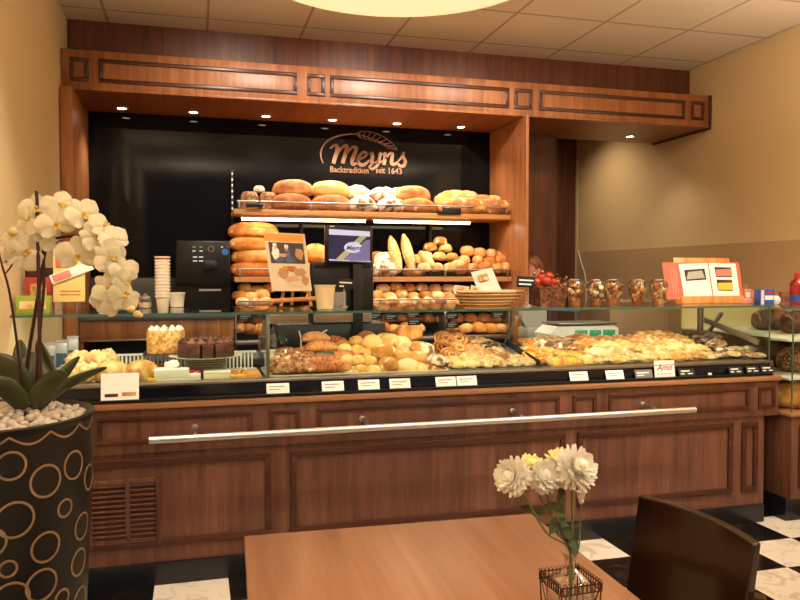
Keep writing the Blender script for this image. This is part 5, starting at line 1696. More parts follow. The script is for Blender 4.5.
# ------------------------------------------------------------------ square basket with tomatoes
crust('dark_wicker', (70, 38, 20), (112, 66, 36), (150, 96, 56), 60, bump=1.5)
Yf_ = 3.86
q0, q1 = at(533, 290, Y=Yf_), at(560, 290, Y=Yf_)
fb = thing('square_basket', 'dark square wicker basket heaped with brown filling and tomatoes', 'basket', ((q0.x + q1.x) / 2, Yf_, ZT))
hw = (q1.x - q0.x) / 2; hz = at(545, 287, Y=Yf_).z - ZT
mb = MB()
for k in range(9):
    z = .006 + (hz - .012) * k / 8; w_ = hw * (.86 + .12 * k / 8)
    mb.tube([(w_, -w_, z), (w_, w_, z), (-w_, w_, z), (-w_, -w_, z)], .0075, 6, closed=True)
mb.box(-hw * .82, hw * .82, -hw * .82, hw * .82, 0, hz * .9)
mb.build('woven_body', 'dark_wicker', fb, world=False)
mb = MB()
for k in range(60):
    a = rnd.uniform(-.95, .95) * hw; c = rnd.uniform(-.95, .95) * hw
    mb.ball((a, c, hz + rnd.uniform(-.004, .012)), .012, 1, nz=.5, seed=k)
st_ = mb.build('nut_filling', 'crust_nutty', fb, world=False); st_['kind'] = 'stuff'
plain('tomato', (180, 52, 30), .18, var=.12, scale=12, coat=.5)
plain('stalk_green', (84, 106, 50), .6)
for i, (px, py, dy, r_, lab) in enumerate(((536.5, 282, -.05, .026, 'tomato at the left front of the square basket'), (546, 281, -.06, .031, 'biggest tomato in the middle front of the square basket'), (554, 282, -.03, .024, 'tomato at the right front of the square basket'), (549, 276, .03, .028, 'tomato behind the biggest one'), (541, 277, .03, .024, 'tomato behind, above the left one'), (542, 272.5, .02, .013, 'tiny reddish tomato on top of the heap'))):
    p = at(px, py, Y=Yf_ + dy)
    t = thing('tomato', lab, 'tomato', p, group='tomatoes in the square basket')
    MB().ball((0, 0, 0), r_, 3, sc=(1, 1, .85)).build('flesh', 'tomato', t, world=False)
    mb = MB()
    for k in range(5):
        a = k * 1.256
        mb.tube([(0, 0, r_ * .83), (math.cos(a) * r_ * .4, math.sin(a) * r_ * .4, r_ * .86)], [.002, .001], 5)
    mb.build('stalk', 'stalk_green', t, world=False)
for i, (px, py) in enumerate(((560, 279), (564, 283), (561, 285))):
    p = at(px, py, Y=Yf_ + .02)
mb = MB()
for k in range(26):
    p = at(rnd.uniform(557, 568), rnd.uniform(274, 288), Y=Yf_ + .03) - Vector((at(563, 300, Y=Yf_ + .03).x, Yf_ + .03, ZT))
    mb.tube([(0, 0, .0), (p.x * .5, .01, p.z * .6), (p.x, p.y, p.z)], [.0015, .0015, .001], 4)
    mb.ball(p, .008, 1, sc=(1, 1, .6), nz=.4, seed=k)
single('dried_sprig', mb, 'crust_seed', 'grey-brown dried sprig between the tomato basket and the first nut cup', 'plant', (at(563, 300, Y=Yf_ + .03).x, Yf_ + .03, ZT))

# ------------------------------------------------------------------ five clear cups of biscuits
plain('foil_lilac', (224, 206, 226), .3, var=.1)
for i, px in enumerate((574.5, 595.5, 613, 637.5, 658.5)):
    wide = (1, 1, 1.18, 1.05, 1)[i]
    p = top(px, 306)
    p.y = 3.80; p.x = at(px, 300, Y=3.80).x
    t = thing('biscuit_cup', 'clear domed cup of brown and yellow biscuits, %s from the left on the glass top' % ORD[i], 'cup', (p.x, 3.80, ZT), group='clear cups of biscuits')
    H_ = at(px, 279, Y=3.80).z - ZT
    r1 = .054 * wide
    MB().lathe((0, 0, 0), [(.030 * wide, 0), (.034 * wide, .006), (.036 * wide, .03), (r1, H_ * .70), (r1 * 1.06, H_ * .71), (r1 * 1.06, H_ * .74)], 28, cap=False).build('cup_wall', 'plastic_clear', t, world=False)
    MB().lathe((0, 0, 0), [(r1 * 1.05, H_ * .74), (r1 * .98, H_ * .86), (r1 * .72, H_ * .96), (r1 * .3, H_)], 28, cap=False).build('dome_lid', 'plastic_clear', t, world=False)
    MB().cyl((0, 0, .002), .030 * wide, .033 * wide, .026, 20).build('red_base', 'crust_roll', t, world=False)
    rr_ = random.Random(i)
    for k in range(36):
        z = .030 + (H_ * .90 - .030) * k / 35
        rmax = (.036 * wide + (r1 - .036 * wide) * min(1, z / (H_ * .7)) - .013) if z < H_ * .78 else r1 * .62
        a = rr_.uniform(0, 2 * PI); q = rmax * rr_.uniform(.35, 1)
        M = Euler((rr_.uniform(0, 3), rr_.uniform(0, 3), 0)).to_matrix()
        MB().ball((q * math.cos(a), q * math.sin(a), z), .0150, 1, M=M, sc=(1.1, 1, .55), nz=.5, seed=k + i).build('biscuit', ('crust_croissant', 'crust_cheese', 'crust_pale', 'crust_nutty')[rr_.randrange(4)], t, world=False)
    MB().lathe((0, 0, 0), [(r1 * .5, H_ * .955), (r1 * .35, H_ * .985), (r1 * .1, H_ * .99)], 16).build('foil_label', 'foil_lilac', t, world=False)

# ------------------------------------------------------------------ recipe book on a wooden stand
Yr = 3.86
bl = at(692, 303, Y=Yr); br = at(744, 303, Y=Yr)
rb = thing('book_stand', 'light wooden book stand on the glass top', 'stand', (at(706, 303, Y=Yr).x, Yr, ZT))
xs0, xs1 = at(678, 300, Y=Yr - .05).x, at(740, 300, Y=Yr - .05).x
MB().box(xs0, xs1, Yr - .07, Yr - .01, ZT + .0005, ZT + .030, .004).build('front_ledge', 'wood_easel', rb)
MB().box(xs0, xs1, Yr - .085, Yr - .072, ZT + .0005, ZT + .045, .003).build('lip', 'wood_easel', rb)
bt = at(674, 260, Y=Yr + .06)
MB().box(at(674, 260, Y=Yr + .06).x, at(730, 262, Y=Yr + .06).x, -.006, .006, 0, .262, .003, Matrix.Translation((0, Yr + .010, ZT + .02)) @ Matrix.Rotation(R(-14), 4, 'X')).build('back_board', 'wood_easel', rb)
plain('book_red', (222, 106, 84), .5, var=.04)
plain('page', (250, 244, 230), .5, var=.01)
book = thing('picture_book', 'open red-edged cake picture book propped on the wooden stand', 'book', (at(700, 300, Y=Yr).x, Yr - .03, ZT + .032))
ang = 12
def bq(px, py, off=0.0):
    # point of the tilted page plane that passes through (Yr-.02, ZT+.03)
    n = Vector((0, -math.cos(R(ang)), math.sin(R(ang)))); P0 = Vector((0, Yr - .028, ZT + .034)) + n * off
    o = Vector((0, 0, EYE)); d = at(px, py, Y=1.0) - o
    return o + d * ((P0 - o).dot(n) / d.dot(n))
def bpoly(name, pts, mat, off=.0, th=.002):
    mb = MB(); A = [mb.bm.verts.new(bq(px, py, off)) for px, py in pts]; B = [mb.bm.verts.new(bq(px, py, off - th)) for px, py in pts]
    mb.bm.faces.new(A); mb.bm.faces.new(B); n = len(A)
    for i in range(n): mb.bm.faces.new((A[i], A[(i + 1) % n], B[(i + 1) % n], B[i]))
    return mb.build(name, mat, book, smooth=False)
bpoly('cover', ((662, 262.5), (739, 262.5), (743.5, 298.5), (667, 299.5)), 'book_red', 0, .004)
bpoly('left_page', ((678.5, 264), (707.5, 263), (712.5, 296), (684, 296.5)), 'page', .006, .005)
bpoly('right_page', ((708.5, 263), (735.5, 263.5), (740, 296), (713.5, 296)), 'page', .006, .005)
plain('print_dark', (60, 42, 36), .5, var=.1)
plain('print_pink', (226, 130, 110), .5, var=.2, scale=60)
plain('print_grey', (170, 170, 160), .5, var=.3, scale=80)
bpoly('cake_picture', ((684, 270), (704.5, 268.5), (706.5, 279.5), (686, 281)), 'print_dark', .0068, .0004)
bpoly('cake_motif', ((688, 272), (702, 270.5), (705, 278), (686.5, 279.5)), 'print_grey', .0074, .0004)
bpoly('cake_picture', ((714.5, 267), (731, 267.5), (732, 277), (716, 277)), 'print_dark', .0068, .0004)
bpoly('cake_motif', ((716, 269.5), (731, 269), (731.5, 276), (716.5, 276)), 'print_pink', .0074, .0004)
bpoly('cake_picture', ((716.5, 279.5), (732, 280), (733, 291), (718, 290.5)), 'print_dark', .0068, .0004)
bpoly('cake_motif', ((718, 283), (732, 282.5), (732.5, 290), (718.5, 289.5)), 'egg_yellow', .0074, .0004)
for k in range(3):
    bpoly('cover_writing', ((670 + k * 2.4, 269), (671 + k * 2.4, 269), (674.5 + k * 2.4, 294), (673.5 + k * 2.4, 294)), 'card_rose', .0006, .0004)

# ------------------------------------------------------------------ things at the right end of the glass top
plain('pink_box', (226, 150, 130), .5, var=.08)
plain('tin_blue', (50, 84, 170), .35, var=.3, scale=60)
plain('bottle_red', (150, 24, 26), .15, var=.4, scale=40, coat=.6)
plain('cap_red', (206, 40, 44), .4)
def boxy(px, w_, h_, d_, mt, lab, Y=3.86, z0=0, strip=None, nm='small_box', cat='box'):
    x = at(px, 300, Y=Y).x
    t = thing(nm, lab, cat, (x, Y, ZT + z0))
    MB().box(-w_ / 2, w_ / 2, -d_ / 2, d_ / 2, 0, h_, .003).build('carton', mt, t, world=False)
    MB().box(-w_ / 2 + .006, w_ / 2 - .006, -d_ / 2 - .0012, -d_ / 2, h_ * .35, h_ * .75).build('label_print', strip or 'paper_white', t, world=False)
    return t
XE = at(769, 300, Y=3.86).x
boxy(746, .050, .080, .04, 'pink_box', 'small pink box right of the picture book', Y=3.95)
boxy(745, .08, .028, .07, 'pink_box', 'flat pink packet lying in front of the small pink box', Y=3.80, strip='card_rose', nm='flat_packet', cat='packet')
mb = MB()
for k in range(5): mb.tube([(0, 0, .0), ((k - 2) * .008, 0, .11)], .0018, 5)
single('toothpicks', mb, 'wood_easel', 'few pale wooden sticks standing behind the small pink box', 'sticks', (at(745, 300, Y=4.02).x, 4.02, ZT), group=None)
# tall console shelf right of the case carries these
rs = thing('bread_display_unit', 'low wooden unit with a glass front and dark loaves at the right wall', 'display unit', (3.55, 3.45, 0))
RX0, RX1, RY0, RY1 = 3.215, 3.862, 3.425, 4.45
MB().box(RX0, RX1, RY0 + .03, RY1, 0, .13).build('kickboard', 'kick_black', rs)
MB().box(RX0, RX1, RY0, RY1, .13, .60, .004).build('body', 'wood_counter', rs)
MB().box(RX0 - .012, RX1, RY0 - .012, RY1, .60, .622, .003).build('edge_board', 'wood_edge', rs)
frame_moulding(MB(), RX0 + .05, RX1 - .04, .19, .55, RY0, .022, .010).build('panel_moulding', 'wood_moulding', rs)
MB().box(RX0 + .003, RX0 + .008, RY0 + .01, RY1, .622, 1.205).build('side_glass', 'clear_glass', rs)
MB().box(RX0 + .008, RX1, RY0 + .004, RY0 + .009, .622, 1.205).build('front_glass', 'clear_glass', rs)
MB().box(RX0 + .001, RX0 + .007, RY0 + .001, RY0 + .007, .622, 1.205).build('corner_edge', 'glass_edge', rs)
MB().box(3.142, RX1, RY0 + .004, 4.14, 1.206, 1.216).build('top_glass', 'clear_glass', rs)
MB().box(3.142, RX1, RY0 + .001, RY0 + .004, 1.205, 1.217).build('front_edge', 'glass_edge', rs)
MB().box(RX0 + .01, RX1, 3.46, RY1, 1.018, 1.030).build('shelf_board', 'cup_white', rs)
MB().box(RX0 + .01, RX1, 3.46, RY1, .800, .812).build('shelf_board', 'cup_white', rs)
MB().box(RX0 + .01, RX1, RY1 - .02, RY1, .622, 1.20).build('back_panel', 'wall_right_cream', rs)
proto('big_loaf', loaf_mesh, .30, .19, .155, 41, sq=2.5, nz=.05)
def cutloaf(x, y, z, lab, rz=0, sc=1.0, mt='crust_dark_loaf', top_mt=None, cut=True):
    t = thing('dark_loaf', lab, 'bread', (x, y, z), (0, 0, rz), group='loaves in the right display unit')
    mk = 'big_loaf|' + mt
    if mk not in MESHES:
        m2 = MESHES['big_loaf'].copy(); m2.materials.clear(); m2.materials.append(MATS[mt]); MESHES[mk] = m2
    o = bpy.data.objects.new('crust', MESHES[mk]); COL.objects.link(o); o.parent = t; o.scale = (sc, sc, sc)
    if cut:
        MB().lathe((-.118 * sc, 0, .072 * sc), [(.058 * sc, -.012), (.060 * sc, .0), (.02, .001)], 28, M=None, axis='X').build('cut_face', 'crust_cut', t, world=False)
    return t
cutloaf(at(772, 325, Y=4.10).x, 4.10, 1.031, 'big dark loaf on the upper shelf of the right display unit', -.15, .9)
cutloaf(at(798, 325, Y=3.85).x, 3.85, 1.031, 'second dark loaf on the upper shelf, near the right wall', .2, .9)
cutloaf(at(776, 358, Y=3.95).x, 3.95, .813, 'big dark loaf on the middle shelf, nearest the glass corner', -.3, 1.05, 'crust_dark_loaf')
cutloaf(at(800, 358, Y=3.70).x, 3.70, .813, 'loaf with a pale grainy top on the middle shelf', .1, 1.0, 'crust_seed')
cutloaf(3.38, 3.56, .623, 'golden loaf on the bottom at the glass corner', -.4, 1.0, 'crust_gold')
cutloaf(3.66, 3.58, .623, 'golden loaf with a cut pale face on the bottom, by the wall', .3, 1.05, 'crust_orange')
ZR = 1.2165
def onR(px, Y): return at(px, 300, Y=Y).x
t = thing('blue_tin', 'blue and white tin with a red stripe, right of the pink boxes', 'tin', (onR(764, 3.72), 3.72, ZR))
MB().box(-.048, .048, -.03, .03, 0, .092, .004).build('can_body', 'tin_blue', t, world=False)
MB().box(-.020, .040, -.0312, -.03, .030, .056).build('label_print', 'paper_white', t, world=False)
MB().box(-.048, -.026, -.0310, -.03, .004, .088).build('side_print', 'foil_lilac', t, world=False)
MB().box(-.010, .036, -.0312, -.03, .066, .078).build('red_stripe', 'cap_red', t, world=False)
t = thing('tea_carton', 'pale pink and red carton behind the blue tin', 'box', (onR(757, 3.86), 3.87, ZT), (0, 0, .3))
MB().box(-.030, .030, -.02, .02, 0, .075, .003).build('carton', 'pink_box', t, world=False)
MB().box(-.02, .02, -.0212, -.02, .012, .05).build('label_print', 'cap_red', t, world=False)
t = thing('white_egg', 'white egg-shaped ornament beside the blue tin', 'ornament', (onR(776, 3.74), 3.74, ZR))
MB().lathe((0, 0, 0), [(.002, 0), (.018, .004), (.027, .02), (.026, .034), (.017, .048), (.002, .054)], 24).build('shell', 'paper_white', t, world=False)
t = thing('clear_tumbler', 'low clear tumbler between the blue tin and the red bottle', 'glass', (onR(785, 3.78), 3.78, ZR))
MB().lathe((0, 0, 0), [(.028, 0), (.032, .004), (.034, .075), (.032, .075), (.030, .008)], 24, cap=False).build('tumbler_wall', 'plastic_clear', t, world=False)
MB().cyl((0, 0, .003), .026, .028, .05, 20).build('pink_filling', 'card_rose', t, world=False)
t = thing('syrup_bottle', 'dark red bottle with a red cap at the right edge of the photo', 'bottle', (onR(798, 3.62), 3.62, ZR))
MB().lathe((0, 0, 0), [(.042, 0), (.047, .004), (.047, .085), (.044, .10), (.046, .115), (.042, .135), (.020, .158), (.018, .162)], 32).build('bottle_body', 'bottle_red', t, world=False)
MB().lathe((0, 0, 0), [(.0477, .02), (.0477, .06)], 32, cap=False).build('bottle_label', 'tin_blue', t, world=False)
MB().lathe((0, 0, 0), [(.020, .160), (.022, .162), (.022, .186), (.018, .190)], 24).build('cap', 'cap_red', t, world=False)

# ------------------------------------------------------------------ scale and grey things behind the right section
ys = 4.24
sx0, sx1 = at(548, 335, Y=ys).x, at(619, 335, Y=ys).x
zb_, zt_ = .9405, at(590, 324, Y=ys).z
scl = thing('counter_scale', 'white shop scale with three green displays and a steel pan', 'scale', ((sx0 + sx1) / 2, ys, .9405))
mb = MB()
pf = [(sx0 + .02, zb_), (sx1, zb_), (sx1 - .005, zt_ - .03), (sx1 - .03, zt_ - .012), (sx0 + .07, zt_ - .012), (sx0 + .012, zt_ - .06)]
lo = [mb.bm.verts.new((x, ys, z)) for x, z in pf]; hi = [mb.bm.verts.new((x, ys + .22, z)) for x, z in pf]
mb.bm.faces.new(lo); mb.bm.faces.new(hi)
for k in range(len(pf)): mb.bm.faces.new((lo[k], lo[(k + 1) % len(pf)], hi[(k + 1) % len(pf)], hi[k]))
mb.build('body', 'white_plastic', scl, smooth=False)
MB().box(sx0 + .07, sx1 - .02, ys - .01, ys + .23, zt_ - .004, zt_ + .008, .003).build('pan', 'steel_dull', scl)
MB().box(sx0 + .12, sx1 - .08, ys + .06, ys + .16, zt_ - .013, zt_ - .004).build('pan_support', 'grey_plastic', scl)
plain('lcd_green', (60, 150, 110), .3, emis=(50, 150, 105), es=.15)
for (a, b2) in ((575, 587.5), (589.5, 601), (603, 615)):
    x0, x1 = at(a, 332, Y=ys).x, at(b2, 332, Y=ys).x
    MB().box(x0, x1, ys - .003, ys + .001, at(590, 336, Y=ys).z, at(590, 330, Y=ys).z, .001).build('display', 'lcd_green', scl)
# grey cabinet behind
plain('beige_grey', (150, 124, 98), .5, var=.03)
gx0, gx1 = at(610, 330, Y=4.9).x, at(668, 330, Y=4.9).x
gc = thing('grey_cabinet', 'plain brownish grey cabinet behind the scale on the staff side', 'cabinet', ((gx0 + gx1) / 2, 5.0, 0))
MB().box(gx0, gx1, 4.9, 5.25, .06, 1.20, .004).build('body', 'beige_grey', gc)
MB().box(gx0 + .01, gx1 - .01, 4.92, 5.24, 0, .06).build('plinth', 'black_matte', gc)
MB().box(gx0 + .01, gx0 + .02, 4.895, 4.9, .7, .9, .002).build('handle', 'steel_dull', gc)
# slicing machine: grey head with dark arms above the scale
sm = thing('slicing_machine', 'grey slicing machine partly hidden behind the slanted strut', 'machine', (at(545, 320, Y=4.62).x, 4.62, 0))
mx = sm.location.x
MB().box(mx - .06, mx + .10, 4.56, 4.74, 0, .96, .01).build('stand_column', 'grey_dark', sm)
MB().box(mx - .16, mx + .12, 4.55, 4.72, .96, 1.04, .015).build('base', 'grey_plastic', sm)
MB().cyl((mx - .08, 4.60, 1.12), .10, .10, .05, 32, axis='Y').build('blade_guard', 'grey_plastic', sm)
MB().box(mx + .0, mx + .03, 4.6, 4.64, 1.03, 1.17, .004).build('arm', 'grey_dark', sm)
MB().box(mx - .02, mx + .26, 4.6, 4.70, 1.155, 1.185, .006, Matrix.Translation((mx, 0, 1.17)) @ Matrix.Rotation(R(4), 4, 'Y') @ Matrix.Translation((-mx, 0, -1.17))).build('carriage', 'photo_blue', sm)
# transparent bag and dome behind tray 1
plain('bag_grey', (140, 120, 110), .3, var=.4, scale=60)
p = at(279, 338, Y=4.23)
t = thing('bread_bag', 'clear plastic bag with dark contents behind the nut croissants', 'bag', (p.x, 4.27, .9405))
MB().ball((0, 0, .075), .085, 4, sc=(1, .7, .85), nz=.35, seed=3, ns=40).build('film', 'plastic_clear', t, world=False)
MB().ball((0, 0, .06), .07, 3, sc=(1, .7, .8), nz=.35, seed=5, ns=40).build('contents', 'bag_grey', t, world=False)
for i, (px, py, px2, py2) in enumerate(((301, 338, 299, 331), (318, 335, 327, 330))):
    a_ = at(px, py, Y=4.04); b_ = at(px2, py2, Y=4.06)
    t = thing('tong_handle', 'white %s tip standing up behind the brown croissants' % ('curved' if i == 0 else 'straight slanted'), 'tongs', a_)
    MB().tube([(0, 0, -.07), (0, 0, 0), b_ - a_], .004, 8).build('grip', 'white_plastic', t, world=False)
# blue-white packs behind the orchid
plain('pack_silver', (206, 204, 214), .3, .3, var=.2, scale=60)
for i, (px, py, h_) in enumerate(((52, 372, .16), (63, 374, .17), (73, 372, .185))):
    p = at(px, py, Y=4.0)
    t = thing('coffee_pack', 'silver and blue coffee pack behind the orchid leaves, %s from the left' % ORD[i], 'pack', (p.x, 4.0 + .03 * i - .05, .8925), group='coffee packs')
    MB().box(-.027, .027, -.02, .02, 0, h_, .006).build('pouch', 'pack_silver', t, world=False)
    MB().box(-.024, .024, -.0212, -.02, h_ * .3, h_ * .7).build('label_print', 'photo_blue', t, world=False)
    MB().box(-.027, .027, -.003, .003, h_, h_ + .014).build('seal', 'pack_silver', t, world=False)

# white cable on the wall by the passage
pts = [at(px, py, X=XR - .012) for px, py in ((578.5, 251), (581, 262), (585, 275), (586, 292), (586, 304))]
cb = MB().tube(smooth_path(pts, 5), .006, 6)
mark(cb.build('cable', 'white_plastic'), 'thin white cable hanging on the cream wall beside the passage', 'cable')

# ------------------------------------------------------------------ dining table
TW = R(-2.2)
tb = thing('dining_table', 'light walnut rectangular table in the foreground', 'table', (.482, 1.40, 0), (0, 0, TW))
HX, HYN, HYF = .388, .75, .485
mb = MB().box(-HX, HX, -HYN, HYF, .712, .74, .004)
mb.build('tabletop', 'wood_table', tb, world=False)
MB().box(-.05, .05, -.15, -.05, .03, .70, .004).build('pedestal', 'black_matte', tb, world=False)
MB().box(-.27, .27, -.37, .17, 0, .03, .006).build('foot_plate', 'black_matte', tb, world=False)
MB().box(-.2, .2, -.3, .1, .70, .7115).build('mounting_plate', 'black_matte', tb, world=False)

# ------------------------------------------------------------------ chair: curved back faces the table
CX, CY = 1.021, 1.395
chr_ = thing('dining_chair', 'dark glossy brown chair with a curved solid back at the table', 'chair', (CX, CY, 0), (0, 0, R(5.7)))
HB, ZL = .174, .53


def backfn(off):
    def f(u, v):
        y = (u - .5) * 2 * HB
        x = .05 - 0.075 * (1 - (y / HB) ** 2) * -1 - .05
        x = .022 * (1 - (y / HB) ** 2)             # bulges away from the table in the middle
        ztop = .864 + .006 * (1 - (y / HB) ** 2)
        z = ZL + (ztop - ZL) * v
        return Vector((x + off + .05 * (v - .5), y, z))
    return f


mb = MB()
nu, nv = 25, 12
fa, fb_ = backfn(0), backfn(.022)
A = [[mb.bm.verts.new(fa(i / (nu - 1), j / (nv - 1))) for i in range(nu)] for j in range(nv)]
B = [[mb.bm.verts.new(fb_(i / (nu - 1), j / (nv - 1))) for i in range(nu)] for j in range(nv)]
for G in (A, B):
    for j in range(nv - 1):
        for i in range(nu - 1): mb.bm.faces.new((G[j][i], G[j][i + 1], G[j + 1][i + 1], G[j + 1][i]))
for i in range(nu - 1):
    mb.bm.faces.new((A[0][i], A[0][i + 1], B[0][i + 1], B[0][i])); mb.bm.faces.new((A[-1][i], A[-1][i + 1], B[-1][i + 1], B[-1][i]))
for j in range(nv - 1):
    mb.bm.faces.new((A[j][0], A[j + 1][0], B[j + 1][0], B[j][0])); mb.bm.faces.new((A[j][-1], A[j + 1][-1], B[j + 1][-1], B[j][-1]))
bo = mb.build('backrest', 'wood_chair', chr_, world=False)
bv = bo.modifiers.new('bevel', 'BEVEL'); bv.width = .004; bv.segments = 2; bv.limit_method = 'ANGLE'
MB().box(-.40, .0, -.20, .20, .43, .47, .015).build('seat', 'wood_chair', chr_, world=False)
for sy in (-1, 1):
    MB().tube(smooth_path([(.045, sy * .172, 0), (.012, sy * .172, .25), (.0, sy * .172, .45), (.025, sy * .174, .62), (.035, sy * .174, .76)], 5), .018, 10).build('rear_leg', 'wood_chair', chr_, world=False)
    MB().tube([(-.385, sy * .18, 0), (-.37, sy * .18, .43)], [.014, .019], 10).build('front_leg', 'wood_chair', chr_, world=False)
    MB().box(-.37, .0, sy * .18 - .010, sy * .18 + .010, .38, .43, .003).build('side_rail', 'wood_chair', chr_, world=False)

# ------------------------------------------------------------------ vase in a wire holder
VX, VY = at(570, 575, Z=.84).x, at(570, 575, Z=.84).y
VY -= .0
holder = thing('wire_holder', 'rusty square wire holder around the glass vase', 'wire holder', (VX, VY, .7405), (0, 0, R(2)))
plain('wire_rust', (70, 44, 30), .5, .6, var=.3)
hs, ht = .041, .095
mb = MB()
for z, s_ in ((.003, hs * .9), (ht, hs), (ht - .014, hs)):
    mb = MB(); mb.tube([(s_, -s_, z), (s_, s_, z), (-s_, s_, z), (-s_, -s_, z)], .0014, 6, closed=True)
    mb.build('ring_wire', 'wire_rust', holder, world=False)
mb = MB()
for (x, y) in ((1, 1), (1, -1), (-1, 1), (-1, -1)):
    mb.tube([(x * hs * .9, y * hs * .9, .003), (x * hs, y * hs, ht)], .0014, 6)
for s_ in (-1, 1):
    for (a, b2) in ((-1, 0), (1, 0)):
        mb.tube([(a * hs, s_ * hs, ht), (0, s_ * hs * .92, .003)], .001, 5)
        mb.tube([(s_ * hs, a * hs, ht), (s_ * hs * .92, 0, .003)], .001, 5)
mb.build('corner_wire', 'wire_rust', holder, world=False)
mb = MB()
for k in range(10):
    t_ = -hs + 2 * hs * (k + .5) / 10
    for s_ in (-1, 1):
        for (fx, fy) in (((t_, s_ * hs), (t_ + .006, s_ * hs)), ((s_ * hs, t_), (s_ * hs, t_ + .006))):
            mb.tube([(fx[0], fx[1], ht - .014), (fx[0], fx[1], ht + .004), ((fx[0] + fy[0]) / 2, (fx[1] + fy[1]) / 2, ht + .007), (fy[0], fy[1], ht + .004), (fy[0], fy[1], ht - .014)], .0008, 4)
sw_ = mb.build('scroll_edging', 'wire_rust', holder, world=False)
sw_['kind'] = 'stuff'
vs_ = thing('glass_vase', 'clear square glass bottle vase standing in the wire holder', 'vase', (VX, VY, .7405))
def sq_ring(mb, s_, z, n=24, pw=4.0):
    out = []
    for k in range(n):
        a = 2 * PI * k / n + R(27); c, s2 = math.cos(a), math.sin(a)
        q = (abs(c) ** pw + abs(s2) ** pw) ** (-1 / pw)
        x, y = s_ * q * c, s_ * q * s2
        out.append(mb.bm.verts.new((x, y, z)))
    return out
mb = MB(); rings = []
for (s_, z, pw) in ((.030, .004, 4), (.037, .006, 5), (.038, .075, 5), (.034, .092, 4), (.020, .104, 3), (.011, .114, 2), (.010, .130, 2), (.016, .142, 2), (.0175, .144, 2)):
    rings.append(sq_ring(mb, s_, z, pw=pw))
for a, b2 in zip(rings, rings[1:]):
    for k in range(24): mb.bm.faces.new((a[k], a[(k + 1) % 24], b2[(k + 1) % 24], b2[k]))
mb.bm.faces.new(rings[0])
glass('vase_glass', (.92, .95, .96), 1.5, 0, 1.6)
mb.build('bottle_wall', 'vase_glass', vs_, world=False)
glass('water', (.93, .95, .96), 1.33)
MB().box(-.034, .034, -.034, .034, .008, .06, .006).build('water', 'water', vs_, world=False)
# chrysanthemums
fl = thing('chrysanthemum_bunch', 'bunch of white and pale yellow chrysanthemums in the glass vase', 'flowers', (VX, VY, .755))
plain('petal_white', (240, 234, 220), .6, var=.05, trans=.2)
plain('petal_yellow', (246, 232, 160), .6, var=.05, trans=.2)
plain('leaf_dark', (58, 72, 34), .5, var=.2)
plain('stem_green', (96, 112, 56), .5, var=.1)
neck = Vector((0, 0, .128))
heads = [(513, 477, .034, 'petal_white', -.02, (-.7, -.5, .3)), (532, 470, .031, 'petal_yellow', .02, (-.1, -.3, .9)), (543, 476, .031, 'petal_white', 0, (-.1, -.6, .3)), (561, 465, .034, 'petal_yellow', .02, (-.1, -.3, .9)), (575, 469, .041, 'petal_white', -.02, (.3, -.8, .5)), (557, 474, .026, 'petal_white', .0, (-.2, -.7, -.2))]
for i, (px, py, r_, mt, dy, dirn) in enumerate(heads):
    c = at(px, py, Y=VY + dy)
    c = c - Vector((VX, VY, .755))
    dirn = Vector(dirn).normalized()
    rot = dirn.to_track_quat('Z', 'Y').to_matrix()
    mb = MB()
    rr_ = random.Random(i)
    for ring, (cnt, el, ln) in enumerate(((20, -28, .95), (22, -10, 1.0), (22, 8, 1.0), (20, 24, .97), (18, 40, .9), (14, 54, .8), (10, 66, .68), (7, 78, .56), (4, 86, .45))):
        for k in range(cnt):
            a = 2 * PI * (k + rr_.random() * .5) / cnt; e = R(el + rr_.uniform(-7, 7)); l_ = r_ * ln * rr_.uniform(.88, 1.08)
            d = Vector((math.cos(a) * math.cos(e), math.sin(a) * math.cos(e), math.sin(e)))
            s_ = Vector((-math.sin(a), math.cos(a), 0)); up_ = d.cross(s_)
            w_ = r_ * .16
            pts = [d * l_ * .1 - s_ * w_ * .4, d * l_ * .1 + s_ * w_ * .4, d * l_ * .62 + s_ * w_ - up_ * -w_ * .3, d * l_ + s_ * w_ * .5 + up_ * -.15 * l_ * -1, d * l_ * 1.06 + up_ * .17 * l_, d * l_ - s_ * w_ * .5 + up_ * .15 * l_, d * l_ * .62 - s_ * w_ + up_ * w_ * .3]
            mb.bm.faces.new([mb.bm.verts.new(rot @ p + c) for p in pts])
    mb.ball(c + dirn * r_ * .35, r_ * .42, 2)
    mb.build('flower_head', mt, fl, world=False, angle=180)
    mb = MB()
    midp = Vector((c.x * .45, c.y * .5, c.z * .55 + .02))
    mb.tube(smooth_path([(0, 0, .01), neck, midp, c - dirn * r_ * .3], 6), .0022, 6)
    mb.build('stem', 'stem_green', fl, world=False)
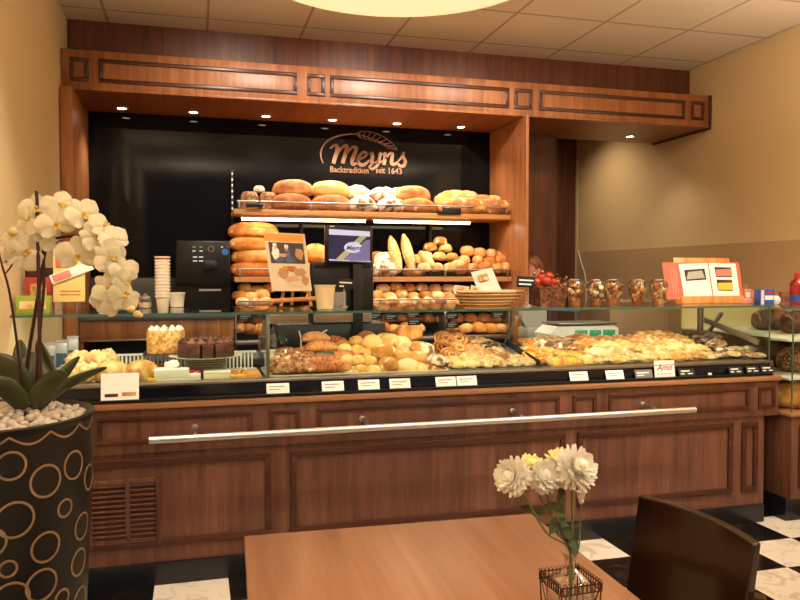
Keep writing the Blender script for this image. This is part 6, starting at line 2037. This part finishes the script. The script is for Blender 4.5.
# bud
c = at(581, 501, Y=VY) - Vector((VX, VY, .755))
mb = MB()
for k in range(7):
    a = 2 * PI * k / 7; d = Vector((math.cos(a) * .45, math.sin(a) * .45, .9)).normalized(); s_ = Vector((-math.sin(a), math.cos(a), 0))
    mb.bm.faces.new([mb.bm.verts.new(c + p) for p in (Vector((0, 0, -.008)), s_ * .006 + d * .008, d * .020 + s_ * .003, d * .022 - s_ * .003, -s_ * .006 + d * .008)])
mb.ball(c, .006, 1)
mb.build('flower_bud', 'petal_white', fl, world=False, angle=180)
MB().tube(smooth_path([neck, (c.x * .8, c.y, c.z * .6), c - Vector((0, 0, .006))], 6), .0016, 6).build('stem', 'stem_green', fl, world=False)
for i, (px, py, l_, ax) in enumerate(((556, 507, .026, (-1, 0, .6)), (553, 525, .028, (-.6, -.4, -.9)), (566, 530, .026, (.2, -.5, -1)), (562, 520, .022, (-.3, -.4, -1)), (571, 540, .028, (.4, -.5, -.7)), (558, 470, .02, (-.2, -.9, -.3)), (574, 548, .024, (-.3, -.6, -.9)), (527, 507, .018, (-1, 0, .1)), (540, 512, .016, (-.9, 0, .3)), (560, 495, .02, (.5, 0, .9)))):
    c = at(px, py, Y=VY - .005) - Vector((VX, VY, .755)); d = Vector(ax).normalized(); l_ *= 1.35; s_ = d.cross(Vector((0, 1, 0))).normalized()
    if s_.length < .5: s_ = Vector((1, 0, 0))
    up_ = d.cross(s_)
    mb = MB()
    pts = [-d * l_ * .5, -d * l_ * .15 + s_ * l_ * .28 + up_ * .002, d * l_ * .05 + s_ * l_ * .18, d * l_ * .2 + s_ * l_ * .26 + up_ * .003, d * l_ * .55, d * l_ * .2 - s_ * l_ * .26 + up_ * .003, d * l_ * .05 - s_ * l_ * .18, -d * l_ * .15 - s_ * l_ * .28 + up_ * .002]
    mb.bm.faces.new([mb.bm.verts.new(c + p) for p in pts])
    mb.build('leaf', 'leaf_dark', fl, world=False, smooth=False)

# ------------------------------------------------------------------ planter and orchid
PX, PY, PR, PH = -.515, 2.13, .245, 1.035
plain('pot_black', (9, 8, 9), .38, var=.2, scale=20)
plain('pot_gold', (140, 112, 82), .5, var=.1, scale=40)
pot = thing('planter', 'tall black planter painted with gold rings at the left edge', 'planter', (PX, PY, 0))
prof_r = lambda z: .185 + (PR - .185) * min(1, z / .85) ** .8
MB().lathe((0, 0, 0), [(prof_r(0), 0)] + [(prof_r(z / 20 * (PH - .04)), z / 20 * (PH - .04)) for z in range(1, 21)] + [(PR, PH - .014), (PR - .008, PH - .006), (PR - .022, PH - .012), (PR - .03, PH - .06)], 96).build('pot_body', 'pot_black', pot, world=False)
def on_pot(a, z, o=.0012):
    r = prof_r(z) + o
    return Vector((r * math.sin(a), -r * math.cos(a), z))
mb_names = 0
def ring_on(px, py, rpx, asp=1.0):
    """ring painted on the pot around the point seen at (px,py)"""
    o = Vector((0, 0, EYE)); d = (at(px, py, Y=1.0) - o)
    # intersect with the pot's cylinder
    r0 = .24
    for _ in range(4):
        a = d.x ** 2 + d.y ** 2; ox, oy = o.x - PX, o.y - PY
        b_ = 2 * (ox * d.x + oy * d.y); c = ox * ox + oy * oy - r0 * r0
        D = b_ * b_ - 4 * a * c
        if D < 0: return
        t_ = (-b_ - math.sqrt(D)) / (2 * a); P = o + d * t_; r0 = prof_r(max(0, min(PH, P.z)))
    ac = math.atan2(P.x - PX, -(P.y - PY)); zc = P.z
    rw = rpx / FPX * 1.78
    N = 40; rows = []
    mb = MB()
    for k in range(N):
        th = 2 * PI * k / N
        row = []
        for rr_, oo in ((rw + .0028, .0004), (rw + .0028, .0016), (rw - .0028, .0016), (rw - .0028, .0004)):
            z = zc + rr_ * math.sin(th); row.append(mb.bm.verts.new(on_pot(ac + rr_ * math.cos(th) / prof_r(zc), z, oo)))
        rows.append(row)
    for k in range(N):
        A_, B_ = rows[k], rows[(k + 1) % N]
        for q in range(4): mb.bm.faces.new((A_[q], A_[(q + 1) % 4], B_[(q + 1) % 4], B_[q]))
    mb.build('painted_ring', 'pot_gold', pot, world=False)
for (px, py, r_) in ((11, 466, 13.5), (46, 481, 16), (74, 465, 14.5), (89, 477, 13.5), (65, 508, 9), (15, 520, 17.5), (82, 526, 14), (46, 547, 15), (79, 562, 14), (8, 569, 8), (42, 585, 16), (62, 598, 9), (11, 600, 17), (80, 600, 14), (91, 590, 12), (-10, 543, 14)):
    ring_on(px, py, r_)
# scalloped gold line below the rim
mb = MB(); N = 160; rows = []
for k in range(N):
    a = 2 * PI * k / N
    zc = PH - .016 - .022 * abs(math.sin(a * 8))
    row = [mb.bm.verts.new(on_pot(a, zc + dz, o)) for dz, o in ((.0028, .0003), (.0028, .0016), (-.0028, .0016), (-.0028, .0003))]
    rows.append(row)
for k in range(N):
    A_, B_ = rows[k], rows[(k + 1) % N]
    for q in range(4): mb.bm.faces.new((A_[q], A_[(q + 1) % 4], B_[(q + 1) % 4], B_[q]))
mb.build('scalloped_line', 'pot_gold', pot, world=False)
# small signature
p = None
mb = MB()
aa = math.atan2(at(40, 453, Y=1).x * 0 + .055, .2)
for k in range(5):
    mb.tube([on_pot(-.03 + k * .018 + .12, .885 + .006 * (-1) ** k, .001), on_pot(-.03 + k * .018 + .128, .893 - .004 * (-1) ** k, .001), on_pot(-.015 + k * .018 + .13, .886, .001)], .0009, 4)
mb.build('signature', 'pot_gold', pot, world=False)
# liner dish
dish = thing('planter_dish', 'wide dark dish of pebbles set into the planter', 'dish', (PX, PY, PH - .03))
MB().lathe((0, 0, 0), [(PR - .035, -.028), (PR - .010, -.006), (PR + .004, .020), (PR + .008, .030), (PR + .003, .034), (PR - .006, .026), (PR - .03, .004), (.01, -.004)], 96).build('bowl', 'pot_black', dish, world=False)
# pebbles: the largest ones seen are things of their own
plain('pebble', (206, 196, 182), .75, var=.12, scale=30)
plain('pebble_grey', (158, 150, 142), .75, var=.12, scale=30)
pm = []
for k in range(5):
    rr_ = random.Random(k)
    me = MB().ball((0, 0, 0), 1, 2, sc=(1, rr_.uniform(.7, .95), rr_.uniform(.6, .8)), nz=.35, seed=k * 3, ns=12).mesh('pebble', angle=180)
    me.materials.append(MATS['pebble' if k < 4 else 'pebble_grey']); pm.append(me)
pts = []
rr_ = random.Random(3)
zb_ = PH - .03
tries = 0
while len(pts) < 290 and tries < 40000:
    tries += 1
    a = rr_.uniform(0, 2 * PI); q = (PR - .024) * math.sqrt(rr_.random())
    x, y = q * math.cos(a), q * math.sin(a); s_ = rr_.uniform(.009, .0135) if len(pts) > 40 else rr_.uniform(.012, .016)
    if any((x - u[0]) ** 2 + (y - u[1]) ** 2 < (.76 * (s_ + u[3])) ** 2 for u in pts): continue
    pts.append((x, y, zb_ + .012 + .024 * (1 - (q / PR) ** 2) + rr_.uniform(0, .008), s_))
def pinfo(u): return at
for (x, y, z, s_) in pts:
    o = bpy.data.objects.new('pebble', pm[rr_.randrange(5)]); COL.objects.link(o)
    o.location = (PX + x, PY + y, z); o.rotation_euler = (rr_.uniform(-.4, .4), rr_.uniform(-.4, .4), rr_.uniform(0, 6)); o.scale = (s_ * 1.05,) * 3
    mark(o, 'one of the pale rounded pebbles covering the dish of the planter', 'pebble', 'pebbles in the planter')

orc = thing('orchid', 'white moth orchid with arching sprays and broad dark leaves', 'orchid', (PX, PY, PH))
plain('orchid_petal', (236, 226, 196), .55, var=.04, scale=12, trans=.25)
plain('orchid_heart', (226, 190, 70), .5, var=.2)
plain('orchid_stem', (62, 26, 22), .5, var=.2)
plain('orchid_leaf', (62, 70, 34), .35, var=.2, scale=8, coat=.3)
plain('orchid_bud', (226, 206, 150), .5, var=.1)
YO = PY


def oc(px, py, dy=0.0):
    return at(px, py, Y=YO + dy)


def ostem(pts, r0=.0048, r1=.0022):
    P = smooth_path([oc(*p) for p in pts], 7); n = len(P)
    MB().tube(P, [r0 + (r1 - r0) * i / (n - 1) for i in range(n)], 8).build('stem', 'orchid_stem', orc)


zz = None
ostem([(22, 404, 0), (19, 360, -.01), (10, 295, -.02), (2, 265, -.03), (-6, 232, -.04)], .0042)
ostem([(6, 262, -.02), (10, 255, 0), (18, 250, 0)], .002)
ostem([(30, 404, .02), (27, 370, .02), (34, 320, .02), (39, 290, .02), (47, 245, .01), (58, 238, 0), (84, 235, -.02), (92, 237, -.03), (101, 243, -.04), (112, 265, -.06), (118, 290, -.07), (122, 300, -.07)], .0052)
ostem([(34, 404, .0), (40, 330, .0), (44, 280, .01), (42, 230, .02), (41, 218, .02), (46, 211, .02), (58, 211, .01), (68, 215, 0)], .0045)
ostem([(41, 405, -.03), (40, 380, -.03), (39, 300, -.02), (37, 200, 0), (36, 196, 0)], .0058, .0040)
ostem([(56, 243, 0), (62, 241, -.02), (72, 250, -.03)], .002)
ostem([(101, 295, -.06), (108, 292, -.06), (114, 288, -.06)], .002)
ostem([(4, 275, -.02), (10, 268, -.02), (13, 262, -.02)], .002)


def petal(mb, c, rot, ang, ln, wd, cup=.2, z0=0.0):
    nu, nv = 7, 7
    V = []
    for j in range(nv):
        t_ = j / (nv - 1); row = []
        ww = wd * math.sqrt(max(.03, 1 - (2 * (t_ * .97 + .02) - 1.02) ** 2))
        for i in range(nu):
            s_ = (i / (nu - 1) - .5) * 2
            x = t_ * ln; y = s_ * ww * .5
            z = z0 + cup * ln * (t_ ** 2) * .35 - .10 * wd * s_ * s_ + .03 * ln * math.sin(6 * t_ + 3 * s_)
            p = Vector((x * math.cos(ang) - y * math.sin(ang), x * math.sin(ang) + y * math.cos(ang), z))
            row.append(mb.bm.verts.new(rot @ p + c))
        V.append(row)
    for j in range(nv - 1):
        for i in range(nu - 1): mb.bm.faces.new((V[j][i], V[j][i + 1], V[j + 1][i + 1], V[j + 1][i]))


def bloom(px, py, dy, size, dirn, roll):
    c = oc(px, py, dy); dirn = Vector(dirn).normalized()
    rot = dirn.to_track_quat('Z', 'Y').to_matrix() @ Matrix.Rotation(roll, 3, 'Z')
    s_ = size * .78
    mb = MB()
    for a in (90, 210, 330): petal(mb, c, rot, R(a), s_ * .52, s_ * .36, .1)
    for a in (15, 165): petal(mb, c + rot @ Vector((0, 0, .002)), rot, R(a), s_ * .58, s_ * .62, .15)
    o = mb.build('flower', 'orchid_petal', orc, angle=180)
    mb = MB()
    for a in (250, 290): petal(mb, c + rot @ Vector((0, 0, .004)), rot, R(a), s_ * .20, s_ * .10, .9)
    mb.ball(c + rot @ Vector((0, -.0, .006)), s_ * .055, 2)
    lp_ = mb.build('flower_lip', 'orchid_heart', None, angle=180)
    lp_.parent = o
    lp_.location = (-orc.location.x, -orc.location.y, -orc.location.z)
    # flower mesh is stored relative to the orchid's own base
    return o


F = [(37, 208, 0, .105, (-.2, -1, .3), .2), (60, 205, .01, .095, (.2, -1, .5), 1.0), (28, 220, -.02, .09, (-.5, -1, 0), 2.0), (56, 224, -.03, .115, (.1, -1, .1), .3),
     (83, 214, -.03, .110, (.6, -1, .3), .5), (48, 236, -.01, .09, (.3, -1, -.2), 1.8), (12, 250, -.02, .10, (-.4, -1, .1), .8), (25, 254, -.02, .11, (.2, -1, -.3), 2.4),
     (78, 255, -.03, .125, (.1, -1, -.1), .1), (94, 236, -.04, .095, (.5, -1, .2), 1.4), (104, 226, -.03, .095, (.5, -1, .6), 2.2), (114, 240, -.06, .10, (.7, -1, .4), .4),
     (110, 256, -.08, .105, (.3, -1, 0), 1.1), (120, 262, -.07, .10, (.6, -1, -.2), 2.0), (124, 272, -.08, .095, (.6, -1, .0), .2), (108, 287, -.08, .10, (-.2, -1, .1), .9),
     (125, 283, -.09, .09, (.6, -1, -.2), 1.5), (106, 300, -.07, .10, (-.4, -1, -.2), .3), (124, 296, -.09, .10, (.4, -1, -.3), 2.6), (116, 306, -.08, .085, (0, -1, -.4), .5), (66, 214, .0, .085, (0, -1, .4), 2.9), (16, 238, -.01, .085, (-.3, -1, .3), .3)]
for a in F: bloom(*a)
for i, (px, py, dy, r_) in enumerate(((13, 232, -.02, .014), (131, 309, -.09, .011), (137, 314, -.09, .011), (140, 315, -.09, .008), (100, 244, -.04, .008))):
    MB().ball(oc(px, py, dy), r_, 2, sc=(1, 1, .85)).build('bud', 'orchid_bud', orc)


def oleaf(base, mid, tip, w_, dyb=0, dym=0, dyt=0, roll=0.0):
    P = smooth_path([oc(base[0], base[1], dyb), oc(mid[0], mid[1], dym), oc(tip[0], tip[1], dyt)], 8); n = len(P)
    mb = MB(); rows = []
    for i, p in enumerate(P):
        t_ = i / (n - 1); d = (P[min(i + 1, n - 1)] - P[max(i - 1, 0)]).normalized()
        view = (p - Vector((0, 0, EYE))).normalized()
        s_ = d.cross(Vector((0, 0, 1))).normalized() * math.cos(roll) + d.cross(view).normalized() * math.sin(roll)
        s_.normalize(); nn = s_.cross(d).normalized()
        if nn.z < 0: nn = -nn
        ww = w_ * (math.sin(PI * (.10 + .88 * t_) ** .8)) ** .7
        rows.append([mb.bm.verts.new(p + s_ * ww * k + nn * (ww * .35 * abs(k))) for k in (-1, -.55, 0, .55, 1)] )
    for a_, b2 in zip(rows, rows[1:]):
        for k in range(4): mb.bm.faces.new((a_[k], a_[k + 1], b2[k + 1], b2[k]))
    o = mb.build('leaf', 'orchid_leaf', orc, angle=180)
    sd = o.modifiers.new('thick', 'SOLIDIFY'); sd.thickness = .003


oleaf((36, 408), (55, 388), (80, 357), .029, 0, .05, .10, .9)
oleaf((38, 408), (70, 385), (107, 368), .021, -.02, 0, .02, .8)
oleaf((34, 409), (50, 385), (66, 372), .030, -.03, -.05, -.08, 1.2)
oleaf((28, 408), (10, 372), (-14, 356), .036, 0, 0, 0, 1.1)
oleaf((24, 410), (2, 388), (-18, 396), .030, -.04, -.08, -.12, .9)
oleaf((26, 406), (28, 370), (33, 352), .026, .02, .06, .08, 1.3)
oleaf((30, 408), (22, 365), (20, 340), .024, .04, .08, .10, 1.2)
oleaf((36, 408), (46, 372), (38, 340), .026, .05, .10, .12, 1.3)

# ------------------------------------------------------------------ shop assistant behind the counter
plain('skin', (214, 150, 116), .55, var=.04, scale=20, trans=.1)
plain('hair_brown', (134, 84, 44), .5, var=.3, scale=60)
plain('shirt', (70, 34, 30), .8, var=.08)
plain('trousers', (30, 28, 32), .8, var=.08)
plain('shoe', (20, 18, 18), .5)
HXp, HYp = at(533, 262, Y=5.25).x + .005, 5.25
TILT = R(9)
htop = at(533, 255.5, Y=5.25).z
per = thing('person', 'person with tousled brown hair and bowed head behind the tomato basket', 'person', (HXp, HYp, 0))


def skin_mesh(name, verts, edges, radii, mat, root=0, sub=2, parent=None):
    me = bpy.data.meshes.new(name)
    me.from_pydata(verts, edges, [])
    o = bpy.data.objects.new(name, me); COL.objects.link(o)
    md = o.modifiers.new('skin', 'SKIN'); md.use_smooth_shade = True
    me.update()
    if not me.skin_vertices: 
        o.data.attributes.new  # layer is created by the modifier
    sv = me.skin_vertices[0].data if me.skin_vertices else None
    if sv is None:
        bm = bmesh.new(); bm.from_mesh(me); lay = bm.verts.layers.skin.verify()
        bm.verts.ensure_lookup_table()
        for v, r_ in zip(bm.verts, radii):
            v[lay].radius = (r_, r_) if not hasattr(r_, '__len__') else r_
        bm.verts[root][lay].use_root = True
        bm.to_mesh(me); bm.free()
    else:
        for v, r_ in zip(sv, radii): v.radius = (r_, r_) if not hasattr(r_, '__len__') else r_
        sv[root].use_root = True
    s2 = o.modifiers.new('sub', 'SUBSURF'); s2.levels = sub; s2.render_levels = sub
    bpy.context.view_layer.update()
    dg = bpy.context.evaluated_depsgraph_get()
    m2 = bpy.data.meshes.new_from_object(o.evaluated_get(dg))
    bpy.data.objects.remove(o)
    m2.materials.clear(); m2.materials.append(MATS[mat])
    m2.polygons.foreach_set('use_smooth', [True] * len(m2.polygons))
    o = bpy.data.objects.new(name, m2); COL.objects.link(o)
    if parent: o.parent = parent
    return o


K = htop / 1.64     # stature factor; she looks towards the counter (-Y)
def V3(x, y, z): return (x * K, y * K, z * K)
body_v = [V3(0, 0, .92), V3(0, .0, 1.08), V3(0, .0, 1.24), V3(0, .0, 1.36), V3(0, -.005, 1.43), V3(0, -.02, 1.50),
          V3(.14, .01, 1.33), V3(.17, .0, 1.06), V3(.17, -.18, .97), V3(.14, -.26, .97),
          V3(-.14, .01, 1.33), V3(-.17, .0, 1.06), V3(-.17, -.18, .97), V3(-.14, -.26, .97),
          V3(.09, 0, .84), V3(.10, -.01, .48), V3(.10, .02, .09), V3(.10, -.13, .04),
          V3(-.09, 0, .84), V3(-.10, -.01, .48), V3(-.10, .02, .09), V3(-.10, -.13, .04)]
body_e = [(0, 1), (1, 2), (2, 3), (3, 4), (4, 5), (3, 6), (6, 7), (7, 8), (8, 9), (3, 10), (10, 11), (11, 12), (12, 13), (0, 14), (14, 15), (15, 16), (16, 17), (0, 18), (18, 19), (19, 20), (20, 21)]
body_r = [(.14, .10), (.12, .09), (.14, .10), (.12, .085), .05, .05, .052, .040, .030, .024, .052, .040, .030, .024, .085, .058, .038, .036, .085, .058, .038, .036]
skin_mesh('body', body_v, body_e, [tuple(k * K for k in r_) if hasattr(r_, '__len__') else r_ * K for r_ in body_r], 'skin', parent=per)
sh_v = body_v[:4] + [body_v[6], body_v[7], body_v[10], body_v[11]]
skin_mesh('shirt', sh_v + [V3(0, 0, .84)], [(0, 1), (1, 2), (2, 3), (3, 4), (4, 5), (3, 6), (6, 7), (0, 8)], [tuple(k * K for k in r_) if hasattr(r_, '__len__') else r_ * K for r_ in [(.155, .115), (.135, .105), (.155, .115), (.135, .10), .054, .046, .054, .046, (.15, .11)]], 'shirt', parent=per)
skin_mesh('trousers', [body_v[0], body_v[14], body_v[15], body_v[16], body_v[18], body_v[19], body_v[20]], [(0, 1), (1, 2), (2, 3), (0, 4), (4, 5), (5, 6)], [tuple(k * K for k in r_) if hasattr(r_, '__len__') else r_ * K for r_ in [(.145, .11), .10, .072, .055, .10, .072, .055]], 'trousers', parent=per)
for s_ in (-1, 1):
    MB().box(-.045, .045, -.19, .07, 0, .075, .025, Matrix.Translation((s_ * .10 * K, 0, 0))).build('shoe', 'shoe', per, world=False)
    # hand
    hv = [V3(s_ * .14, -.26, .97)]; base_ = Vector(hv[0])
    vv = [tuple(base_), tuple(base_ + Vector((0, -.045, 0)))]; ee = [(0, 1)]; rr2 = [.024, .028]
    for f_ in range(4):
        o_ = Vector(((f_ - 1.5) * .019, -.05, 0)); ln = (.030, .036, .034, .026)[f_]
        i0 = len(vv)
        vv += [tuple(base_ + o_), tuple(base_ + o_ + Vector((0, -ln, -.006))), tuple(base_ + o_ + Vector((0, -ln * 1.7, -.024)))]
        ee += [(1, i0), (i0, i0 + 1), (i0 + 1, i0 + 2)]; rr2 += [.010, .009, .008]
    i0 = len(vv)
    vv += [tuple(base_ + Vector((-s_ * .03, -.02, -.005))), tuple(base_ + Vector((-s_ * .048, -.048, -.012)))]; ee += [(0, i0), (i0, i0 + 1)]; rr2 += [.011, .009]
    skin_mesh('hand', vv, ee, rr2, 'skin', parent=per)
# head, bowed a little over the work
def headpart(mb):
    piv = hc + Vector((0, .02, -.11)); M = Matrix.Rotation(R(-38), 3, 'Z') @ Matrix.Rotation(TILT, 3, 'X')
    for v in mb.bm.verts: v.co = M @ (v.co - piv) + piv
    return mb


hc = Vector((0, -.02, htop - .125))
mb = MB()
rr = bmesh.ops.create_icosphere(mb.bm, subdivisions=4, radius=1)
for v in rr['verts']:
    p = v.co.copy()
    x, y, z = p.x * .074, p.y * .094, p.z * .118
    if z < 0: k = 1 + z / .118 * .30; x *= k; y = y * (1 + z / .118 * .12)
    if y < 0:
        y *= .96
        nose = math.exp(-((x / .011) ** 2)) * max(0, 1 - abs(z + .018) / .034)
        y -= .018 * nose
        for sx in (-1, 1):
            y += .008 * math.exp(-(((x - sx * .030) / .014) ** 2 + ((z - .004) / .012) ** 2))
        y -= .004 * math.exp(-((x / .022) ** 2 + ((z + .060) / .008) ** 2))
        y -= .005 * math.exp(-((x / .02) ** 2 + ((z + .095) / .014) ** 2))
    v.co = hc + Vector((x, y, z))
headpart(mb).build('head', 'skin', per, world=False, angle=180)
mb = MB()
for sx in (-1, 1): mb.ball(hc + Vector((sx * .030, -.078, .004)), .0115, 2)
headpart(mb).build('eyes', 'paper_white', per, world=False)
mb = MB()
for sx in (-1, 1): mb.ball(hc + Vector((sx * .030, -.0875, .004)), .0045, 2)
headpart(mb).build('pupils', 'photo_dark', per, world=False)
mb = MB()
mb.ball(hc + Vector((0, -.0835, -.056)), .017, 2, sc=(1.2, .35, .32)); headpart(mb).build('mouth', 'card_rose', per, world=False)
mb = MB()
for sx in (-1, 1): mb.ball(hc + Vector((sx * .075, .005, -.012)), .026, 2, sc=(.35, .7, 1.1))
headpart(mb).build('ears', 'skin', per, world=False)
mb = MB()
rr = bmesh.ops.create_icosphere(mb.bm, subdivisions=4, radius=1)
for v in rr['verts']:
    p = v.co.copy()
    n_ = 1 + .05 * noise.noise(p * 5) + .02 * math.sin(p.x * 30 + 8 * p.z)
    x, y, z = p.x * .086 * n_, p.y * .104 * n_ + .006, p.z * .126 * n_ + .004
    if y < 0 and z < .050 + .02 * math.sin(p.x * 9): y = max(y, -.034 + .012 * math.sin(p.z * 14))
    if z < -.10: x *= .8
    v.co = hc + Vector((x, y, z))
headpart(mb).build('hair', 'hair_brown', per, world=False, angle=180)
